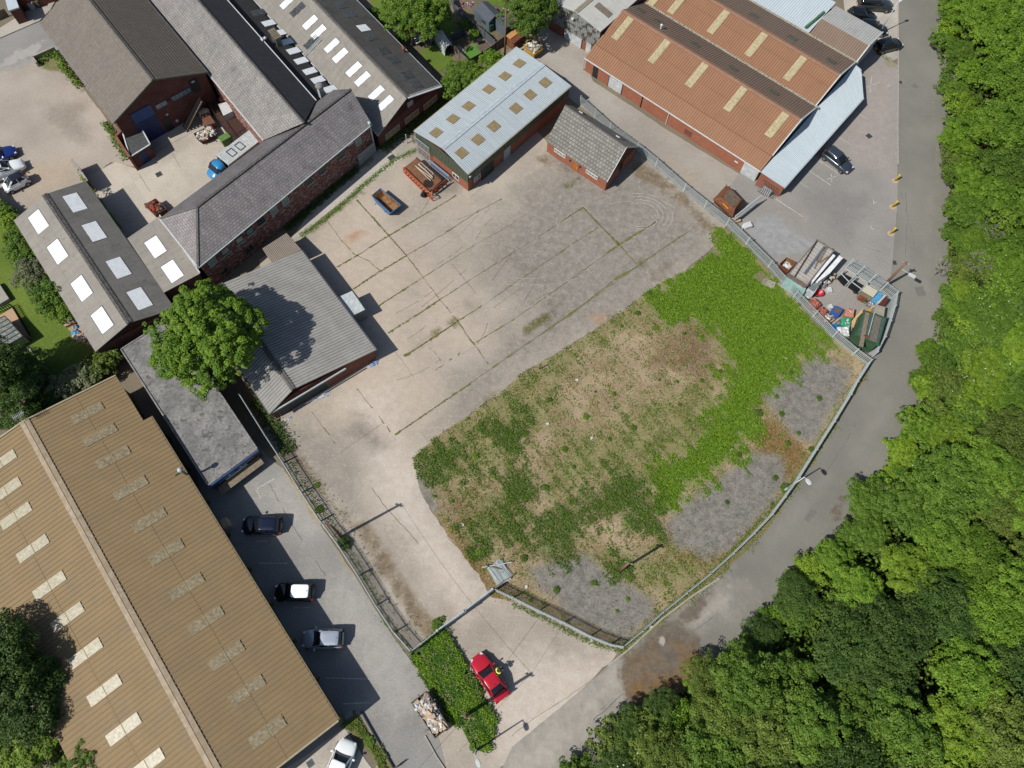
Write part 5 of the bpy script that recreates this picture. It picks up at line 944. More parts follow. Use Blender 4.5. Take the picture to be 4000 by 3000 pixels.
    for s in (-1,1):
        mb=MB(); mb.box(((c3-.05-.5)*L,s*(W+.07),zb+.02),Vector((1,0,0)),Vector((0,1,0)),Vector((0,0,1)),.14,.2,.13); mb.ob('wing_mirror',body,t,local=True)
        hx=np.interp(.965,[q[0] for q in sh['deck']],[q[1] for q in sh['deck']]); hz=np.interp(.955,[q[0] for q in sh['deck']],[q[2] for q in sh['deck']])
        mb=MB(); mb.box(((.955-.5)*L,s*W*hx*.80,hz-.07),Vector((.93,-s*.36,-.05)).normalized(),Vector((s*.36,.93,0)).normalized(),Vector((.05,0,1)).normalized(),.26,.20,.15); mb.ob('headlight',m_lampw,t,local=True)
        tz=np.interp(.02,[q[0] for q in sh['deck']],[q[2] for q in sh['deck']])
        mb=MB(); mb.box(((.02-.5)*L,s*W*.76,tz-.06),Vector((1,0,0)),Vector((0,1,0)),Vector((0,0,1)),.16,.24,.16); mb.ob('tail_light',m_lampr,t,local=True)
    mb=MB(); mb.box(((.0-.5)*L+.02,0,.55),Vector((0,1,0)),Vector((1,0,0)),Vector((0,0,1)),.5,.05,.12); mb.ob('number_plate',m_plate,t,local=True)
    mb=MB()
    for i in (-.35,.1): mb.bar(((c3-.06-.5)*L,i*W,zbf+.04),((c3-.12-.5)*L,i*W+.5,zbf+.14),.025)
    mb.ob('wiper',m_trim,t,local=True)
    mb=MB(); mb.box(((c1+.03-.5)*L,0,hs+.07),Vector((1,0,0)),Vector((0,1,0)),Vector((0,0,1)),.08,.03,.07); mb.ob('roof_aerial',m_trim,t,local=True)
    return t
p_red=paint('red_paint',S(176,26,44,1.2)); p_dkblue=paint('dark_blue_paint',S(30,38,62),.3); p_black=paint('black_paint',S(20,21,23)); p_silver=paint('silver_paint',S(182,190,202),.25,.3); p_white=paint('white_car_paint',S(232,236,234,1.1)); p_grey=paint('grey_metallic',S(74,84,96),.45,.28); p_blue=paint('blue_car_paint',S(26,52,128)); p_dkgreen=paint('green_black_paint',S(24,32,30)); p_dgrey=paint('dark_grey_paint',S(62,66,66),.3)
p_whiter=paint('white_roof_paint',S(238,240,244,1.1))
red=car('parked_car','red coupe parked on the entrance apron beside the person in yellow','' or (1857,2560),(1968,2730),1.78,p_red,'coupe')
car('parked_car','dark blue car with its bonnet against the tan warehouse wall, nearest the felt roofed block',(945,2052),(1101,2053),1.8,p_dkblue,'hatch')
car('parked_car','black small car with white roof in the warehouse shadow',(1072,2313),(1226,2313),1.7,p_black,'hatch',p_whiter)
car('parked_car','silver car half in the warehouse shadow, last of the row along the service road',(1181,2496),(1343,2494),1.78,p_silver,'hatch')
car('parked_car','white car cut off by the bottom edge below the tan warehouse',(1366,2890),(1290,3075),1.9,p_white,'saloon')
car('parked_car','grey metallic car alone in the marked bays beside the pale blue canopy',(3325,664),(3224,585),1.8,p_grey,'hatch',z=.7)
car('parked_car','dark grey off-road car at the top edge beside the road, topmost of four',(3492,18),(3352,8),1.85,p_dgrey,'suv',z=.8)
car('parked_car','black car second from the top beside the pale roof corner',(3426,66),(3312,52),1.8,p_black,'hatch',z=.7)
car('parked_car','black car third down, half hidden by the pale roof corner',(3470,116),(3352,100),1.8,p_black,'hatch',z=.7)
car('parked_car','dark green-black car with red tail lamps, lowest of the four nearest the road',(3522,160),(3424,186),1.8,p_dkgreen,'hatch',z=.7)
car('parked_car','dark blue car at the left edge of the gravel car park',(62,582),(-90,636),1.8,p_blue,'saloon',z=.6)
car('parked_van','white car-derived van between the blue car and the tiny white car','' or (92,632),(-92,712),1.8,p_white,'van',cat='van',z=.7)
car('parked_car','tiny white two-seat car with black roof, lowest on the gravel',(14,738),(110,690),1.55,p_white,'micro',paint('micro_roof',S(34,32,40)),z=.6)
# blue pick-up truck with a long white covered bed
a,b=G((818,690),.8),G((1012,540),.8); d=(a-b).normalized(); L=(a-b).length; mid=(a+b)/2
tk=thing('flatbed_truck','bright blue cab truck with long pale ribbed bed behind the slate building','truck',(mid.x,mid.y,0),math.atan2(d.y,d.x))
pb=paint('bright_blue_paint',S(52,140,196))
loft([[(x-.0,-y*.8,.35),(x,-y,.45),(x,-y,h*.55),(x,-y*.86,h),(x,0,h+.04),(x,y*.86,h),(x,y,h*.55),(x,y,.45),(x,y*.8,.35)] for x,y,h in [(L/2-2.2,.9,1.75),(L/2-2.0,.95,1.8),(L/2-1.3,.96,1.8),(L/2-.9,.96,1.5),(L/2-.55,.95,1.05),(L/2-.15,.88,.95),(L/2,.7,.7)]],'cab',pb,tk,1)
mb=MB(); mb.box((L/2-.88,0,1.46),Vector((.74,0,-.67)),Vector((0,1,0)),Vector((.67,0,.74)),.62,1.5,.06)
for s in (-1,1): mb.box((L/2-1.5,s*.93,1.3),Vector((1,0,0)),Vector((0,1,0)),Vector((0,0,1)),.8,.06,.4)
mb.ob('windscreen',m_glass,tk,local=True)
mb=MB(); mb.box((-1.0,0,.75),Vector((1,0,0)),Vector((0,1,0)),Vector((0,0,1)),L-2.4,1.9,.25); mb.ob('chassis',m_dark,tk,local=True)
mb=MB(); N=int((L-2.3)/.3)
for i in range(N): mb.box((-L/2+.15+i*.3,0,1.62),Vector((1,0,0)),Vector((0,1,0)),Vector((0,0,1)),.2,2.2,.06); mb.box((-L/2+.3+i*.3,0,1.6),Vector((1,0,0)),Vector((0,1,0)),Vector((0,0,1)),.1,2.2,.04)
for s in (-1,1): mb.box((-1.1,s*1.05,1.2),Vector((1,0,0)),Vector((0,1,0)),Vector((0,0,1)),L-2.4,.05,.75)
mb.ob('covered_bed',plain('bed_white',S(200,204,204),.5,sc=2,c2=S(180,184,182)),tk,local=True)
for x in (-1.2,.1): 
    mb=MB(); 
    for s in (-.55,.55): mb.bar((x-.4,s,1.72),(x+.4,s,1.72),.05); mb.bar((x+s*.7,-.55,1.72),(x+s*.7,.55,1.72),.05)
    mb.ob('rack_frame',m_black,tk,local=True)
for x in (L/2-1.0,-L/2+1.2):
    for s in (-1,1): mb=MB(); mb.tube((x,s*.75,.36),(x,s*.97,.36),.36,.36,16); mb.ob('wheel',m_tyre,tk,local=True)
# ================================================================ SKIPS AND BINS
def skip(name,label,px4,z,out,inn,cat='skip',flare=.3,h=None,lip=.08,zb=.08):
    R_=[G(p,z) for p in px4]; c=sum(R_,Vector((0,0,0)))/4; t=thing(name,label,cat,(c.x,c.y,0)); ax=((R_[2]+R_[3])-(R_[0]+R_[1])).normalized() if False else None
    # long axis from the rectangle
    e1,e2=(R_[1]-R_[0]),(R_[2]-R_[1]); la=e1 if e1.length>e2.length else e2; lad=la.normalized(); 
    B_=[]
    for p in R_:
        q=p-lad*flare*(1 if (p-c).dot(lad)>0 else -1); q=c+(q-c)*.97; q.z=zb; B_.append(q)
    def shell(off,zt,nm,mat,floor_z,flip):
        mb=MB(); T=[c+(p-c)*(1-off/(p-c).length) for p in R_]; Bt=[c+(p-c)*(1-off/(p-c).length) for p in B_]
        for p in T: p.z=zt
        for p in Bt: p.z=floor_z
        V=T+Bt; F=[(i,(i+1)%4,4+(i+1)%4,4+i) for i in range(4)]+[(4,5,6,7)]; mb.add(V,F); return mb.ob(nm,mat,t)
    shell(0,z,'outer_shell',out,zb,0); shell(lip*1.2,z-.01,'inner_shell',inn,zb+.1,1)
    mb=MB()
    for i in range(4): mb.bar(R_[i],R_[(i+1)%4],lip,.06)
    mb.ob('rim',out,t); return t,R_,c,lad
p_sb=plain('blue_skip_paint',S(66,118,164),.6,sc=2,c2=S(128,104,84),thr=(.55,.66)); m_rusti=plain('rusty_inside',S(134,92,58),.85,sc=1.6,c2=S(164,126,84),var=.25)
t,R_,c,la=skip('skip','empty blue skip with rusty inside standing alone on the concrete yard',[(1452,764),(1486,736),(1566,801),(1526,833)],.95,p_sb,m_rusti,flare=.45)
mb=MB(); 
for s in (-1,1):
    for x in (-.8,.8): mb.tube(c+la*x+la.cross(Vector((0,0,1)))*s*.9-Vector((0,0,.45)),c+la*x+la.cross(Vector((0,0,1)))*s*1.05-Vector((0,0,.45)),.07)
mb.ob('lifting_lug',p_sb,t)
def heap(name,label,px4,z,cols,n,sz,cat='rubbish',seed=1,flat_=False,hh=.35):
    """loose load: each piece its own mesh part would be too many; pieces stay one irregular load"""
    r=random.Random(seed); R_=[G(p,z) for p in px4]; c=sum(R_,Vector((0,0,0)))/4; t=thing(name,label,cat,(c.x,c.y,z-.3)); groups={}
    for i in range(n):
        u,v=r.random(),r.random(); p=R_[0].lerp(R_[1],u).lerp(R_[3].lerp(R_[2],u),v); p=c+(p-c)*.86; p.z=z-.22+hh*(1-max(abs(u-.5),abs(v-.5))*1.5)*r.uniform(.5,1.1)
        k_=r.randrange(len(cols)); mb=groups.setdefault(k_,MB()); s=r.uniform(*sz); rot=Matrix.Rotation(r.uniform(0,6.3),3,'Z')@Matrix.Rotation(r.gauss(0,.35),3,'X'); ex,ey,ez=rot.col
        if cols[k_][1]=='box': mb.box(p,ex,ey,ez,s,s*r.uniform(.5,.9),s*r.uniform(.15,.45))
        elif cols[k_][1]=='plank': mb.box(p+ez*.05,ex,ey,ez,s*1.9,s*.18,.04)
        else:
            m=8; pr=[(s*.5*math.cos(a)*r.uniform(.7,1.1),s*.5*math.sin(a)*r.uniform(.6,1.)) for a in np.linspace(0,6.283,m,endpoint=False)]
            V=[p+ex*x+ey*y for x,y in pr]+[p+ex*x*.55+ey*y*.55+ez*s*.28*r.uniform(.7,1.2) for x,y in pr]+[p+ez*s*.34]
            mb.add(V,[(i_,(i_+1)%m,m+(i_+1)%m,m+i_) for i_ in range(m)]+[(m+i_,m+(i_+1)%m,2*m) for i_ in range(m)])
    for k_,mb in groups.items(): mb.ob(cols[k_][2],cols[k_][0],t)
    return t
m_card=plain('cardboard',S(198,174,146),.85,sc=4,var=.1); m_bagw=plain('white_bags',S(214,216,214),.45,sc=5,var=.1); m_bagg=plain('grey_scrap',S(130,132,130),.6,sc=5,var=.3,c2=S(80,84,90)); m_redb=plain('red_scrap',S(150,50,44),.7,sc=4)
t,R_,c,la=skip('skip','long rusty skip heaped with cardboard boxes and white bags beside the grass island',[(1608,2745),(1667,2700),(1753,2840),(1700,2883)],1.1,plain('dark_skip_paint',S(64,62,60),.6,sc=2,c2=S(96,70,52)),m_rustd,flare=.1)
heap('waste_load','heaped cardboard boxes and white bags filling the long skip',[(1608,2745),(1667,2700),(1753,2840),(1700,2883)],1.1,[(m_card,'box','cardboard_boxes'),(m_bagw,'bag','white_bags'),(m_card,'box','cardboard_boxes'),(m_bagg,'plank','grey_scrap'),(m_bagw,'bag','white_bags')],150,(.25,.62),seed=4,hh=.34)
t,R_,c,la=skip('skip','small rusty skip full of dark scrap beside the grey shed extension',[(565,800),(608,776),(650,816),(604,838)],.9,m_rust,m_rustd,flare=.2)
heap('waste_load','jumbled red and dark scrap heaped in the small rusty skip',[(565,800),(608,776),(650,816),(604,838)],.95,[(m_redb,'bag','red_scrap'),(m_bagg,'bag','grey_scrap'),(m_rust,'box','rusty_scrap'),(m_dark,'bag','black_bags')],45,(.3,.7),seed=5)
t,R_,c,la=skip('skip','rusty skip of white rubble in front of the blue loading door building',[(757,522),(824,488),(844,518),(776,550)],.9,m_rustd,m_rustd,flare=.25)
heap('waste_load','white rubble and bags heaped in the rusty skip by the staircase',[(757,522),(824,488),(844,518),(776,550)],.95,[(m_bagw,'bag','white_bags'),(m_bagw,'plank','white_strips'),(m_bagg,'bag','grey_scrap'),(m_card,'box','brown_pieces')],45,(.3,.75),seed=6)
t,R_,c,la=skip('skip','yellow skip full of cream sacks at the corner of the pale roofed unit',[(2045,172),(2094,142),(2124,188),(2088,214)],.95,plain('yellow_skip',S(190,146,60),.6,sc=2,c2=S(150,110,60)),m_rustd,flare=.2)
heap('waste_load','cream and white sacks heaped in the yellow skip',[(2045,172),(2094,142),(2124,188),(2088,214)],1.0,[(m_bagw,'bag','white_sacks'),(plain('cream_sacks',S(206,190,146),.6,sc=4),'bag','cream_sacks'),(m_bagg,'bag','grey_scrap')],40,(.4,.8),seed=7)
t,R_,c,la=skip('skip','small open brown box skip on the gravel beside the striped container',[q1(150,370),q1(240,288),q1(372,352),q1(255,470)],.85,m_rust,m_rusti,flare=.05)
heap('waste_load','pale rubble lying in the small brown box skip',[q1(195,360),q1(250,310),q1(330,360),q1(262,425)],.5,[(m_bagw,'box','pale_rubble'),(m_timber,'box','timber_offcuts')],14,(.3,.6),seed=8,hh=.1)
t,R_,c,la=skip('skip','bright yellow hopper skip under the tree beside the roller door unit',[k('20',145,235),k('20',205,205),k('20',222,240),k('20',165,280)],.8,plain('bright_yellow',S(196,176,50),.5,sc=2),plain('yellow_in',S(150,130,40),.7,sc=2),flare=.2)
# enclosed brown skip
C_=[k('21',1740,62),k('21',1850,-58),k('21',2015,90),k('21',1905,215)]; zt=1.7
top=[G(p,zt) for p in [k('21',1815,45),k('21',1880,-45),k('21',1985,65),k('21',1925,150)]]; base=[G(p,.85) for p in C_]; cc=sum(base,Vector((0,0,0)))/4; bot=[cc+(p-cc)*.82 for p in base]
t=thing('enclosed_skip','rust brown enclosed skip with sloping lid and yellow plate beside the palisade fence','skip',(cc.x,cc.y,0)); 
for p in bot: p.z=.1
V=top+base+bot; F=[(0,1,2,3)]+[(i,(i+1)%4,4+(i+1)%4,4+i) for i in range(4)]+[(4+i,4+(i+1)%4,8+(i+1)%4,8+i) for i in range(4)]
mk('body',V,F,m_rust,t); V2=[p+Vector((0,0,.03)) for p in top]; mb=MB(); c2_=sum(V2,Vector((0,0,0)))/4; mb.prism([tuple((c2_+(p-c2_)*.86)[:2]) for p in V2],zt,zt+.05); mb.ob('lid',plain('lid_grey_brown',S(110,98,84),.8,sc=2,c2=S(90,70,52)),t)
mb=MB(); m1=(top[0]+top[3]+base[0]+base[3])/4; nx=(m1-cc); nx.z=0; nx.normalize(); dx=(base[3]-base[0]).normalized(); mb.box(m1+nx*.1+Vector((0,0,.05)),dx,Vector((0,0,1)),nx,1.0,.22,.05); mb.ob('yellow_plate',plain('hazard_yellow',S(210,150,40),.5),t)
mb=MB()
for p in base+top: mb.tube(p,p+Vector((0,0,.12)),.05)
mb.ob('corner_post',m_rustd,t)
# big orange open flat trailer with lattice side
z=.85; P_=[G(q2(*p),z) for p in [(335,470),(570,290),(1010,670),(800,860)]]; c=sum(P_,Vector((0,0,0)))/4
t=thing('flat_rack','long rusty deck rack with bright orange lattice side standing before the pale roofed unit','trailer',(c.x,c.y,0)); mb=MB(); mb.prism([tuple(p[:2]) for p in P_],.5,z-.02); mb.ob('deck',plain('rusty_deck',S(134,92,66),.85,sc=1.5,c2=S(112,84,62),var=.2),t)
om=plain('orange_paint',S(206,92,48),.55,sc=2,c2=S(190,84,50)); A_,B_=G(q2(330,455),1.1),G(q2(835,945),1.1); mb=MB(); mb.bar(A_,B_,.1,.1); A2,B2=A_-Vector((0,0,1.0)),B_-Vector((0,0,1.0)); mb.bar(A2,B2,.08,.1)
N=11
for i in range(N+1): mb.bar(A_.lerp(B_,i/N),A2.lerp(B2,i/N),.07,.06)
for i in range(N): mb.bar(A2.lerp(B2,i/N),A_.lerp(B_,(i+1)/N),.05,.04)
mb.ob('lattice_side',om,t)
mb=MB(); E_,F_=G(q2(835,850),1.1),G(q2(1070,670),1.1); mb.bar(E_,F_,.1,.1)
for s in (0,.35,.7,1): mb.bar(E_.lerp(F_,s),E_.lerp(F_,s)-Vector((0,0,1.05)),.1,.08)
mb.bar(E_-Vector((0,0,.6)),F_-Vector((0,0,.6)),.08,.4); mb.ob('end_frame',plain('faded_orange',S(150,70,50),.7,sc=2,c2=S(96,56,46)),t)
mb=MB(); K0,K1=G(q2(560,290),.95),G(q2(990,670),.95); mb.bar(K0,K1,.12,.1); mb.ob('side_beam',m_rustd,t)
q=G(q2(670,925),.3); mb=MB(); mb.tube(q-Vector((.0,.25,0)),q+Vector((.15,.25,0)),.3,.3,12); mb.ob('tyre',m_tyre,t)
for i,(a_,b_) in enumerate([((540,430),(850,640)),((560,450),(810,690)),((600,400),(840,620)),((590,470),(830,650))]):
    pb_=thing('steel_tube',['long pale pole lying on the rusty deck, crossing the bundle from the left','lowest pale pole of the bundle lying on the rusty deck','uppermost pale pole of the bundle lying on the rusty deck','short pale pole in the middle of the bundle on the rusty deck'][i],'pole',tuple(G(q2(*a_),z+.1)),group='pale poles lying on the rusty deck'); mb=MB(); mb.tube(G(q2(*a_),z+.06+i*.07),G(q2(*b_),z+.06+i*.07),.055); mb.ob('tube',plain('pale_pole',S(190,182,160),.6) if i==0 else bpy.data.materials['pale_pole'],pb_)
t=thing('steel_rack','pale rectangular frame lying on the rusty deck','frame',tuple(G(q2(720,470),z))); pts=[G(q2(*p),z+.08) for p in [(590,405),(640,375),(860,570),(815,600)]]; mb=MB()
for i in range(4): mb.bar(pts[i],pts[(i+1)%4],.06,.06)
mb.bar(pts[0].lerp(pts[3],.45),pts[1].lerp(pts[2],.45),.05,.05); mb.ob('frame_bars',m_wsheet,t)
q=G(q2(755,740),z+.05); t=thing('grille_disc','round black slatted grille lying on the end of the rusty deck','grille',(q.x,q.y,z)); mb=MB()
for i in range(-5,6):
    h_=math.sqrt(max(.01,.36-(i*.11)**2)); mb.box(q+Vector((.05,0,.05))+Vector((.7,-.7,0))*(i*.11),Vector((.7,.7,0)),Vector((.7,-.7,0)),Vector((0,0,1)),h_*1.9,.06,.05)
mb.ob('slats',m_black,t)
# blue-grey lattice truss
A_,B_=G(q2(775,330),1.0),G(q2(1120,610),1.0); t=thing('lattice_truss','blue-grey steel lattice truss standing on edge along the orange brick wall','truss',((A_.x+B_.x)/2,(A_.y+B_.y)/2,0)); mb=MB(); mb.bar(A_,B_,.2,.06); A2,B2=A_-Vector((0,0,.8)),B_-Vector((0,0,.8)); mb.bar(A2,B2,.1,.08); N=12
for i in range(N): mb.bar(A2.lerp(B2,i/N),A_.lerp(B_,(i+.5)/N),.05,.04); mb.bar(A2.lerp(B2,(i+1)/N),A_.lerp(B_,(i+.5)/N),.05,.04)
mb.ob('lattice',plain('blue_grey_steel',S(136,150,172),.5),t)
# ================================================================ FENCES
def palisade(label,pts,h=1.6,group='galvanised palisade fences',sp=.155,posts=True,mat=None,name='palisade_fence'):
    P=[G(p) for p in pts]; t=thing(name,label,'fence',tuple(P[0]),group=group); mt=mat or m_galv; mb=MB(); ra=MB(); tot=0
    L=[(b-a).length for a,b in zip(P,P[1:])]
    for a,b,l in zip(P,P[1:],L):
        d=(b-a).normalized(); n=Vector((d.y,-d.x,0)); N=max(1,int(l/sp))
        for i in range(N):
            p=a+d*(i+.5)*l/N; V=[]; w_=.035
            for s in (-.012,.012): V+=[p-d*w_+n*(s+.05),p+d*w_+n*(s+.05),p+d*w_+n*(s+.05)+Vector((0,0,h-.12)),p+n*(s+.09)+Vector((0,0,h)),p-d*w_+n*(s+.05)+Vector((0,0,h-.12))]
            mb.add(V,[(0,1,2,3,4),(9,8,7,6,5),(0,5,6,1),(1,6,7,2),(2,7,8,3),(3,8,9,4),(4,9,5,0)])
        for z in (.3,h-.3): ra.bar(a+Vector((0,0,z)),b+Vector((0,0,z)),.05,.06)
    mb.ob('pale_panel',mt,t); ra.ob('rail',mt,t)
    if posts:
        for a,b,l in zip(P,P[1:],L):
            N=max(1,round(l/2.75))
            for i in range(N+1 if b is P[-1] else N):
                p=a.lerp(b,i/N); q=MB(); q.bx(p.x,p.y,h*.47,.1,.08,h*.94,math.atan2((b-a).y,(b-a).x)); q.ob('post',mt,t)
    return t
palisade('palisade fence along the rear lane behind the small brick office',[(2265,408),(2380,512),(2487,590),(2560,650),(2669,747),(2750,812)])
palisade('palisade fence between the lush green strip and the cluttered compound',[(2750,812),(2836,880),(2913,955),(3000,1044),(3099,1161),(3250,1318),(3330,1385),(3385,1425)])
palisade('long curved palisade fence following the road bend along the waste ground',[(3385,1425),(3330,1510),(3304,1560),(3240,1665),(3172,1772),(3104,1880),(3050,1955),(3000,2022),(2930,2095),(2850,2172),(2760,2252),(2670,2325),(2579,2399),(2500,2470),(2424,2532)])
palisade('palisade fence from the entrance gate to the road corner, casting a striped shadow',[(2424,2530),(2380,2522),(2300,2490),(2200,2438),(2100,2390),(2000,2340),(1927,2306)])
palisade('palisade fence between the service road and the rutted track',[(1608,2548),(1540,2470),(1470,2365),(1402,2250),(1330,2140),(1253,2036),(1180,1925),(1108,1808),(1050,1720),(1000,1640),(950,1560)])
palisade('short palisade fence between the left gate post and the service road corner',[(1608,2548),(1705,2473)])
palisade('palisade fence along the top side of the cluttered compound',[q1(1010,415),q1(1150,505),q1(1300,610),q1(1450,715),q1(1590,825)],2.0)
palisade('palisade fence along the road side of the cluttered compound',[q1(1590,825),q1(1560,1000),q1(1500,1200),q1(1430,1400),q1(1330,1590)],1.9)
# entrance gates
for a_,b_,lb in (((1712,2468),(1815,2393),'left leaf of the galvanised entrance gate across the track'),((1818,2390),(1922,2310),'right leaf of the galvanised entrance gate across the track')):
    A_,B_=G(a_),G(b_); t=thing('entrance_gate',lb,'gate',tuple(A_),group='entrance gate leaves'); d=(B_-A_).normalized(); n=Vector((d.y,-d.x,0)); L=(B_-A_).length
    mb=MB(); mb.bar(A_+Vector((0,0,1.7)),B_+Vector((0,0,1.7)),.12,.1); mb.bar(A_+Vector((0,0,.25)),B_+Vector((0,0,.25)),.1,.1); mb.bar(A_,A_+Vector((0,0,1.75)),.12,.12); mb.bar(B_,B_+Vector((0,0,1.75)),.12,.12); mb.bar(A_+Vector((0,0,.3)),B_+Vector((0,0,1.65)),.05,.05); mb.ob('gate_frame',m_galv,t)
    mb=MB(); N=int(L/.16)
    for i in range(N): mb.box(A_+d*(i+.5)*L/N+Vector((0,0,.98)),d,n,Vector((0,0,1)),.07,.03,1.45)
    mb.ob('pale_panel',m_galv,t)
    for e in (A_,B_): mb=MB(); mb.bx(e.x,e.y,.9,.2,.2,1.85,.6); mb.ob('gate_post',m_galv,t)
# loose palisade panels stacked on the ground
for i,(a_,b_,r_) in enumerate([((1905,2215),(1995,2190),.0),((1925,2290),(1990,2195),.1)]):
    pass
c=G((1950,2240)); t=thing('loose_palisade','stack of loose palisade panels lying flat on the ground inside the gate','fence panel',(c.x,c.y,0)); 
for j,(rot,zz) in enumerate(((.62,.06),(.50,.16),(.75,.26))):
    d=Vector((math.cos(rot),math.sin(rot),0)); n=Vector((-d.y,d.x,0)); mb=MB()
    for i in range(16): mb.box(c+n*(i-7.5)*.13+d*(.05*j)+Vector((0,0,zz)),d,n,Vector((0,0,1)),1.5,.07,.03)
    for s in (-.5,.5): mb.box(c+d*s+Vector((0,0,zz+.04)),n,d,Vector((0,0,1)),2.2,.06,.04)
    mb.ob('panel',m_galv,t)
for i,(a_,b_) in enumerate([((1882,2217),(1998,2196)),((1895,2209),(1960,2225)),((2005,2245),(1935,2292))]):
    A_,B_=G(a_,.4),G(b_,.4); t=thing('timber_rail',['long pale timber rail lying across the stacked panels','short pale timber rail on the left of the stacked panels','pale rail lying below the stacked panels'][i],'timber',tuple(A_)); mb=MB(); mb.bar(A_,B_,.09,.05); mb.ob('plank',m_timber if i else m_wsheet,t)
# dark lattice bench-like rack at the lane, crop corner
palisade('short dark steel railing panel lying at the bottom edge of the service road',[k('13',1200,1659),k('13',1270,1600)],.7,group='steel railings',sp=.2,posts=False,mat=m_black,name='steel_railing')
# ================================================================ POLES, LAMPS, BOLLARDS
def pole(name,label,base,top,h,r,mat,cat='pole',arms=True,group=None):
    b=G(base); tp=b+Vector((0,0,h)); t=thing(name,label,cat,(b.x,b.y,0),group=group); mb=MB(); mb.tube(b,tp,r,r*.72,10); mb.ob('shaft',mat,t,True)
    mb=MB(); mb.bar(tp+Vector((-.35,.1,-.25)),tp+Vector((.35,-.1,-.25)),.09,.09); mb.ob('crossarm',m_timber,t)
    for s in (-1,1): mb=MB(); mb.lathe(tp+Vector((s*.3,-s*.08,-.2)),[(.04,0),(.06,.04),(.05,.12),(.02,.15)],8); mb.ob('insulator',m_galv,t)
    return t,tp
wood=plain('pole_wood',S(128,98,76),.85,sc=3,var=.2)
def lamp(label,base,h,arm,group='street lamps',dir_=0.,hz=.95):
    b=G(base); t=thing('street_lamp',label,'lamp post',(b.x,b.y,0),group=group); mb=MB(); mb.tube(b,b+Vector((0,0,h)),.09,.055,10); mb.ob('column',m_galv,t,True)
    mb=MB(); mb.tube(b,b+Vector((0,0,.9)),.12,.12,10); mb.ob('base_compartment',m_galv,t)
    d=Vector((math.cos(dir_),math.sin(dir_),0)); n=Vector((-d.y,d.x,0)); mb=MB(); mb.tube(b+Vector((0,0,h-.03)),b+d*arm+Vector((0,0,h+.05)),.035); mb.ob('arm',m_galv,t)
    hd=MB(); secs=[]; c=b+d*(arm+.3)+Vector((0,0,h+.05))
    V=[];
    for x,w_,zt in ((-.32,.09,.05),(-.2,.17,.09),(.1,.19,.1),(.28,.14,.07),(.34,.06,.03)):
        V+=[c+d*x+n*w_-Vector((0,0,.05)),c+d*x+n*w_*.8+Vector((0,0,zt)),c+d*x-n*w_*.8+Vector((0,0,zt)),c+d*x-n*w_-Vector((0,0,.05))]
    hd.add(V,[(j*4+i,j*4+(i+1)%4,(j+1)*4+(i+1)%4,(j+1)*4+i) for j in range(4) for i in range(4)]+[(0,3,2,1),(16,17,18,19)]); hd.ob('lantern',m_wpaint,t)
    return t
pole('telegraph_pole','short wooden pole standing alone on the waste ground',(2418,2232),0,5.4,.15,wood,'telegraph pole')
tp1,top1=pole('telegraph_pole','wooden pole with white lamp by the compound corner at the road',(3438,1129),0,5.6,.17,wood,'telegraph pole')
mb=MB(); b=G((3438,1129)); mb.tube(b+Vector((.05,0,4.4)),b+Vector((.8,-.75,4.6)),.035); mb.ob('lamp_arm',m_galv,tp1)
mb=MB(); mb.box(b+Vector((1.0,-.95,4.62)),Vector((.85,-.5,0)).normalized(),Vector((.5,.85,0)).normalized(),Vector((0,0,1)),.75,.34,.14); mb.ob('lantern',m_wpaint,tp1)
tp2,top2=pole('telegraph_pole','tall wooden pole standing in the long grass of the island',(1828,2788),0,7.,.17,wood,'telegraph pole')
tp3,top3=pole('telegraph_pole','wooden pole beside the palisade fence of the service road',(1334,2096),0,6.8,.15,wood,'telegraph pole')
tp4,top4=pole('telegraph_pole','wooden pole rising between the garden and the pale roofed unit',(1972,222),0,7.4,.14,wood,'telegraph pole')
lamp('grey street lamp beside the black cars at the top of the road',(3434,131),4.9,.15,dir_=.6)
lamp('grey street lamp at the curved fence, its white head over the road',(3064,1915),5.0,.25,dir_=-.95)
lamp('street lamp at the tip of the grass island by the road mouth',(1861,2930),5.0,.3,dir_=-1.1)
def cable(label,a,b,sag=.4,r=.011):
    t=thing('overhead_cable',label,'cable',tuple(a)); mb=MB(); N=14; P=[a.lerp(b,i/N)-Vector((0,0,sag*4*(i/N)*(1-i/N))) for i in range(N+1)]
    for p,q in zip(P,P[1:]): mb.tube(p,q,r,r,5)
    mb.ob('wire',m_black,t)
cable('thin black overhead wire from the island pole towards the palisade corner',top2,top3+Vector((.1,0,0)),.5)
cable('thin black overhead wire crossing the road mouth from the island pole',top2,G((2300,2150),6.))
cable('thin overhead wire from the island pole off the bottom edge',top2,G((1500,3150),6.5))
m_yel=plain('bollard_yellow',S(224,190,30),.5,sc=3,var=.06)
for i,(bx_,by_,lb) in enumerate([(3497,706,'top yellow bollard beside the kerb'),(3487,808,'middle yellow bollard beside the kerb'),(3480,912,'bottom yellow bollard on its pale concrete patch')]):
    b=G((bx_,by_)); t=thing('bollard',lb,'bollard',(b.x,b.y,0),group='yellow bollards along the kerb'); mb=MB(); mb.lathe(b,[(.11,0),(.11,1.1),(.09,1.17),(.03,1.19)],12); mb.ob('post',m_yel,t,True); mb=MB(); mb.lathe(b,[(.42,0),(.40,.02),(.1,.022)],9); mb.ob('concrete_patch',plain('bollard_pad',S(196,172,142),.9) if i==0 else bpy.data.materials['bollard_pad'],t)
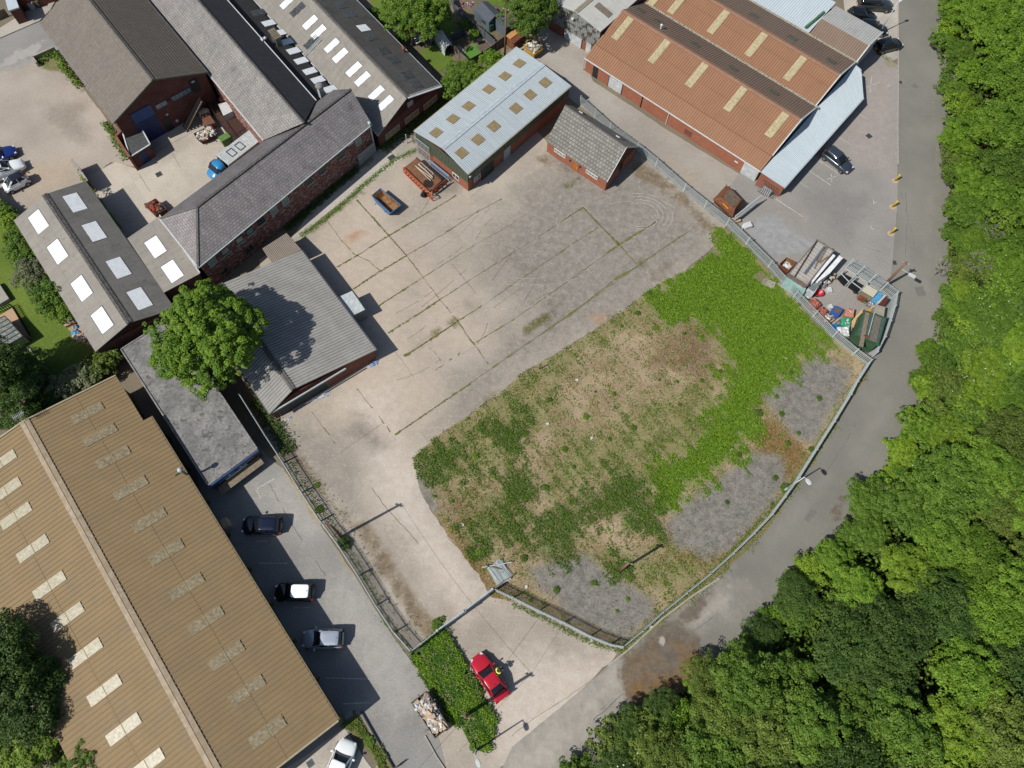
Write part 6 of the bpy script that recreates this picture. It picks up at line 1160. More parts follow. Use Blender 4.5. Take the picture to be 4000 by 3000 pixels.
def cover(px,label,w_=.7,l_=.7,rz=.7):
    b=G(px); t=thing('drain_cover',label,'drain cover',(b.x,b.y,0),group='drain covers'); mb=MB(); mb.bx(b.x,b.y,.03,w_,l_,.012,rz); mb.ob('frame',m_greys,t); mb=MB()
    for i in range(5): mb.bx(b.x+math.cos(rz)*(i-2)*w_*.17,b.y+math.sin(rz)*(i-2)*w_*.17,.038,w_*.1,l_*.84,.01,rz)
    mb.ob('grate',m_black,t)
cover(k('30',872,1177),'drain cover in the marked car park'); cover(k('31',1093,612),'drain cover at the kerb by the compound pole',.45,.6,0); cover(k('30',1145,712),'drain cover at the kerb near the painted crosses',.4,.5,0); cover(k('00',1373,1507),'square drain cover in the inner yard'); cover(k('10',1172,1362),'rectangular cover in the passage slab',.9,.7,.75)
cover(k('13',470,1620),'square cover on the southern apron beside the white car',.6,.6)
# ---- brick stub walls, kerb rails near left buildings
def lowwall(label,pts,h,w_,mat,name='brick_wall',cap=None):
    P=[G(p) for p in pts]; t=thing(name,label,'wall',tuple(P[0])); mb=MB()
    for a,b in zip(P,P[1:]): mb.bar(a+Vector((0,0,h/2)),b+Vector((0,0,h/2)),w_,h)
    mb.ob('brickwork',mat,t)
    if cap:
        mb=MB()
        for a,b in zip(P,P[1:]): mb.bar(a+Vector((0,0,h+.03)),b+Vector((0,0,h+.03)),w_+.08,.07)
        mb.ob('coping',cap,t)
lowwall('tall brick boundary wall with stone pier, ending at the ribbed grey shed',[k('00',690,1470),k('00',740,1540),k('00',820,1659)],1.9,.35,brick_d,cap=m_conc)
mb=MB(); lowwall('low wall with concrete coping at the corner of the gravel car park beneath the brown roof',[k('00',490,440),k('00',300,525),k('00',340,575)],.7,.25,m_conc,'low_wall')
mb=MB(); lowwall('concrete boundary wall at the left edge behind the tiny white car',[k('01',-40,-20),k('01',30,100),k('01',130,215)],1.2,.25,m_conc,'low_wall')
lowwall('low timber kerb around the planted strip at the service road end',[k('13',910,1170),k('13',1040,1400),k('13',1190,1659)],.2,.1,m_black,'edge_rail')
# ---- loading bay area: ramp deck, stair, tanks, green bin
def slabthing(name,label,cat,px,z0,z1,mat,part='deck'):
    P=[G(p,z1) for p in px]; c=sum(P,Vector((0,0,0)))/len(P); t=thing(name,label,cat,(c.x,c.y,z0)); mb=MB(); mb.prism([tuple(p[:2]) for p in P],z0,z1); mb.ob(part,mat,t); return t,P
dk,P=slabthing('loading_deck','dark brown timber loading deck along the slate range','deck',ks('00',(1790,900),(1890,850),(2165,1130),(2020,1225)),.0,.9,plain('brown_deck',S(72,46,38),.8,sc=2))
mb=MB(); 
for a,b in ((P[0],P[3]),(P[3],P[2])): mb.bar(a+Vector((0,0,.8)),b+Vector((0,0,.8)),.05); [mb.bar(a.lerp(b,i/6),a.lerp(b,i/6)+Vector((0,0,.8)),.04) for i in range(7)]
mb.ob('handrail',m_black,dk)
st=thing('staircase','dark steel staircase climbing the brick gable beside the blue door','staircase',tuple(G(k('00',1600,1100)))); A_=G(k('00',1600,1120)); B_=G(k('00',1735,860),3.0); mb=MB(); N=14; d=(B_-A_).normalized(); sd_=Vector((d.y,-d.x,0)).normalized()
for i in range(N): mb.box(A_.lerp(B_,(i+.5)/N),sd_,Vector((d.x,d.y,0)).normalized(),Vector((0,0,1)),1.0,.26,.05)
mb.ob('tread',m_timber,st); mb=MB()
for s in (-.52,.52): mb.bar(A_+sd_*s,B_+sd_*s,.08,.2); mb.bar(A_+sd_*s+Vector((0,0,.9)),B_+sd_*s+Vector((0,0,.9)),.05)
mb.ob('stringer',m_black,st)
gb=thing('wheelie_bin','green lidded waste bin at the end of the loading deck','bin',tuple(G(k('00',1965,1225)))); b=G(k('00',1965,1235)); mb=MB(); mb.bx(b.x,b.y,.5,1.2,.8,.95,.75); mb.ob('tub',plain('bin_green',S(92,120,62),.5),gb); mb=MB(); mb.bx(b.x,b.y,1.02,1.28,.88,.1,.75); mb.ob('lid',plain('bin_lid_green',S(104,138,76),.45),gb)
lo,P=slabthing('machinery_heap','white sheeted machine standing on the loading deck','machine',ks('00',(1885,900),(1960,880),(2010,960),(1930,1000)),.9,1.8,m_bagw,'sheeted_body'); mb=MB(); mb.lathe(G(k('00',1920,855),1.6),[(.3,-.5),(.42,0),(.38,.1),(.3,.12)],10); mb.ob('drum',plain('drum_rust',S(176,120,90),.7),lo)
bv,P=slabthing('small_boat_trailer','small trailer with rounded white cover and brown bed between stair and skip','trailer',ks('00',(1720,930),(1790,960),(1860,1060),(1760,1090)),.3,1.0,plain('trailer_bed',S(120,80,60),.8,sc=2),'bed'); mb=MB(); mb.lathe(G(k('00',1755,955),1.2),[(.7,-.8),(.68,-.1),(.5,.1),(.1,.2)],12,1.,.6,.6); mb.ob('cover',plain('canvas_cover',S(176,172,156),.7),bv)
# wheelie bins at the top left
for px,col,lb in ((k('00',295,85),m_wsheet,'pale grey wheelie bin against the brick house wall'),(k('00',345,60),m_green,'dark green wheelie bin next to the pale one')):
    b=G(px); t=thing('wheelie_bin',lb,'bin',(b.x,b.y,0),group='wheelie bins'); mb=MB(); mb.prism([(b.x-.26,b.y-.3),(b.x+.26,b.y-.3),(b.x+.26,b.y+.3),(b.x-.26,b.y+.3)],0,.95); mb.ob('tub',col,t); mb=MB(); mb.bx(b.x,b.y,1.0,.6,.68,.08,.1); mb.ob('lid',col,t)
# terrace fragment in the top left corner
tt,P,Q=flat('terrace_porch','pale flat porch roof on the brick terrace in the far top left corner',[(10,-40),(52,-30),(74,28),(32,42)],2.4,m_canopy,brick_d,cat='porch')
tt=bld('brick_terrace','red brick terrace wall and dark gate passage at the top left corner','house',(150,-20)); pt=[G(p) for p in [(62,-5),(92,42),(125,40),(230,5),(225,-60),(80,-60)]]; mb=MB(); mb.prism([tuple(p[:2]) for p in pt],0,3.2); mb.ob('wall',brick,tt); mb=MB(); mb.prism([tuple((p+Vector((0,.4,0)))[:2]) for p in pt],3.2,3.4); mb.ob('roof',m_slated,tt)
mb=MB(); A_,B_=G((-30,90)),G((32,62)); tf=thing('picket_fence','pale timber picket fence in front of the brick terrace','fence',tuple(A_)); 
for i in range(16): p=A_.lerp(B_,i/15); mb.bx(p.x,p.y,.55,.22,.04,1.1,.4)
mb.ob('pickets',m_timber,tf)
# ================================================================ COMPOUND
def container(label,px,z,roofm,sidem,n=14,name='shipping_container',cat='container'):
    P=[G(p,z) for p in px]; c=sum(P,Vector((0,0,0)))/4; t=thing(name,label,cat,(c.x,c.y,0)); mb=MB(); Q=[c+(p-c)*.985 for p in P]; mb.prism([tuple(p[:2]) for p in Q],.12,z-.06); mb.ob('body',sidem,t)
    roof('roof',Plane(P[0],P[3],P[2],P[1]) if (P[0]-P[3]).length>(P[0]-P[1]).length else Plane(P[0],P[1],P[2],P[3]),roofm,t,((max((P[0]-P[3]).length,(P[0]-P[1]).length))/n),.05,kind='trap',thick=.05)
    # corrugated sides
    for i in range(4):
        a,b=Q[i].copy(),Q[(i+1)%4].copy(); a.z=b.z=0; d=(b-a).normalized(); nn=Vector((d.y,-d.x,0)); nn=nn if nn.dot(a-Vector((c.x,c.y,0)))>0 else -nn; L=(b-a).length; mb=MB(); N=int(L/.28)
        for j in range(N): mb.box(a+d*(j+.5)*L/N+nn*.02+Vector((0,0,z/2)),d,nn,Vector((0,0,1)),.14,.05,z-.35)
        mb.ob('side_panel',sidem,t)
    mb=MB()
    for i in range(4): mb.bar(P[i],P[(i+1)%4],.12,.12)
    mb.ob('top_frame',sidem,t)
    for p in P: mb=MB(); mb.bx(p.x,p.y,z-.02,.2,.2,.2,.5); mb.ob('corner_casting',sidem,t)
    return t,P
m_contw=roofmat('rust_streaked_white',S(176,170,162),.1,dirt=S(140,92,66),dthr=(.52,.6),streak=.9); m_contws=plain('container_grey_side',S(120,116,110),.7,sc=1,c2=S(130,90,66))
ct,P=container('long white ribbed container with rust streaks and timber planks lying on it',[q1(640,62),q1(850,198),q1(505,645),q1(270,495)],2.3,m_contw,m_contws,13)
for i,(a,b,w_,m_,lb) in enumerate([((635,70),(345,535),.14,m_dark,'dark long beam lying along the left edge of the rusty white container'),((735,145),(475,495),.28,plain('slate_blue_board',S(98,108,124),.6),'slate blue board lying down the middle of the rusty white container'),((770,125),(655,330),.26,m_timber,'wide pale plank at the upper end of the rusty white container'),((785,270),(665,350),.16,m_timber,'short brown plank crossing the wide pale plank'),((650,320),(600,430),.14,m_timber,'short narrow pale plank below the wide one')]):
    A_,B_=G(q1(*a),2.45),G(q1(*b),2.45); t=thing('plank',lb,'plank',tuple(A_),group='planks on the white container'); mb=MB(); mb.bar(A_,B_,w_,.06); mb.ob('board',m_,t)
t,P=slabthing('sheeted_stack','stack covered by a pale teal translucent sheet against the palisade fence','covered stack',[q1(265,505),q1(505,640),q1(475,735),q1(225,560)],0,1.6,plain('teal_sheet',S(150,186,180),.4,sc=2,c2=S(176,200,196)),'sheet')
for i,(px,z,lb) in enumerate([([q1(845,240),q1(875,262),q1(590,600),q1(555,578)],2.2,'narrow white board beside the rusty white container'),([q1(925,258),q1(972,290),q1(800,490),q1(660,590),q1(640,575)],2.0,'wide white sheet stack with torn edge')]):
    t,P=slabthing('sheet_stack',lb,'sheet stack',px,.3,z,plain('white_board_%d'%i,S(222,224,222,1.3),.45,sc=2),'boards')
# solar panel
px=[q1(600,590),q1(690,615),q1(590,722),q1(508,660)]; P=[G(p,1.5) for p in px]; c=sum(P,Vector((0,0,0)))/4; t=thing('solar_panel','black gridded solar panel lying on a white box in the compound','solar panel',(c.x,c.y,1.2)); mb=MB(); mb.prism([tuple(p[:2]) for p in P],1.4,1.5); mb.ob('panel',plain('pv_black',S(24,28,38),.15,spec=.6),t); mb=MB()
for i in range(7): mb.bar(P[0].lerp(P[1],i/6)+Vector((0,0,.01)),P[3].lerp(P[2],i/6)+Vector((0,0,.01)),.03,.01)
for i in range(9): mb.bar(P[0].lerp(P[3],i/8)+Vector((0,0,.012)),P[1].lerp(P[2],i/8)+Vector((0,0,.012)),.03,.01)
mb.ob('grid_lines',m_galv,t)
slabthing('white_box','white box cabinet beneath the solar panel','cabinet',[q1(620,560),q1(700,600),q1(590,760),q1(495,710)],0,1.38,m_wsheet,'body')
# green container
ct,P=container('dark green ribbed container with weathered boards on its roof by the road',[q1(1245,975),q1(1528,1070),q1(1425,1415),q1(1150,1285)],2.3,roofmat('green_container_roof',S(72,98,90),.15,dirt=S(110,120,100),dthr=(.5,.66)),plain('container_green',S(62,92,66),.6,sc=1,var=.2),14)
for i,(a,b,w_,m_,lb) in enumerate([((1290,1000),(1205,1440),.45,m_timber,'long weathered timber board overhanging the end of the green container'),((1430,1050),(1360,1370),.75,plain('weathered_panel',S(120,114,102),.85,sc=2,c2=S(96,92,84)),'wide grey weathered panel on the green container'),((1378,1000),(1300,1290),.07,m_galv,'thin pale pipe lying between the boards on the green container'),((1250,1300),(1310,1302),.2,m_redb,'small orange-brown strip on the green container')]):
    A_,B_=G(q1(*a),2.45),G(q1(*b),2.45); t=thing('plank',lb,'plank',tuple(A_),group='boards on the green container'); mb=MB(); mb.bar(A_,B_,w_,.05); mb.ob('board',m_,t)
t,P=slabthing('crate_stack','stack of pale corrugated sheets beside the green container','sheet stack',[q1(1400,895),q1(1520,925),q1(1500,1050),q1(1370,985)],0,1.5,roofmat('pale_sheet_stack',S(160,156,140),.15,dirt=S(120,112,96)),'sheets')
roof('top_sheet',Plane(*[G(p,1.52) for p in (q1(1400,895),q1(1370,985),q1(1500,1050),q1(1520,925))]),bpy.data.materials['pale_sheet_stack'],t,.16,.04)
t,P=slabthing('shelter','low shelter with cream ribbed roof against the top compound fence','shelter',[q1(1285,635),q1(1425,720),q1(1365,795),q1(1215,710)],0,1.5,m_timber,'body')
roof('roof',Plane(*[G(p,1.6) for p in (q1(1285,632),q1(1215,710),q1(1365,798),q1(1428,718))]),roofmat('cream_ribbed',S(196,190,170),.08,dirt=S(160,150,126)),t,.18,.05)
slabthing('blue_tank','bright blue plastic crate next to the cream shelter','crate',[q1(1425,722),q1(1500,770),q1(1430,850),q1(1360,800)],0,1.2,plain('blue_plastic',S(74,158,206),.4,sc=3,c2=S(120,180,214)),'box')
slabthing('rusty_trough','dark red rusty trough leaning at the compound corner','trough',[q1(1520,800),q1(1575,815),q1(1500,910),q1(1430,890)],.2,1.3,plain('dark_red_rust',S(92,46,36),.8,sc=2),'trough')
slabthing('white_board','white board propped beside the dark red trough','panel',[q1(1490,770),q1(1535,775),q1(1440,880),q1(1410,870)],.2,1.2,m_wsheet,'panel')
slabthing('rusty_box','rusty open box below the cream shelter','box',[q1(1235,725),q1(1320,770),q1(1275,830),q1(1190,780)],0,.8,m_rust,'body')
def barrow(px,rz,lb):
    b=G(px); t=thing('wheelbarrow',lb,'wheelbarrow',(b.x,b.y,0),rz,'green wheelbarrows'); gm=bpy.data.materials.get('barrow_green') or plain('barrow_green',S(44,96,62),.5)
    V=[(-.45,-.32,.65),(.5,-.25,.6),(.5,.25,.6),(-.45,.32,.65),(-.25,-.2,.35),(.3,-.15,.32),(.3,.15,.32),(-.25,.2,.35)]; mk('tray',V,[(0,1,5,4),(1,2,6,5),(2,3,7,6),(3,0,4,7),(4,5,6,7)],gm,t,local=True)
    mb=MB(); 
    for s in (-1,1): mb.bar((.7,s*.05,.2),(-1.0,s*.3,.55),.04); mb.bar((-.4,s*.24,.4),(-.45,s*.26,0),.04)
    mb.ob('handles',gm,t,local=True); mb=MB(); mb.tube((.7,-.04,.2),(.7,.04,.2),.2,.2,12); mb.ob('wheel',m_tyre,t,local=True)
barrow(q1(1180,800),2.4,'left green wheelbarrow in the compound'); barrow(q1(1230,840),2.2,'lower right green wheelbarrow in the compound')
def pallet_load(px,z,col,lb,name,cat,lump=True,cm=None):
    P=[G(p,z) for p in px]; c=sum(P,Vector((0,0,0)))/len(P); t=thing(name,lb,cat,(c.x,c.y,0)); mb=MB(); mb.prism([tuple((c+(p-c)*.95)[:2]) for p in P],.12,z*.8); mb.ob('load',col,t)
    mb=MB(); 
    for i in range(6): a=P[0].lerp(P[1],(i+.5)/6); b=P[3].lerp(P[2],(i+.5)/6); a.z=b.z=.08; mb.bar(a,b,.1,.05)
    mb.ob('pallet',m_timber,t)
    if lump:
        r=random.Random(len(lb)); mb=MB(); n=6; V=[]; 
        for i in range(n+1):
            for j in range(n+1):
                p=P[0].lerp(P[1],i/n).lerp(P[3].lerp(P[2],i/n),j/n); e=1 if 0<i<n and 0<j<n else 0; V.append((p.x,p.y,z*.78+(.12+r.uniform(0,.2))*e))
        mb.add(V,[(i*(n+1)+j,(i+1)*(n+1)+j,(i+1)*(n+1)+j+1,i*(n+1)+j+1) for i in range(n) for j in range(n)]); mb.ob('cover',cm or col,t)
    return t
m_terra=plain('terracotta_sheet',S(176,104,86),.7,sc=3,c2=S(150,84,70),var=.2)
pallet_load([q1(590,790),q1(705,880),q1(620,960),q1(525,855)],.9,m_terra,'large terracotta covered pallet beside the red tub','covered_pallet','covered pallet')
pallet_load([q1(700,905),q1(790,965),q1(740,1045),q1(625,960)],.9,m_terra,'smaller terracotta covered pallet below the large one','covered_pallet','covered pallet')
pallet_load([q1(1025,925),q1(1140,945),q1(1120,1050),q1(1000,1030)],.9,plain('pink_blocks',S(196,150,124),.8,sc=6,c2=S(170,110,84),var=.2),'pallet of pinkish bricks under clear wrap','brick_pallet','pallet')
pallet_load([q1(970,1050),q1(1100,1060),q1(1080,1165),q1(955,1150)],.95,plain('green_wrap',S(62,150,116),.4,sc=3,c2=S(90,170,140)),'pallet wrapped in bright green plastic with white label','wrapped_pallet','pallet')
mb=MB(); q=G(q1(1032,1098),1.12); t=thing('paper_label','white paper label lying on the green wrapped pallet','label',tuple(q)); mb.bx(q.x,q.y,q.z,.32,.2,.02,.9); mb.ob('sheet',m_wpaint,t)
pallet_load([q1(905,1175),q1(1065,1165),q1(1070,1290),q1(930,1290)],.9,m_bagw,'white bulk bags with dark red marks in the compound corner','bulk_bag','bulk bag')
t,P=slabthing('blue_cart','blue framed open plastic cart between the terracotta and brick pallets','cart',[q1(870,905),q1(975,955),q1(920,1040),q1(825,985)],.1,.9,plain('cart_blue',S(58,96,170),.45),'frame')
mb=MB(); c=sum(P,Vector((0,0,0)))/4; mb.prism([tuple((c+(p-c)*.62)[:2]) for p in P],.905,.93); mb.ob('brown_load',plain('cart_load',S(112,96,66),.8),t)
mb=MB(); mb.lathe(G(q1(635,770),0),[(.35,0),(.5,.5),(.55,.55),(.48,.53),(.35,.12)],16,1.1,.9); t=thing('red_tub','bright red plastic tub beside the terracotta pallet','tub',tuple(G(q1(635,770)))); mb.ob('tub',plain('red_plastic',S(196,44,60),.4),t,True)
for px,lb,s in ((q1(785,718),'white plastic jerry can lying on the compound floor',.5),(q1(800,935),'white round container beside the blue cart',.4)):
    b=G(px); t=thing('plastic_can',lb,'container',(b.x,b.y,0)); mb=MB(); mb.bx(b.x,b.y,.18,s,s*1.25,.34,.2); mb.bx(b.x,b.y,.38,s*.5,s*.2,.06,.2); mb.ob('can',m_wpaint,t)
mb=MB(); r=random.Random(3)
for i,(a,b,w_,lb) in enumerate([((1245,970),(1085,1150),.5,'upright tan plywood sheet leaning by the green container'),((1215,1060),(1095,1190),.55,'second pale plywood sheet below the leaning one'),((1160,1190),(1110,1290),.45,'orange-brown plywood offcut near the green container doors'),((860,1080),(770,1150),.16,'short plank near the fence, upper of two'),((920,1090),(800,1175),.14,'longer plank near the fence, lower of two'),((840,1045),(760,1120),.1,'dark thin lath beside the two planks')]):
    A_,B_=G(q1(*a),.9 if i<3 else .5),G(q1(*b),.5 if i<3 else .4); t=thing('plywood_sheet' if i<3 else 'plank',lb,'plywood' if i<3 else 'plank',(A_.x,A_.y,.3)); mb=MB(); mb.bar(A_,B_,w_,.04); mb.ob('sheet',plain('ply_%d'%i,[S(206,170,116),S(190,156,116),S(190,126,76),S(170,150,120),S(176,158,128),S(70,64,60)][i],.8,sc=2),t)
slabthing('blue_tarpaulin','crumpled bright blue tarpaulin near the compound fence','tarpaulin',[q1(850,1130),q1(910,1150),q1(880,1225),q1(815,1195)],0,.4,plain('tarp_blue',S(36,120,196),.4,sc=3,c2=S(70,150,210)),'sheet')
slabthing('yellow_tub','small orange-yellow tub by the sheet stack','tub',[q1(1295,950),q1(1340,945),q1(1335,980),q1(1295,980)],0,.6,plain('tub_yellow',S(226,160,30),.5),'tub')
# scattered small items under the white boards, near the trough and along the fence
cols=[(m_bagg,'box','grey_clutter'),(m_card,'box','brown_clutter'),(m_bagw,'bag','white_clutter'),(m_dark,'plank','dark_lengths')]
heap('clutter_pile','mixed clutter of crates and hoses beside the white boards',[q1(690,600),q1(890,440),q1(900,560),q1(700,690)],.5,cols+[(plain('hose_yellow',S(190,170,40),.5),'bag','yellow_hose')],40,(.2,.5),'clutter',11,hh=.3)
heap('clutter_pile','grey boxes and pale lumps left of the corrugated sheet stack',[q1(1290,830),q1(1400,860),q1(1390,930),q1(1280,920)],.6,cols,26,(.25,.5),'clutter',12,hh=.2)
heap('clutter_pile','broken timber and pipes heaped along the fence below the terracotta pallets',[q1(640,960),q1(860,1050),q1(790,1150),q1(600,950)],.5,cols,36,(.3,.7),'clutter',13,hh=.3)
heap('clutter_pile','cream scraps between the teal sheet and the red tub',[q1(500,750),q1(560,740),q1(570,800),q1(490,820)],.5,cols[:3],14,(.25,.5),'clutter',14,hh=.2)
# tall grey racks (open cages) with black infill along the top fence
for i,(px,lb) in enumerate([([q1(1010,440),q1(1140,510),q1(1050,600),q1(945,490)],'left open black-lined steel cage bay under the top fence'),([q1(1160,530),q1(1290,610),q1(1215,695),q1(1085,600)],'right open black-lined steel cage bay under the top fence')]):
    P=[G(p,1.2) for p in px]; c=sum(P,Vector((0,0,0)))/4; t=thing('cage_bay',lb,'cage',(c.x,c.y,0),group='cage bays'); mb=MB()
    for j in range(4): mb.bar(P[j],P[(j+1)%4],.08,.08); mb.bar(P[j],Vector((P[j].x,P[j].y,0)),.08,.08)
    mb.ob('cage_frame',m_galv,t); mb=MB(); mb.prism([tuple((c+(p-c)*.93)[:2]) for p in P],0,.5); mb.ob('black_lining',plain('black_liner_%d'%i,S(18,18,19),.7,var=.02),t)
# gate by the enclosed skip
A_,B_=G(k('21',1890,285)),G(k('21',2110,110)); t=thing('swing_gate','grey galvanised swing gate standing open by the enclosed skip','gate',tuple(A_)); mb=MB(); mb.bar(A_+Vector((0,0,1.7)),B_+Vector((0,0,1.7)),.12,.12); mb.bar(A_+Vector((0,0,.3)),B_+Vector((0,0,.3)),.08,.08)
for i in range(15): p=A_.lerp(B_,i/14); mb.bar(p+Vector((0,0,.3)),p+Vector((0,0,1.7)),.05,.04)
mb.ob('gate_leaf',m_galv,t)
for px,lb in ((k('21',2030,300),'white box bag dumped outside the palisade fence'),(k('21',1930,255),'pinkish timber offcuts dumped at the palisade foot')):
    b=G(px); t=thing('dumped_box',lb,'rubbish',(b.x,b.y,0)); mb=MB(); mb.bx(b.x,b.y,.25,.9,.7,.4,.4); mb.bx(b.x-.6,b.y-.3,.12,1.0,.25,.12,1.2); mb.ob('box',m_bagw if 'white' in lb else m_card,t)
# pale slab and pallet in the green
for px,lb,m_,s in ((k('21',2155,745),'weathered grey pallet lying on the lush grass by the fence',m_timber,1.0),(k('31',0,792),'pale concrete slab lying on the lush grass by the pallet',m_conc,1.0)):
    b=G(px); t=thing('pallet' if 'pallet lying' in lb else 'concrete_slab',lb,'pallet' if 'pallet lying' in lb else 'slab',(b.x,b.y,0)); mb=MB()
    if 'pallet lying' in lb:
        for i in range(6): mb.bx(b.x+math.cos(2.45)*0+(-math.sin(2.45))*(i-2.5)*.22,b.y+math.cos(2.45)*(i-2.5)*.22,.14,1.5,.14,.03,2.45)
        for i in (-1,0,1): mb.bx(b.x+math.cos(2.45)*i*.65,b.y+math.sin(2.45)*i*.65,.07,.1,1.3,.1,2.45)
        mb.ob('slats',m_,t)
    else: mb.bx(b.x,b.y,.08,1.5,.9,.14,-.4); mb.ob('slab',m_,t)
# ================================================================ PERSON
def person(px,rz):
    b=G(px); t=thing('person','person in yellow high visibility jacket and dark trousers standing by the red coupe','person',(b.x,b.y,0),rz)
    pts=[(0,0,.93),(0,0,1.12),(0,.0,1.32),(0,0,1.45),(.01,0,1.53),(.02,0,1.63),(.02,0,1.76),
     (-.01,.1,.9),(.02,.12,.5),(-.02,.12,.1),(.14,.13,.04),(-.01,-.1,.9),(.0,-.12,.5),(-.04,-.12,.1),(.12,-.13,.04),
     (0,.19,1.42),(.06,.26,1.15),(.32,.16,1.12),(0,-.19,1.42),(.06,-.26,1.15),(.32,-.16,1.14)]
    rad=[(.15,.12),(.15,.12),(.18,.13),(.12,.09),(.055,.055),(.085,.075),(.085,.08),(.1,.1),(.068,.068),(.045,.045),(.04,.035),(.1,.1),(.068,.068),(.045,.045),(.04,.035),(.07,.07),(.048,.048),(.034,.03),(.07,.07),(.048,.048),(.034,.03)]
    E_=[(0,1),(1,2),(2,3),(3,4),(4,5),(5,6),(0,7),(7,8),(8,9),(9,10),(0,11),(11,12),(12,13),(13,14),(3,15),(15,16),(16,17),(3,18),(18,19),(19,20)]
    def skin(nm,pts,E_,rad,mat,par,sub=1,root=0):
        me=bpy.data.meshes.new(nm); me.from_pydata(pts,E_,[]); ob=bpy.data.objects.new(nm,me); COL.objects.link(ob); ob.parent=par
        m1=ob.modifiers.new('k','SKIN'); m1.use_smooth_shade=True
        for v,r_ in zip(me.skin_vertices[0].data,rad): v.radius=r_
        me.skin_vertices[0].data[root].use_root=True; m2=ob.modifiers.new('s','SUBSURF'); m2.levels=sub; m2.render_levels=sub; me.materials.append(mat); return ob
    bd=skin('body',pts,E_,rad,plain('skin',S(196,146,118),.6),t,2)
    jp=[(0,0,1.0),(0,0,1.15),(0,0,1.33),(0,0,1.46),(0,.2,1.43),(.06,.27,1.15),(.25,.19,1.12),(0,-.2,1.43),(.06,-.27,1.15),(.25,-.19,1.14)]
    skin('jacket',jp,[(0,1),(1,2),(2,3),(3,4),(4,5),(5,6),(3,7),(7,8),(8,9)],[(.2,.16),(.19,.15),(.22,.16),(.13,.11),(.095,.095),(.07,.07),(.055,.055),(.095,.095),(.07,.07),(.055,.055)],plain('hi_vis_yellow',S(214,236,70,1.0),.6,var=.08,sc=8),t)
    tpn=[(0,0,.95),(-.01,.1,.88),(.02,.12,.5),(-.02,.12,.12),(-.01,-.1,.88),(0,-.12,.5),(-.04,-.12,.12)]
    skin('trousers',tpn,[(0,1),(1,2),(2,3),(0,4),(4,5),(5,6)],[(.17,.15),(.115,.115),(.085,.085),(.07,.07),(.115,.115),(.085,.085),(.07,.07)],plain('dark_trousers',S(40,44,56),.8),t)
    mb=MB(); mb.lathe((.0,0,1.64),[(.085,0),(.105,.05),(.1,.11),(.06,.16),(.01,.175)],12); mb.ob('hair',plain('brown_hair',S(84,58,40),.8),t,True,True)
    mb=MB()
    for s in (-1,1): mb.bx(.06,s*.12,.05,.28,.1,.1); 
    mb.ob('shoe',m_black,t,local=True)
    for s in (-1,1):
        base=Vector((.32,s*.16,1.13)); P_=[tuple(base),tuple(base+Vector((.07,0,0)))]; E2=[(0,1)]; R2=[(.035,.02),(.042,.018)]
        for j in range(4):
            y=(j-1.5)*.02; l_=[.07,.085,.09,.075][j]; k0=len(P_); P_+=[tuple(base+Vector((.09,y,0))),tuple(base+Vector((.09+l_*.6,y,-.01))),tuple(base+Vector((.09+l_,y*.9,-.04)))]; E2+=[(1,k0),(k0,k0+1),(k0+1,k0+2)]; R2+=[(.0095,.0095),(.009,.009),(.008,.008)]
        k0=len(P_); P_+=[tuple(base+Vector((.05,-s*.045,.01))),tuple(base+Vector((.09,-s*.075,.0)))]; E2+=[(0,k0),(k0,k0+1)]; R2+=[(.011,.011),(.009,.009)]
        skin('hand',P_,E2,R2,bpy.data.materials['skin'],t)
    # face: eyes, nose, ears
    mb=MB()
    for s in (-1,1): mb.lathe((.1,s*.032,1.66),[(.001,-.01),(.012,0),(.001,.01)],8)
    mb.ob('eye',m_black,t,local=True); mb=MB(); mb.lathe((.112,0,1.615),[(.018,0),(.014,.03),(.006,.05)],8); mb.ob('nose',bpy.data.materials['skin'],t,True,True)
    cg=thing('remote_controller','small dark remote controller held in both hands of the person','controller',(b.x+math.cos(rz)*.46,b.y+math.sin(rz)*.46,1.12),rz); mb=MB(); mb.box((0,0,.03),Vector((1,0,0)),Vector((0,1,0)),Vector((0,0,1)),.1,.22,.04); mb.ob('case',m_dark,cg,local=True)
    mb=MB(); mb.box((.06,0,.08),Vector((.4,0,.9)),Vector((0,1,0)),Vector((-.9,0,.4)),.12,.16,.012); mb.ob('screen',m_black,cg,local=True)
person((1944,2622),math.radians(215-180+0))
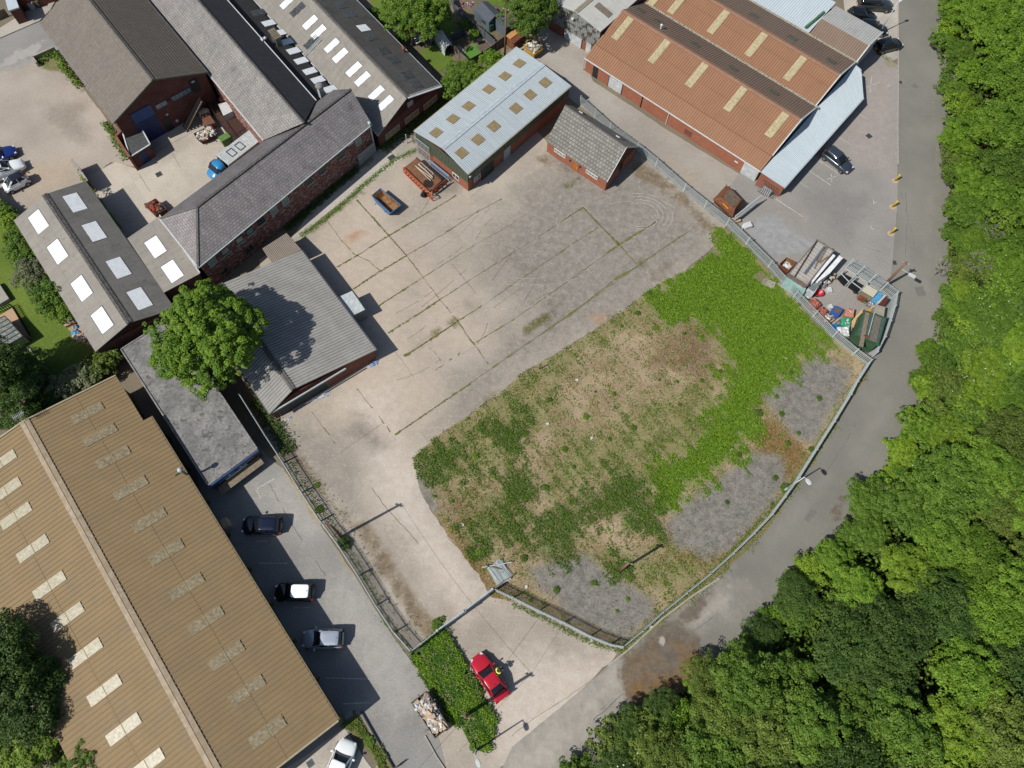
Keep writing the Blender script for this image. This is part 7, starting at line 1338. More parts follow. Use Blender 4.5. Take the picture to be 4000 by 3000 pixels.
# ================================================================ VEGETATION
def leafmat(name,c1,c2,c3=None,tr=.25,rough=.6):
    t=NT(name); oi=t.n('ObjectInfo').outputs['Random']; at=t.n('Attribute',attribute_name='tone').outputs['Fac']
    col=t.mix(at,c1,c2)
    if c3: col=t.mix(t.ramp(t.noise(.45,3,.6),.5,.68),col,c3)
    col=t.mix(1.,col,t.n('MapRange',{0:oi,1:0.,2:1.,3:.82,4:1.16}).outputs[0],'MULTIPLY')
    t.fin(col,rough,None,spec=.25)
    tl=t.n('BsdfTranslucent',{'Color':col}); ms=t.n('MixShader',{0:tr}); t.t.links.new(t.b.outputs[0],ms.inputs[1]); t.t.links.new(tl.outputs[0],ms.inputs[2]); t.t.links.new(ms.outputs[0],t.t.nodes['Material Output'].inputs[0])
    return t.m
def quads(name,P,N,S_,mat,tone=None,parent=None,asp=1.6,r=None):
    """leaf quads at P with normals N"""
    r=r or rng; n=len(P); a=r.normal(size=(n,3)); N=N/np.linalg.norm(N,axis=1,keepdims=True); U=np.cross(N,a); U/=np.linalg.norm(U,axis=1,keepdims=True)+1e-9; V_=np.cross(N,U)
    s=S_[:,None]; U=U*s*asp*.5; V_=V_*s*.5
    bend=N*s*.16
    C=np.stack([P-U,P-V_*.9+bend*0,P+U*1.0-bend,P+V_*.9],1).reshape(-1,3)
    me=bpy.data.meshes.new(name); me.vertices.add(4*n); me.vertices.foreach_set('co',C.ravel().astype(np.float32)); me.loops.add(4*n); me.loops.foreach_set('vertex_index',np.arange(4*n,dtype=np.int32)); me.polygons.add(n); me.polygons.foreach_set('loop_start',np.arange(0,4*n,4,dtype=np.int32)); me.update(calc_edges=True)
    if tone is not None: A_=me.attributes.new('tone','FLOAT','POINT'); A_.data.foreach_set('value',np.repeat(tone,4).astype(np.float32))
    me.materials.append(mat); ob=bpy.data.objects.new(name,me); COL.objects.link(ob)
    if parent: ob.parent=parent
    return ob
def crown_pts(seed,R,Hc,zc,ncl,per,leaf,clr=(.5,.95),lean=0.,flat=.75):
    """clumps on an irregular ellipsoid; each clump a dome of leaves"""
    r=np.random.default_rng(seed); P=[];N=[];T=[]
    lob=r.uniform(0,6.28,5); la=r.uniform(.03,.1,5)
    K=9; LB=[]
    for i in range(K):
        a_=i*2.4+r.uniform(-.3,.3); q_=math.sqrt((i+.5)/K)*.72; LB.append((R*q_*math.cos(a_),R*q_*math.sin(a_),zc+Hc*r.uniform(-.15,.75)*(1-q_*q_*.7),R*r.uniform(.26,.46)))
    for c in range(ncl):
        th=r.uniform(0,6.283); cz=r.uniform(-.45,1.)  # cos of polar
        sz=math.sqrt(max(0,1-cz*cz)); rad=(r.uniform(.72,1.02) if r.random()<.8 else r.uniform(.35,.75)); rad*=1+sum(la[i]*math.sin((i+1)*th+lob[i]) for i in range(5))*.8
        C=np.array([R*rad*sz*math.cos(th),R*rad*sz*math.sin(th),zc+Hc*rad*cz])
        if r.random()<.72: l_=LB[r.integers(K)]; cz=abs(cz) if r.random()<.8 else cz; sz=math.sqrt(max(0,1-cz*cz)); C=np.array([l_[0]+l_[3]*sz*math.cos(th),l_[1]+l_[3]*sz*math.sin(th),l_[2]+l_[3]*cz*.9])
        cr=r.uniform(*clr); n=int(per*(cr/np.mean(clr))**2)
        d=r.normal(size=(n,3)); d/=np.linalg.norm(d,axis=1,keepdims=True); out=C-np.array([0,0,zc-.2*Hc]); out/=np.linalg.norm(out)+1e-9
        flip=(d@ (out*.5+np.array([0,0,.6])))<-.15; d[flip]*=-1
        rr=cr*r.uniform(.7,1.05,n)[:,None]; p=C+d*rr*np.array([1,1,flat]); P.append(p); N.append(d*.6+np.array([0,0,.75])+r.normal(size=(n,3))*.38); T.append(np.clip(np.full(n,r.uniform(.05,.95))+r.normal(size=n)*.2,0,1))
    P=np.concatenate(P); return P,np.concatenate(N),r.uniform(.7,1.3,len(P))*leaf,np.concatenate(T),r
m_bark=plain('bark',S(96,84,70),.9,sc=4,var=.25); m_barkg=plain('grey_bark',S(150,146,132),.85,sc=4,var=.15)
def limbs(seed,h,R,zc,mat,parent,n=7,r0=.2,up=.8):
    r=random.Random(seed); mb=MB(); mb.tube((0,0,-.1),(0.05,.05,h*.45),r0,r0*.75,9); mb.tube((.05,.05,h*.45),(.1,0,zc),r0*.75,r0*.4,8)
    tr=mb.ob('trunk',mat,parent,True,local=True); mb=MB()
    for i in range(n):
        a=i*2.4+r.uniform(-.4,.4); z0=h*r.uniform(.35,.7); L=R*r.uniform(.6,.95); p0=Vector((.07,.03,z0)); p1=p0+Vector((math.cos(a)*L*.5,math.sin(a)*L*.5,L*.4*up)); p2=p1+Vector((math.cos(a+.3)*L*.45,math.sin(a+.3)*L*.45,L*.35*up))
        mb.tube(p0,p1,r0*.42,r0*.28,6); mb.tube(p1,p2,r0*.28,r0*.08,5)
        for s in (-.7,.6): p3=p1+Vector((math.cos(a+s)*L*.4,math.sin(a+s)*L*.4,L*.3)); mb.tube(p1,p3,r0*.2,r0*.06,5)
    mb.ob('limbs',mat,parent,True,local=True)
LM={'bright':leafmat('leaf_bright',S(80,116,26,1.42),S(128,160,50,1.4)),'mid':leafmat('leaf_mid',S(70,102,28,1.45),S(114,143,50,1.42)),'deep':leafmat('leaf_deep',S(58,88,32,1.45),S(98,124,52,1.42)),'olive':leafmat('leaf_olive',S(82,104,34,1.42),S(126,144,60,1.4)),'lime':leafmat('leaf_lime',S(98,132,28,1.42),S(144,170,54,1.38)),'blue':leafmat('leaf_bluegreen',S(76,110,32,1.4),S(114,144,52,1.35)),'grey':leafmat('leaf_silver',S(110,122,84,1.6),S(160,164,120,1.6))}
def make_tree(name,label,cat,seed,R,Hc,zc,ncl,per,leaf,mat,group=None,trunk=.2,clr=(.5,.95),bark=None,nl=7,loc=(0,0,0)):
    t=thing(name,label,cat,loc,0,group); P,N,S_,T,r=crown_pts(seed,R,Hc,zc,ncl,per,leaf,clr); quads('crown',P,N,S_,LM[mat],T,t,r=r); limbs(seed,zc,R,zc+Hc*.2,bark or m_bark,t,nl,trunk); return t
def copy_tree(src,loc,sc,rz,label,mat=None,group=None):
    c=src.copy(); COL.objects.link(c); c.location=loc; c.rotation_euler=(0,0,rz); c.scale=sc; c['label']=label
    if group: c['group']=group
    for ch in src.children:
        if ch.type!='MESH': continue
        d=ch.copy(); COL.objects.link(d); d.parent=c
        if mat and ch.name.startswith('crown'):
            d.material_slots[0].link='OBJECT'; d.material_slots[0].material=LM[mat]
    return c
# ---- the broad tree over the corrugated shed
c0=G((830,1330),5.5)
bt=make_tree('broad_tree','broad bright green tree standing between the felt roof and the corrugated shed','tree',21,5.5,3.8,5.8,1050,58,.14,'bright',trunk=.32,clr=(.26,.5),loc=(c0.x,c0.y,0),nl=10)
# ---- woodland beyond the road
WOOD=[k('30',1480,-160),k('30',1460,100),k('30',1500,330),k('30',1480,520),k('30',1480,700),k('30',1530,1000),k('30',1530,1300),k('30',1560,1659),(3700,950),(3690,1120),(3630,1345),(3575,1460),(3580,1560),(3475,1770),(3420,1880),(3340,1960),(3320,2070),(3190,2165),(3060,2315),(3005,2425),(2900,2515),(2770,2580),(2740,2650),(2530,2755),(2410,2865),(2260,2960),(2200,3120),(2400,3300),(4500,3300),(4500,-160)]
WP=np.array([tuple(G(p)[:2]) for p in WOOD]); 
sheet('woodland_floor',[k('30',1420,-200),k('30',1420,1659),k('31',1470,500),k('31',1400,1000),k('32',1200,0),k('32',700,1100),k('32',0,1659),k('23',2100,500),k('23',1400,1000),k('23',600,1659),(2100,3300),(4700,3400),(4700,-200)],.001,layered('leaf_litter',(S(50,52,30),S(82,76,48)),[],fine=(4.,.4),grain=(3.,S(70,100,40),.7),bump=.05),0,.3)
r=random.Random(5)
# reference shrubs / trees to copy
PR={}
def proto(key,*a,**kw): PR[key]=(a,kw)
specs={ # key: (seed,R,Hc,zc,ncl,per,leaf,mat,trunk,clr)
 'A':(31,3.1,2.1,4.4,420,42,.13,'bright',.22,(.25,.52)),'B':(32,3.3,2.0,4.1,430,42,.125,'mid',.22,(.24,.5)),'C':(33,2.9,2.3,4.5,380,42,.14,'lime',.2,(.26,.52)),'D':(34,3.2,1.9,3.9,420,40,.11,'deep',.2,(.25,.6)),'E':(35,2.0,1.2,1.5,190,28,.13,'bright',.1,(.2,.42)),'F':(36,1.7,1.0,1.2,150,28,.12,'mid',.08,(.18,.36)),'G':(37,1.35,.9,1.0,110,26,.12,'olive',.06,(.18,.34))}
protos={}
names={'bright':'bright green','mid':'mid green','lime':'yellow-green','deep':'dark green','olive':'olive green','blue':'blue-green','grey':'silvery'}
def plant(key,x,y,sc,mat,label,group,nm,cat,zsc=1.):
    if key not in protos:
        s=specs[key]; t=make_tree(nm,label,cat,s[0],s[1],s[2],s[3],s[4],s[5],s[6],mat,group,s[8],s[9],loc=(x,y,0)); t.scale=(sc,sc,sc*zsc); t.rotation_euler.z=r.uniform(0,6.28); protos[key]=t; return t
    c=copy_tree(protos[key],(x,y,0),(sc*r.uniform(.93,1.07),sc*r.uniform(.93,1.07),sc*zsc*r.uniform(.92,1.1)),r.uniform(0,6.28),label,mat,group); c.name=nm; c['category']=cat
    return c
def poisson(poly,dmin,n,seed,bounds=None):
    rr=np.random.default_rng(seed); lo=poly.min(0); hi=poly.max(0); pts=[]; cand=rr.uniform(lo,hi,(n,2)); m=inside(cand,poly); 
    for p in cand[m]:
        if all((p[0]-q[0])**2+(p[1]-q[1])**2>dmin*dmin for q in pts): pts.append(p)
    return pts
def inside(P,Q):
    ins=np.zeros(len(P),bool)
    for i in range(len(Q)):
        a,b=Q[i],Q[(i+1)%len(Q)]; c=((a[1]>P[:,1])!=(b[1]>P[:,1])); xx=(b[0]-a[0])*(P[:,1]-a[1])/((b[1]-a[1]) if abs(b[1]-a[1])>1e-9 else 1e-9)+a[0]; ins^=c&(P[:,0]<xx)
    return ins
def edge_d(P,Q):
    d=np.full(len(P),1e9)
    for i in range(len(Q)):
        a,b=Q[i],Q[(i+1)%len(Q)]; e=b-a; v=P-a; t=np.clip((v@e)/max(1e-9,e@e),0,1); d=np.minimum(d,np.hypot(*(v-t[:,None]*e).T))
    return d
def projpx(x,y,z=0):
    c=RM.transposed()@Vector((x,y,z-H)); return 2000+FPX*c.x/-c.z,1500-FPX*c.y/-c.z
# zone by where it stands in the photograph: top = tall broadleaf, middle = low scrub, bottom = mixed tall trees
trees=[]
for p in poisson(WP,3.25,11000,41):
    px,py=projpx(*p); 
    if px>4400 or py>3350 or py<-260: continue
    ed=edge_d(np.array([p]),WP[:-3])[0]
    zone='top' if py<900 else ('mid' if py<1950-(px-3300)*.35+0 else 'low')
    trees.append((p,px,py,ed,zone))
zl={'top':'in the upper wood beside the straight road','mid':'in the low scrub beside the road bend','low':'in the mixed wood below the road bend'}
cnt=0
for p,px,py,ed,zone in trees:
    u=r.random(); edge=ed<2.6
    if zone=='top': key,mat,sc=('A','bright',1.0) if u<.45 else (('C','lime' if u>.8 else 'bright',.95) if u<.75 else ('B','mid',1.0)); zs=.85; sc*=r.uniform(.85,1.1)
    elif zone=='mid': key,mat,sc=('B','mid',.72) if u<.25 else (('A','bright',.7) if u<.6 else (('D','blue',.75) if u<.75 else ('C','lime',.7))); zs=.5; sc*=r.uniform(.9,1.15)
    else:
        big=.95; key,mat,sc=('D','deep',big) if u<.16 else (('D','olive',big) if u<.34 else (('B','mid',big) if u<.6 else (('A','bright',big*.95) if u<.82 else ('C','lime',big*.85)))); zs=.95; sc*=r.uniform(.8,1.12)
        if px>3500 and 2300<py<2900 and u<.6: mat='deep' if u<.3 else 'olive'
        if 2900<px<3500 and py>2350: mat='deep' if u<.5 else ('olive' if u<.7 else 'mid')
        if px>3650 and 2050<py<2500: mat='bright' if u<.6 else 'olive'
    if edge: sc*=.62; zs*=.85
    if zone=='top' and edge: sc*=1.1
    sc*=1.06
    size='small' if sc<.7 else ('large' if sc>.95 else 'medium')
    side=', at its edge' if edge else ''
    plant(key,p[0],p[1],sc,mat,'%s %s tree %s%s'%(size,names[mat],zl[zone],side),'trees of the wood beyond the road','woodland_tree','tree',zs); cnt+=1
# scrub bushes filling the road margin and the middle zone
for p in poisson(WP,2.3,14000,43):
    px,py=projpx(*p)
    if px>4200 or py>3150 or py<-200: continue
    ed=edge_d(np.array([p]),WP[:-3])[0]
    if not (ed<2.4 or (1000<py<2000 and px<4100)): continue
    u=r.random(); key='E' if u<.6 else 'F'; mat=['bright','lime','mid','olive','blue'][int(r.random()*4.99)]
    if ed<.8: key='G' if u<.5 else 'F'
    plant(key,p[0],p[1],r.uniform(.8,1.2),mat,'low %s bush %s'%(names[mat],'at the road edge of the wood' if ed<2.4 else 'in the low scrub beside the road bend'),'bushes along the wood','bush','bush',r.uniform(.7,1.1)); cnt+=1
print('wood plants',cnt,len(trees))
# ground cover filling between trunks
n=110000; lo=WP.min(0); hi=WP.max(0); C_=rng.uniform(lo,hi,(n*2,2)); C_=C_[inside(C_,WP)][:n]; Pz=np.concatenate([C_,rng.uniform(.05,1.,(len(C_),1))*np.clip(edge_d(C_,WP[:-3])*1.1,.4,3.2)[:,None]],1)
ug=quads('undergrowth',Pz,np.concatenate([rng.normal(size=(len(C_),2))*.5,np.ones((len(C_),1))],1),rng.uniform(.14,.3,len(C_)),LM['mid'],rng.uniform(0,1,len(C_))); tag(ug,kind='stuff'); ug['label']='tangled green undergrowth filling the wood floor'
# white blossom on the scrub
bl=[]
for cpx,n_,sd_ in ((k('32',1190,930),34,1.6),(k('32',1180,430),20,3.),(k('31',1750,1000),90,4.5),(k('32',290,1400),40,1.),(k('32',180,1570),30,.9),(k('23',940,1520),26,.9),(k('31',1650,1450),40,4.)):
    c=G(cpx,3.); 
    for i in range(n_): bl.append((c.x+rng.normal()*sd_,c.y+rng.normal()*sd_,rng.uniform(2.4,3.9)))
bl=np.array(bl); bl=bl[inside(bl[:,:2],WP)&(edge_d(bl[:,:2],WP)>1.2)]; bo=quads('blossom',bl,np.tile([0,0,1.],(len(bl),1))+rng.normal(size=(len(bl),3))*.3,rng.uniform(.07,.17,len(bl)),plain('blossom_white',S(220,222,200),.6),parent=None,asp=1.1); tag(bo,kind='stuff'); bo['label']='scattered white blossom on the scrub'
# bare branching dead shrubs in the scrub
def dead(px,z,R,label,seed):
    c=G(px,z); t=thing('dead_shrub',label,'dead bush',(c.x,c.y,0),group='leafless shrubs'); rr=random.Random(seed); mb=MB()
    def br(p,d,L,w,dep):
        q=p+d*L; mb.tube(p,q,w,w*.6,5)
        if dep: 
            for i in range(3): br(q,(d+Vector((rr.gauss(0,.55),rr.gauss(0,.55),rr.gauss(0,.3)))).normalized(),L*rr.uniform(.55,.8),w*.6,dep-1)
    for i in range(8):
        a=i*.785+rr.uniform(-.3,.3); br(Vector((0,0,z*.55)),Vector((math.cos(a),math.sin(a),rr.uniform(.25,.7))).normalized(),R*.4,.045,3)
    mb.tube((0,0,0),(0,0,z*.55),.07,.05); mb.ob('branches',m_barkg,t,local=True)
dead(k('31',1960,220),3.6,2.6,'leafless grey shrub spreading among the scrub near the right edge',1); dead(k('31',1880,560),3.4,1.8,'leafless grey shrub below the largest one in the scrub',2); dead(k('31',1560,600),3.,1.3,'small leafless grey shrub close to the road bend',3); dead(k('32',1060,940),3.6,1.2,'leafless twigs among blossom at the wood margin below the bend',4); dead(k('23',790,1540),3.2,1.3,'pale leafless stems at the bottom of the wood by the road mouth',5)
# ---- garden and left side trees, shrubs
def garden(px,z,key,sc,mat,label,nm='garden_shrub',cat='shrub',zs=1.,grp=None):
    c=G(px,z); return plant(key,c.x,c.y,sc,mat,label,grp,nm,cat,zs)
garden((1600,60),4.6,'B',1.15,'bright','broad mid green tree over the back gardens at the top edge','garden_tree','tree',.9)
garden((1700,30),4.,'A',.7,'mid','smaller tree behind the broad one in the back gardens','garden_tree','tree')
garden((2065,50),4.4,'A',1.15,'mid','large leafy tree between the garden sheds and the roller door unit','garden_tree','tree',.9)
garden((1805,300),1.6,'B',.75,'mid','dense shrub against the pale roofed unit\'s far eave','garden_shrub','shrub',.6)
garden((1770,340),1.6,'E',.95,'mid','bushy shrub by the brick gable of the long ribbed shed')
garden((1865,290),1.2,'E',.7,'bright','bright bush between turf plot and pale roofed unit')
garden((1920,235),1.2,'E',.8,'bright','long low bush behind the turf plot fence')
garden((1840,330),1.2,'F',1.1,'lime','yellow-green bush touching the pale roofed unit')
for i,(px_,lb) in enumerate([((1455,45),'dark bush at the top edge beside the ribbed shed gutter'),((1490,85),'dark bush below it along the ribbed shed gutter'),((1570,140),'small bush by the patio along the ribbed shed'),((1815,90),'bush beside the grey garden fence'),((1850,125),'yellow-green pot bush by the turf plot')]):
    garden(px_,1.,'F' if i!=4 else 'G',.55,'mid' if i<4 else 'lime',lb)
dl=G((60,2720),6.5)
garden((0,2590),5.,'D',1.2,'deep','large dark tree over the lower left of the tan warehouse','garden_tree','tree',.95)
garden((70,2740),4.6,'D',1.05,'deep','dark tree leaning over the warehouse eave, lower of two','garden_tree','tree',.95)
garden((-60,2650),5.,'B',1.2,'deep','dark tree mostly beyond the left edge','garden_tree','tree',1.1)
garden((60,2900),4.2,'C',.9,'lime','yellow-green tree at the bottom left corner','garden_tree','tree',.8)
garden((250,2960),2.,'E',.9,'olive','olive bush at the bottom left beside the warehouse eave')
garden((340,3010),3.,'B',.7,'mid','small tree cut by the bottom edge below the warehouse eave','garden_tree','tree',.9)
for i,(px_,sc,mat,key,lb) in enumerate([(k('01',205,500),.95,'mid','E','uppermost dense shrub along the grey shed eave'),(k('01',270,600),.8,'bright','E','second shrub along the grey shed eave'),(k('01',330,720),1.0,'grey','E','variegated pale shrub along the grey shed eave'),(k('01',400,800),.8,'mid','E','shrub just below the variegated one'),(k('01',470,920),1.1,'mid','E','large dark shrub midway down the lawn edge'),(k('01',540,1030),.95,'bright','E','lowest shrub of the row, above the blue tarpaulin'),(k('01',70,250),.8,'lime','F','spiky pale plant near the top of the lawn'),(k('01',140,360),.8,'lime','F','golden bush under the grey shed corner'),(k('01',20,170),.8,'mid','F','bush behind the concrete wall at the left edge')]):
    garden(px_,1.1,key,sc,mat,lb)
for i in range(9):
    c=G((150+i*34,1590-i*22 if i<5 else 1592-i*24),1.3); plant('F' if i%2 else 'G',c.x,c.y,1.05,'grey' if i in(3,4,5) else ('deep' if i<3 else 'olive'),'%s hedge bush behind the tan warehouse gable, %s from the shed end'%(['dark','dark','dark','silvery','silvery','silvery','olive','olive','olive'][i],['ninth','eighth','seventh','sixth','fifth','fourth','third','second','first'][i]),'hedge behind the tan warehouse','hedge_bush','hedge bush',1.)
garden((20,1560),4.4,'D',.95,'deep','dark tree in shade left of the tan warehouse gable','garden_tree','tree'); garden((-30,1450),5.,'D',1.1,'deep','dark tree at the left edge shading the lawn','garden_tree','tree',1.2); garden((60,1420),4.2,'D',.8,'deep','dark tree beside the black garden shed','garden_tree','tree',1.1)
# ivy edging, hedge growing over the wall beside the grey shed
def leafline(name,label,pts,w_,z0,z1,n,leaf,mat,cat='climbing plant',kind=None):
    P=[G(p) for p in pts]; L=[(b-a).length for a,b in zip(P,P[1:])]; tot=sum(L); out=[]
    for i in range(n):
        s=rng.uniform(0,tot); j=0
        while s>L[j] and j<len(L)-1: s-=L[j]; j+=1
        q=P[j].lerp(P[j+1],min(1,s/L[j])); d=(P[j+1]-P[j]).normalized(); off=rng.normal()*w_*.5; out.append((q.x-d.y*off,q.y+d.x*off,rng.uniform(z0,z1)*math.exp(-abs(off)/w_)))
    A_=np.array(out); ob=quads(name,A_,np.tile([0,0,1.],(n,1))+rng.normal(size=(n,3))*.5,rng.uniform(.6,1.3,n)*leaf,LM[mat],rng.uniform(0,1,n)); tag(ob,label,cat if not kind else None,kind=kind); return ob
leafline('ivy','yellow-green ivy trailing along the wall top beside the ribbed grey shed',[k('00',745,1560),k('01',880,120),k('01',990,260),k('01',1080,380)],.35,1.8,2.3,900,.16,'lime')
leafline('wall_weeds','low weeds at the foot of the flaked brick wall',[k('11',250,330),k('11',500,120),k('10',700,1600),k('10',880,1460)],.55,.05,.5,1500,.16,'deep',kind='stuff')
leafline('wall_weeds','weeds at the foot of the ribbed shed gable',[k('10',1080,1300),k('10',1300,1130),k('10',1560,930),k('10',1640,860)],.8,.05,.5,1500,.16,'mid',kind='stuff')
leafline('wall_weeds','weeds below the brown tiled roof eave',[k('00',330,560),k('00',480,450),k('00',560,600),k('00',700,760)],.5,.05,.6,900,.16,'bright',kind='stuff')
leafline('wall_weeds','weeds by the annex',[k('00',900,1060),k('00',970,1150),k('00',1020,1260),k('00',1100,1380)],.5,.05,.6,600,.15,'mid',kind='stuff')
leafline('fence_weeds','weeds along the service road palisade',[k('12',250,640),k('12',300,700),k('12',470,950),k('12',640,1200),k('12',900,1600),k('13',1100,350),k('13',1330,650)],.4,.05,.3,700,.1,'mid',kind='stuff')
leafline('fence_weeds','weeds in the striped shade inside the service road fence',[k('12',300,700),k('12',520,900),k('12',760,1250),k('12',900,1450),k('13',1100,200),k('13',1400,500)],1.2,.05,.2,500,.1,'olive',kind='stuff')
leafline('fence_weeds','weeds along the gate corner fence',[k('23',0,240),k('23',300,380),k('23',600,540),k('23',930,650)],.35,.05,.2,900,.09,'olive',kind='stuff')
leafline('fence_weeds','weeds at the road side fence foot',[k('23',930,650),k('23',1280,350),k('23',1680,20),k('32',230,850),k('32',560,330)],.35,.05,.2,1500,.09,'olive',kind='stuff')
leafline('weeds','bushes behind the shed and along the shaded passage',[k('12',0,120),k('12',120,300),k('12',250,500),k('12',300,600)],1.0,.05,.5,1500,.13,'deep',kind='stuff')
for i,(cr,x,y,lb) in enumerate([('12',760,1370,'dark weed clump beside the pole at the service road fence'),('12',540,1080,'small weed clump growing through the service road fence'),('12',520,870,'small weed in the striped shade near the corrugated shed'),('13',1560,420,'weed clump by the left gate post'),('13',1610,370,'small round weed on the track near the gate'),('32',150,900,'weed clump at the base of the curved fence lamp'),('13',980,1430,'dark weed beside the planted strip'),('22',2130,245,'round green weed clump on the brown moss')]):
    garden(k(cr,x,y),.3,'G',[.5,.28,.22,.38,.2,.35,.32,.34][i],'mid' if i!=0 else 'deep',lb,'weed_clump','weed',.45,'weed clumps')
# ---- grass and weeds on the waste ground (real tufts)
def tufts(name,label,polys,n,leaf,mat,z=(.02,.14),spread=1.,thr=None,up=.6,asp=3.2,excl=None,amp=1.4,clip=None):
    allp=[np.array([tuple(G(p)[:2]) for p in poly]) for poly in polys]
    lo=np.min([a.min(0) for a in allp],0)-spread; hi=np.max([a.max(0) for a in allp],0)+spread; C_=rng.uniform(lo,hi,(n*5,2))
    sines=lambda C,s:(np.sin(C[:,0]*s+1.3*np.sin(C[:,1]*s*.7))+np.sin(C[:,1]*s*1.1+1.7*np.sin(C[:,0]*s*.6))+.8*np.sin(C[:,0]*s*2.3+C[:,1]*s*1.9))/2.8
    d=sdf(C_,polys)+sines(C_,1.3)*amp*spread+sines(C_,4.1)*.6*amp*spread
    keep=rng.uniform(0,1,len(C_))<np.clip(.5+d/(1.4*spread+1e-3),0,1)
    if thr is not None: keep&=rng.uniform(0,1,len(C_))<np.clip(.35+sines(C_,thr)*1.6,0,1)
    if excl is not None: keep&=rng.uniform(0,1,len(C_))>np.clip(.5+sdf(C_,excl),0,.96)
    if clip is not None: keep&=sdf(C_,[clip])>rng.uniform(-.35,.1,len(C_))
    C_=C_[keep][:n]; k_=len(C_); P=np.concatenate([C_,rng.uniform(z[0],z[1],(k_,1))],1); ob=quads(name,P,np.concatenate([rng.normal(size=(k_,2))*up,np.ones((k_,1))],1),rng.uniform(.6,1.4,k_)*leaf,LM[mat],rng.uniform(0,1,k_),asp=asp); tag(ob,kind='stuff'); ob['label']=label; return ob
LM['grass']=leafmat('grass_blades',S(78,114,14,1.4),S(126,158,36,1.4),tr=.15); LM['straw']=leafmat('straw_blades',S(150,138,96,1.4),S(196,180,134,1.4),tr=.1); LM['sward']=leafmat('sward_blades',S(84,112,36,1.5),S(128,142,62,1.5),tr=.15); LM['mossb']=leafmat('brown_moss_blades',S(112,82,40,1.4),S(150,112,58,1.4),tr=.1); LM['isl']=leafmat('island_grass',S(50,90,20,1.5),S(96,134,38,1.5),tr=.15)
GR=lotL['gravel']
tufts('lush_grass','lush green grass at the fence side of the waste ground',lotL['lush'],80000,.075,'grass',(.02,.16),spread=1.3,clip=LOT)
tufts('nettle_patches','dark nettle patches on the waste ground',lotL['nettle'],25000,.08,'mid',(.05,.28),spread=1.1,asp=1.8,amp=1.6,clip=LOT)
tufts('thin_grass','thin green grass scattered over the waste ground',lotL['mid'],26000,.07,'sward',(.02,.1),spread=1.6,thr=1.7,excl=GR,clip=LOT)
tufts('dry_grass','dry straw coloured grass on the waste ground',[LOT],42000,.055,'straw',(.01,.05),spread=.1,thr=.8,excl=GR+lotL['lush'])
tufts('scattered_weeds','scattered green weeds over the dry ground',[LOT],14000,.1,'bright',(.03,.14),spread=.1,thr=3.1,asp=1.8,excl=GR)
tufts('brown_moss','brown moss and dead stems on the waste ground',lotL['moss']+lotL['litter'],20000,.055,'mossb',(.01,.05),spread=1.2,excl=GR,clip=LOT)
tufts('island_grass','long green grass on the island by the red coupe',[ISL],26000,.09,'isl',(.05,.4),spread=.7,clip=ISL)
tufts('island_grass','paler grass blades among the island grass',[ISL],7000,.08,'grass',(.2,.5),spread=.5,thr=1.9)
tufts('island_grass','dry stems among the island grass',[ISL],2500,.05,'straw',(.2,.45),spread=.4,thr=2.9)
tufts('strip_grass','rough grass in the planted strip',[STRIP],4000,.08,'sward',(.03,.2),spread=.3,thr=2.)
tufts('verge_grass','rough grass on the road verge',[[k('31',870,1560),k('32',760,60),k('32',420,640),k('32',0,1260),k('23',1790,0),k('23',1320,380),k('23',1010,650),k('23',960,690),k('23',900,640),k('23',1650,0),k('32',0,1120),k('32',300,680),k('32',700,60),k('31',830,1600)]],13000,.06,'sward',(.02,.1),spread=.4)
tufts('dry_grass','pinkish brown dead stems through the dry middle of the plot',[LOT],22000,.05,'mossb',(.01,.05),spread=.1,thr=1.4,excl=GR+lotL['lush'],clip=LOT)
# rosettes: leafy weeds that stand out singly on the dry ground
rs=random.Random(9); 
LP=np.array([tuple(G(p)[:2]) for p in LOT]); ros=[p for p in poisson(LP,1.5,1600,77)]
for i,p in enumerate(ros[:75]):
    px,py=projpx(*p); side='nearer the yard' if px<2300 else ('nearer the road' if py>1900 else 'in the middle of the dry patch')
    plant('G',p[0],p[1],rs.uniform(.1,.24),rs.choice(['bright','mid','mid']),'small leafy green weed %s'%side,'leafy weeds on the waste ground','leafy_weed','weed',.6)
strip_w=leafline('joint_weeds','green weeds growing in the concrete joints',[k('11',870,70),k('11',1150,380),k('11',1300,550)],.09,.02,.07,260,.07,'sward',kind='stuff')
for pts,n in (([k('11',1060,430),k('11',1435,205)],350),([k('11',1060,985),k('11',1440,740)],300),([k('11',1280,1420),k('11',1590,1220),k('11',1740,1120)],500),([k('21',480,220),k('21',610,135),k('21',770,300),k('21',920,450)],700),([k('21',820,530),k('21',1240,260)],400),([k('21',250,1230),k('21',1090,640),k('21',1530,340)],900),([k('12',1200,440),k('12',1850,0)],350),([k('11',380,380),k('11',620,220),k('10',880,1640),k('10',1200,1380),k('10',1390,1290)],1500),([k('11',700,650),k('11',905,530)],150),([k('11',840,840),k('11',1300,550)],350),([k('11',1140,1220),k('11',1590,930)],400)):
    leafline('joint_weeds','green weeds growing in the concrete joints',pts,.1 if n<1000 else .42,.02,.08,int(n*.55) if n<1000 else 2600,.07 if n<1000 else .09,'sward' if n<1000 else 'bright',kind='stuff')
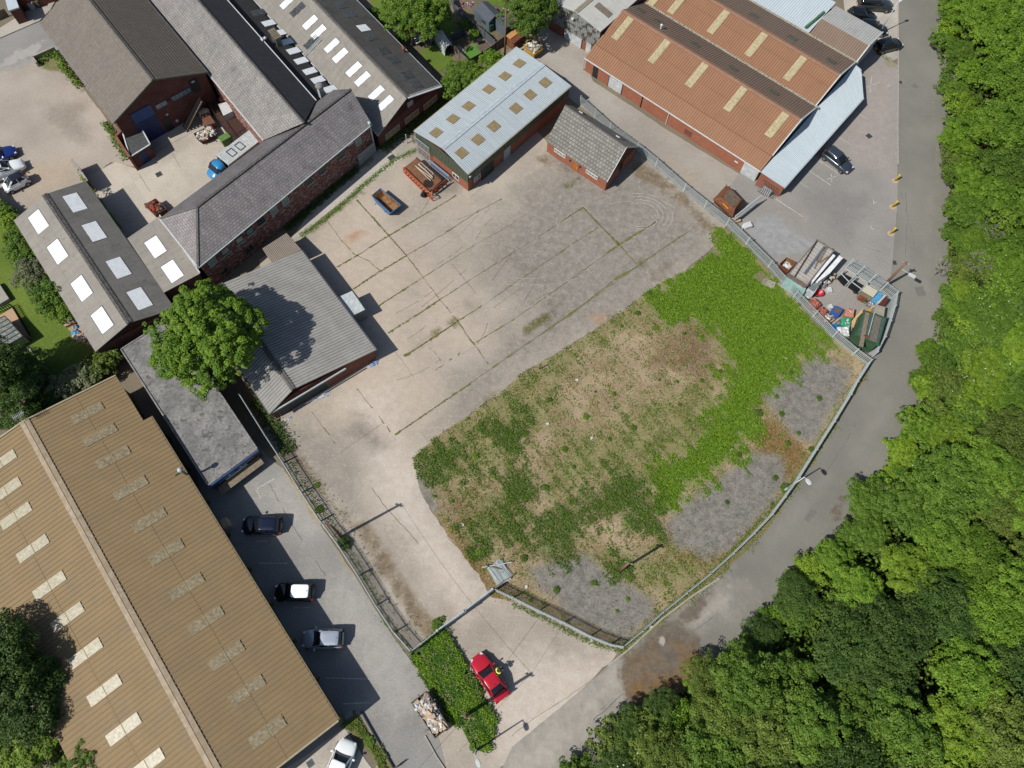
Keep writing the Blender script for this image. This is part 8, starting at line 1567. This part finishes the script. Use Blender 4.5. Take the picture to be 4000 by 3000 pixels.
# ================================================================ GARDENS
def gp(x,y,z=0): return (1450+x/2.765,y/2.765)
def shed(label,e,rdg,f,ze,zr,rm,wm,name='garden_shed'):
    t=bld(name,label,'shed',*e); a=gable(t,e[0],e[1],f[0],f[1],ze,rdg[0],rdg[1],zr,rm,rm,wm,over=.08,gov=.08); return t,a
m_shedroof=plain('shed_felt',S(84,90,98),.9,sc=3); m_shedwall=plain('shed_blue_grey',S(92,104,112),.8)
t,(a_,b_,Ws)=shed('blue-grey garden shed with grey felt ridge roof',[gp(1105,95),gp(1270,245)],[gp(1195,15),gp(1340,170)],[gp(1260,15),gp(1415,155)],1.6,2.3,m_shedroof,m_shedwall)
door(Ws['a'],gp(1160,200),.7,1.4,t,plain('shed_door',S(84,100,104),.7)); window(Ws['a'],gp(1215,235),.8,.4,t,m_dark,m_glassd)
t,P=slabthing('garden_shed','smaller flat roofed grey shed next to the ridge roofed one','shed',[gp(1335,200),gp(1410,155),gp(1545,235),gp(1460,300)],0,1.7,m_shedwall,'walls'); mb=MB(); c=sum(P,Vector((0,0,0)))/4; mb.prism([tuple((c+(p-c)*1.06)[:2]) for p in P],1.7,1.78); mb.ob('roof',m_shedroof,t)
for i,(x,y,lb) in enumerate([(1290,330,'tall green water butt between the two garden sheds'),(1500,345,'pale green garden store box beside the small shed')]):
    b=G(gp(x,y)); t=thing('storage_box',lb,'storage box',(b.x,b.y,0)); mb=MB(); mb.bx(b.x,b.y,.5,.9 if i else .6,.6,1.,.7); mb.bx(b.x,b.y,1.03,.96 if i else .66,.66,.06,.7); mb.ob('box',plain('store_green_%d'%i,S(80,150,120) if i else S(50,100,74),.5),t)
# polythene tunnel
A_,B_=G(gp(745,440)),G(gp(850,590)); d=(B_-A_).normalized(); n_=Vector((-d.y,d.x,0)); L=(B_-A_).length; t=thing('polytunnel','white polythene garden tunnel on the small lawn','polytunnel',tuple((A_+B_)/2)); V=[];M_=9;K=7
for j in range(K):
    for i in range(M_): a=math.pi*i/(M_-1); V.append(A_+d*L*j/(K-1)+n_*math.cos(a)*.75+Vector((0,0,math.sin(a)**.8*1.6+rng.normal()*.02)))
mk('cover',V,[(j*M_+i,j*M_+i+1,(j+1)*M_+i+1,(j+1)*M_+i) for j in range(K-1) for i in range(M_-1)],plain('polythene',S(200,206,206),.35,sc=4,c2=S(170,178,178)),t,True)
mb=MB(); [mb.bar(V[j*M_+i],V[j*M_+i+1],.04) for j in (0,3,6) for i in range(M_-1)]; mb.ob('hoops',m_galv,t)
def gfence(label,pts,h,mat,sp=1.8):
    P=[G(p) for p in pts]; t=thing('garden_fence',label,'fence',tuple(P[0]),group='garden fences'); mb=MB(); 
    for a,b in zip(P,P[1:]): mb.bar(a+Vector((0,0,h/2)),b+Vector((0,0,h/2)),.05,h-.05)
    mb.ob('boards',mat,t)
    for a,b in zip(P,P[1:]):
        N=max(1,round((b-a).length/sp))
        for i in range(N+1): p=a.lerp(b,i/N); q=MB(); q.bx(p.x,p.y,h/2+.04,.1,.1,h+.08); q.ob('post',m_timber,t)
    return t
m_fgrey=plain('grey_fence',S(86,92,98),.8); m_fbrown=plain('brown_fence',S(120,110,96),.85,sc=3)
gfence('grey garden fence running down past the two sheds',[gp(965,180),gp(1060,290),gp(1230,420),gp(1330,520)],1.3,m_fgrey); gfence('brown fence along the front of the turf plot',[gp(870,530),gp(960,640),gp(1055,720),gp(1200,640),gp(1340,545)],1.2,m_fbrown); gfence('dark fence across the back of the turf plot',[gp(840,470),gp(1000,390),gp(1060,440)],1.2,m_fgrey); gfence('brown fence from the turf plot to the yellow skip',[gp(1340,545),gp(1460,460),gp(1590,380)],1.3,m_fbrown); gfence('brown fence beside the polythene tunnel running up the garden',[gp(620,250),gp(740,390),gp(860,500)],1.2,m_fbrown); gfence('dark timber fence at the top beside the broad garden tree',[gp(860,20),gp(900,130),gp(975,190)],1.3,m_fgrey)
gfence('low timber fence behind the tan warehouse gable hedge',[(330,1560),(400,1518),(455,1486)],1.1,m_dark)
def smallbox(nm,lb,cat,px,z0,z1,w_,l_,rz,mat,part='body'):
    b=G(px); t=thing(nm,lb,cat,(b.x,b.y,z0)); mb=MB(); mb.bx(b.x,b.y,(z0+z1)/2,w_,l_,z1-z0,rz); mb.ob(part,mat,t); return t
t=smallbox('picnic_table','black and white striped garden table','table',gp(490,465),.55,.62,1.8,1.,-.8,m_black,'top'); mb=MB(); b=G(gp(490,465)); 
for i in range(4): mb.bx(b.x+(i-1.5)*.42*math.cos(-.8),b.y+(i-1.5)*.42*math.sin(-.8),.63,.16,1.,.03,-.8)
mb.ob('white_slats',m_wpaint,t); mb=MB(); [mb.bx(b.x+x,b.y+y,.3,.08,.08,.55) for x in (-.5,.5) for y in (-.4,.4)]; mb.ob('legs',m_black,t)
b=G(gp(515,470)); t=thing('parasol','folded pale blue parasol standing at the striped table','parasol',tuple(b)); mb=MB(); mb.tube(b,b+Vector((0,0,2.1)),.03); mb.ob('pole',m_wsheet,t); mb=MB(); mb.lathe(b,[(.22,.9),(.16,1.3),(.08,1.9),(.02,2.1)],8); mb.ob('canopy',plain('parasol_blue',S(150,166,180),.7),t)
heap('patio_clutter','orange bricks and pots heaped on the garden patio',[gp(330,320),gp(400,280),gp(480,370),gp(400,400)],.2,[(plain('terracotta_orange',S(206,120,70),.8),'box','orange_bricks'),(m_rust,'bag','pots')],22,(.3,.6),'garden clutter',21,hh=.15)
heap('garden_clutter','pots and toys on the paving at the top garden',[gp(900,10),gp(1130,10),gp(1100,60),gp(940,90)],.2,[(m_bagw,'bag','white_pots'),(plain('mauve',S(170,110,170),.7),'bag','purple_toy'),(m_redb,'box','red_toy'),(m_bagg,'bag','grey_pots')],26,(.25,.55),'garden clutter',22,hh=.2)
heap('garden_clutter','table, chairs and pots beside the turf plot',[gp(560,430),gp(680,420),gp(690,490),gp(590,500)],.3,[(m_dark,'plank','dark_chairs'),(m_bagg,'bag','grey_pots')],18,(.3,.6),'garden clutter',23,hh=.2)
smallbox('raised_deck','dark brown square deck on the turf plot','deck',gp(1220,520),0.02,.14,1.6,1.5,.75,plain('deck_brown',S(104,90,80),.85)); smallbox('paving_slab','pale grey paving at the corner of the turf plot','paving',gp(960,545),.02,.08,1.7,.9,-.75,m_conc); smallbox('garden_chair','dark garden chair on the turf plot','chair',gp(1175,470),.05,.6,.6,.6,.4,m_black); smallbox('rusty_crate','rust red box behind the pale roofed unit ridge beside the telegraph pole','box',gp(1555,480),0,1.2,1.9,1.3,.9,m_rust); smallbox('orange_board','pale orange board on the rust red box','board',gp(1530,450),1.2,1.3,1.9,.8,.9,plain('orange_board',S(206,150,90),.8))
heap('garden_clutter','pile of cut branches beside the yellow skip',[gp(1600,400),gp(1700,370),gp(1760,420),gp(1660,460)],.4,[(m_timber,'plank','branches'),(plain('dead_leaf',S(150,128,80),.9),'bag','dead_leaves')],34,(.3,.7),'branches',24,hh=.3)
# left garden
blk=[G(p,1.7) for p in ((55,1425),(140,1390),(215,1520),(118,1560))]; t=thing('garden_shed','black felt roofed garden shed in deep shade beside the lawn','shed',tuple((blk[0]+blk[2])/2)); 
bl_=[(30,1440),(130,1370),(210,1520),(110,1560)]
def q6(x,y): return (x/3.016,1050+y/3.016)
E_=[q6(60,1130),q6(310,1530)]; F_=[q6(360,985),q6(620,1410)]; Rg=[q6(190,1040),q6(450,1480)]
gable(t,E_[0],E_[1],F_[0],F_[1],1.8,Rg[0],Rg[1],2.3,plain('black_felt',S(66,70,76),.9,sc=2,c2=S(90,94,98)),None,m_dark,over=.1,gov=.1)
t,P=slabthing('gravel_bed','raised pinkish gravel bed with railings in the garden','gravel bed',[q6(-20,560),q6(155,455),q6(380,810),q6(150,930),q6(-20,960)],0,.12,plain('pink_gravel',S(196,160,128),.9,sc=8,var=.15),'gravel')
def pf(label,pts,h=.7):
    P=[G(q6(*p)) for p in pts]; t=thing('picket_railing',label,'railing',tuple(P[0]),group='garden railings'); mb=MB()
    for a,b in zip(P,P[1:]):
        N=int((b-a).length/.22); 
        for i in range(N): p=a.lerp(b,(i+.5)/N); mb.bx(p.x,p.y,h/2,.07,.07,h)
        mb.bar(a+Vector((0,0,h*.7)),b+Vector((0,0,h*.7)),.05,.05)
    mb.ob('pickets',m_black,t)
pf('dark picket railing along the upper edge of the pink gravel bed',[(-20,530),(155,440)]); pf('dark picket railing along the long right edge of the pink gravel bed',[(165,450),(385,820)]); pf('dark picket railing along the lower edge of the pink gravel bed',[(375,830),(60,950)])
P=[G(q6(*p),1.5) for p in [(-30,590),(50,550),(265,790),(30,930),(-60,900)]]; c=sum(P,Vector((0,0,0)))/5; t=thing('greenhouse','glass greenhouse with dark frame on the pink gravel bed','greenhouse',(c.x,c.y,0)); mb=MB(); mb.prism([tuple(p[:2]) for p in P],.1,1.4); mb.ob('glazing',plain('greenhouse_glass',S(120,132,130),.15,spec=.6,sc=2,c2=S(176,168,140)),t); mb=MB()
for i in range(5): mb.bar(P[i]-Vector((0,0,.08)),P[(i+1)%5]-Vector((0,0,.08)),.08,.08)
for i in range(1,6): mb.bar(P[1].lerp(P[2],i/6)-Vector((0,0,.06)),P[0].lerp(P[3],i/6)-Vector((0,0,.06)),.06,.05)
mb.ob('frame',m_dark,t)
t,P=slabthing('planter','grey raised planter at the left edge of the lawn','planter',[q6(-40,160),q6(0,190),q6(105,350),q6(-30,430)],0,.5,m_conc,'box')
heap('blue_tarpaulin','blue tarpaulin bundled around timber at the shed corner',[q6(830,690),q6(900,640),q6(1000,820),q6(890,860)],.3,[(plain('blue_sheet',S(70,140,200),.4,sc=4,c2=S(110,170,214)),'bag','blue_sheet'),(m_card,'box','timber')],26,(.5,.9),'tarpaulin',31,hh=.25)
smallbox('timber_board','pale board lying above the blue tarpaulin','board',q6(850,640),.05,.3,1.4,.5,.6,m_card)
b=G(q6(1375,1045)); t=thing('round_lid','round cream lid in the passage behind the grey shed gable','lid',(b.x,b.y,0)); mb=MB(); mb.lathe(b,[(.4,0),(.42,.5),(.42,.56),(.1,.6)],20); mb.ob('lid',m_conc,t)
b=G(q6(400,985)); t=thing('garden_bench','small white garden ornament at the black shed corner','ornament',(b.x,b.y,0)); mb=MB(); mb.lathe(b,[(.2,0),(.12,.3),(.25,.6),(.1,.8)],8); mb.ob('stone',m_wpaint,t)
# litter specks
mb=None
for i,(cr,x,y) in enumerate([('22',305,345),('22',685,470),('12',1785,1215),('21',560,1625),('22',1890,572),('23',120,95),('31',155,1440),('23',680,560),('23',1195,440)]):
    b=G(k(cr,x,y)); t=thing('litter','small white scrap of litter on the waste ground','litter',(b.x,b.y,0),group='scraps of litter'); q=MB(); q.bx(b.x,b.y,.06,.3,.2,.05,i); q.bx(b.x+.1,b.y+.05,.1,.14,.14,.05,i*2); q.ob('scrap',m_wpaint,t)
# stub pipe and white post
for cr,x,y,h_,lb,m_ in (('21',238,1530,1.1,'thin dark green post at the edge of the concrete beside the grass',plain('post_green',S(50,80,70),.6)),('10',1305,1240,1.5,'white post in the weeds by the passage',m_wsheet)):
    b=G(k(cr,x,y)); t=thing('marker_post',lb,'post',(b.x,b.y,0)); q=MB(); q.tube(b,b+Vector((0,0,h_)),.06,.05); q.lathe(b+Vector((0,0,h_)),[(.07,0),(.07,.05),(.02,.08)],8); q.ob('shaft',m_,t)
b=G(k('13',1700,1610)); 
# white lamp on the wall of the tan warehouse and box near the dark blue car
smallbox('timber_box','upright tan timber box beside the bonnet of the dark blue car','box',k('02',1975,1220),0,1.2,.6,.9,.6,m_card)

leafline('leaf_litter','brown leaf litter along the wooded side of the road',[(3640,330),(3672,780),(3655,1120),(3590,1340),(3530,1450),(3540,1540),(3440,1730),(3385,1840),(3300,1915),(3280,2000),(3150,2125)],.4,.012,.03,1600,.06,'straw',kind='stuff')
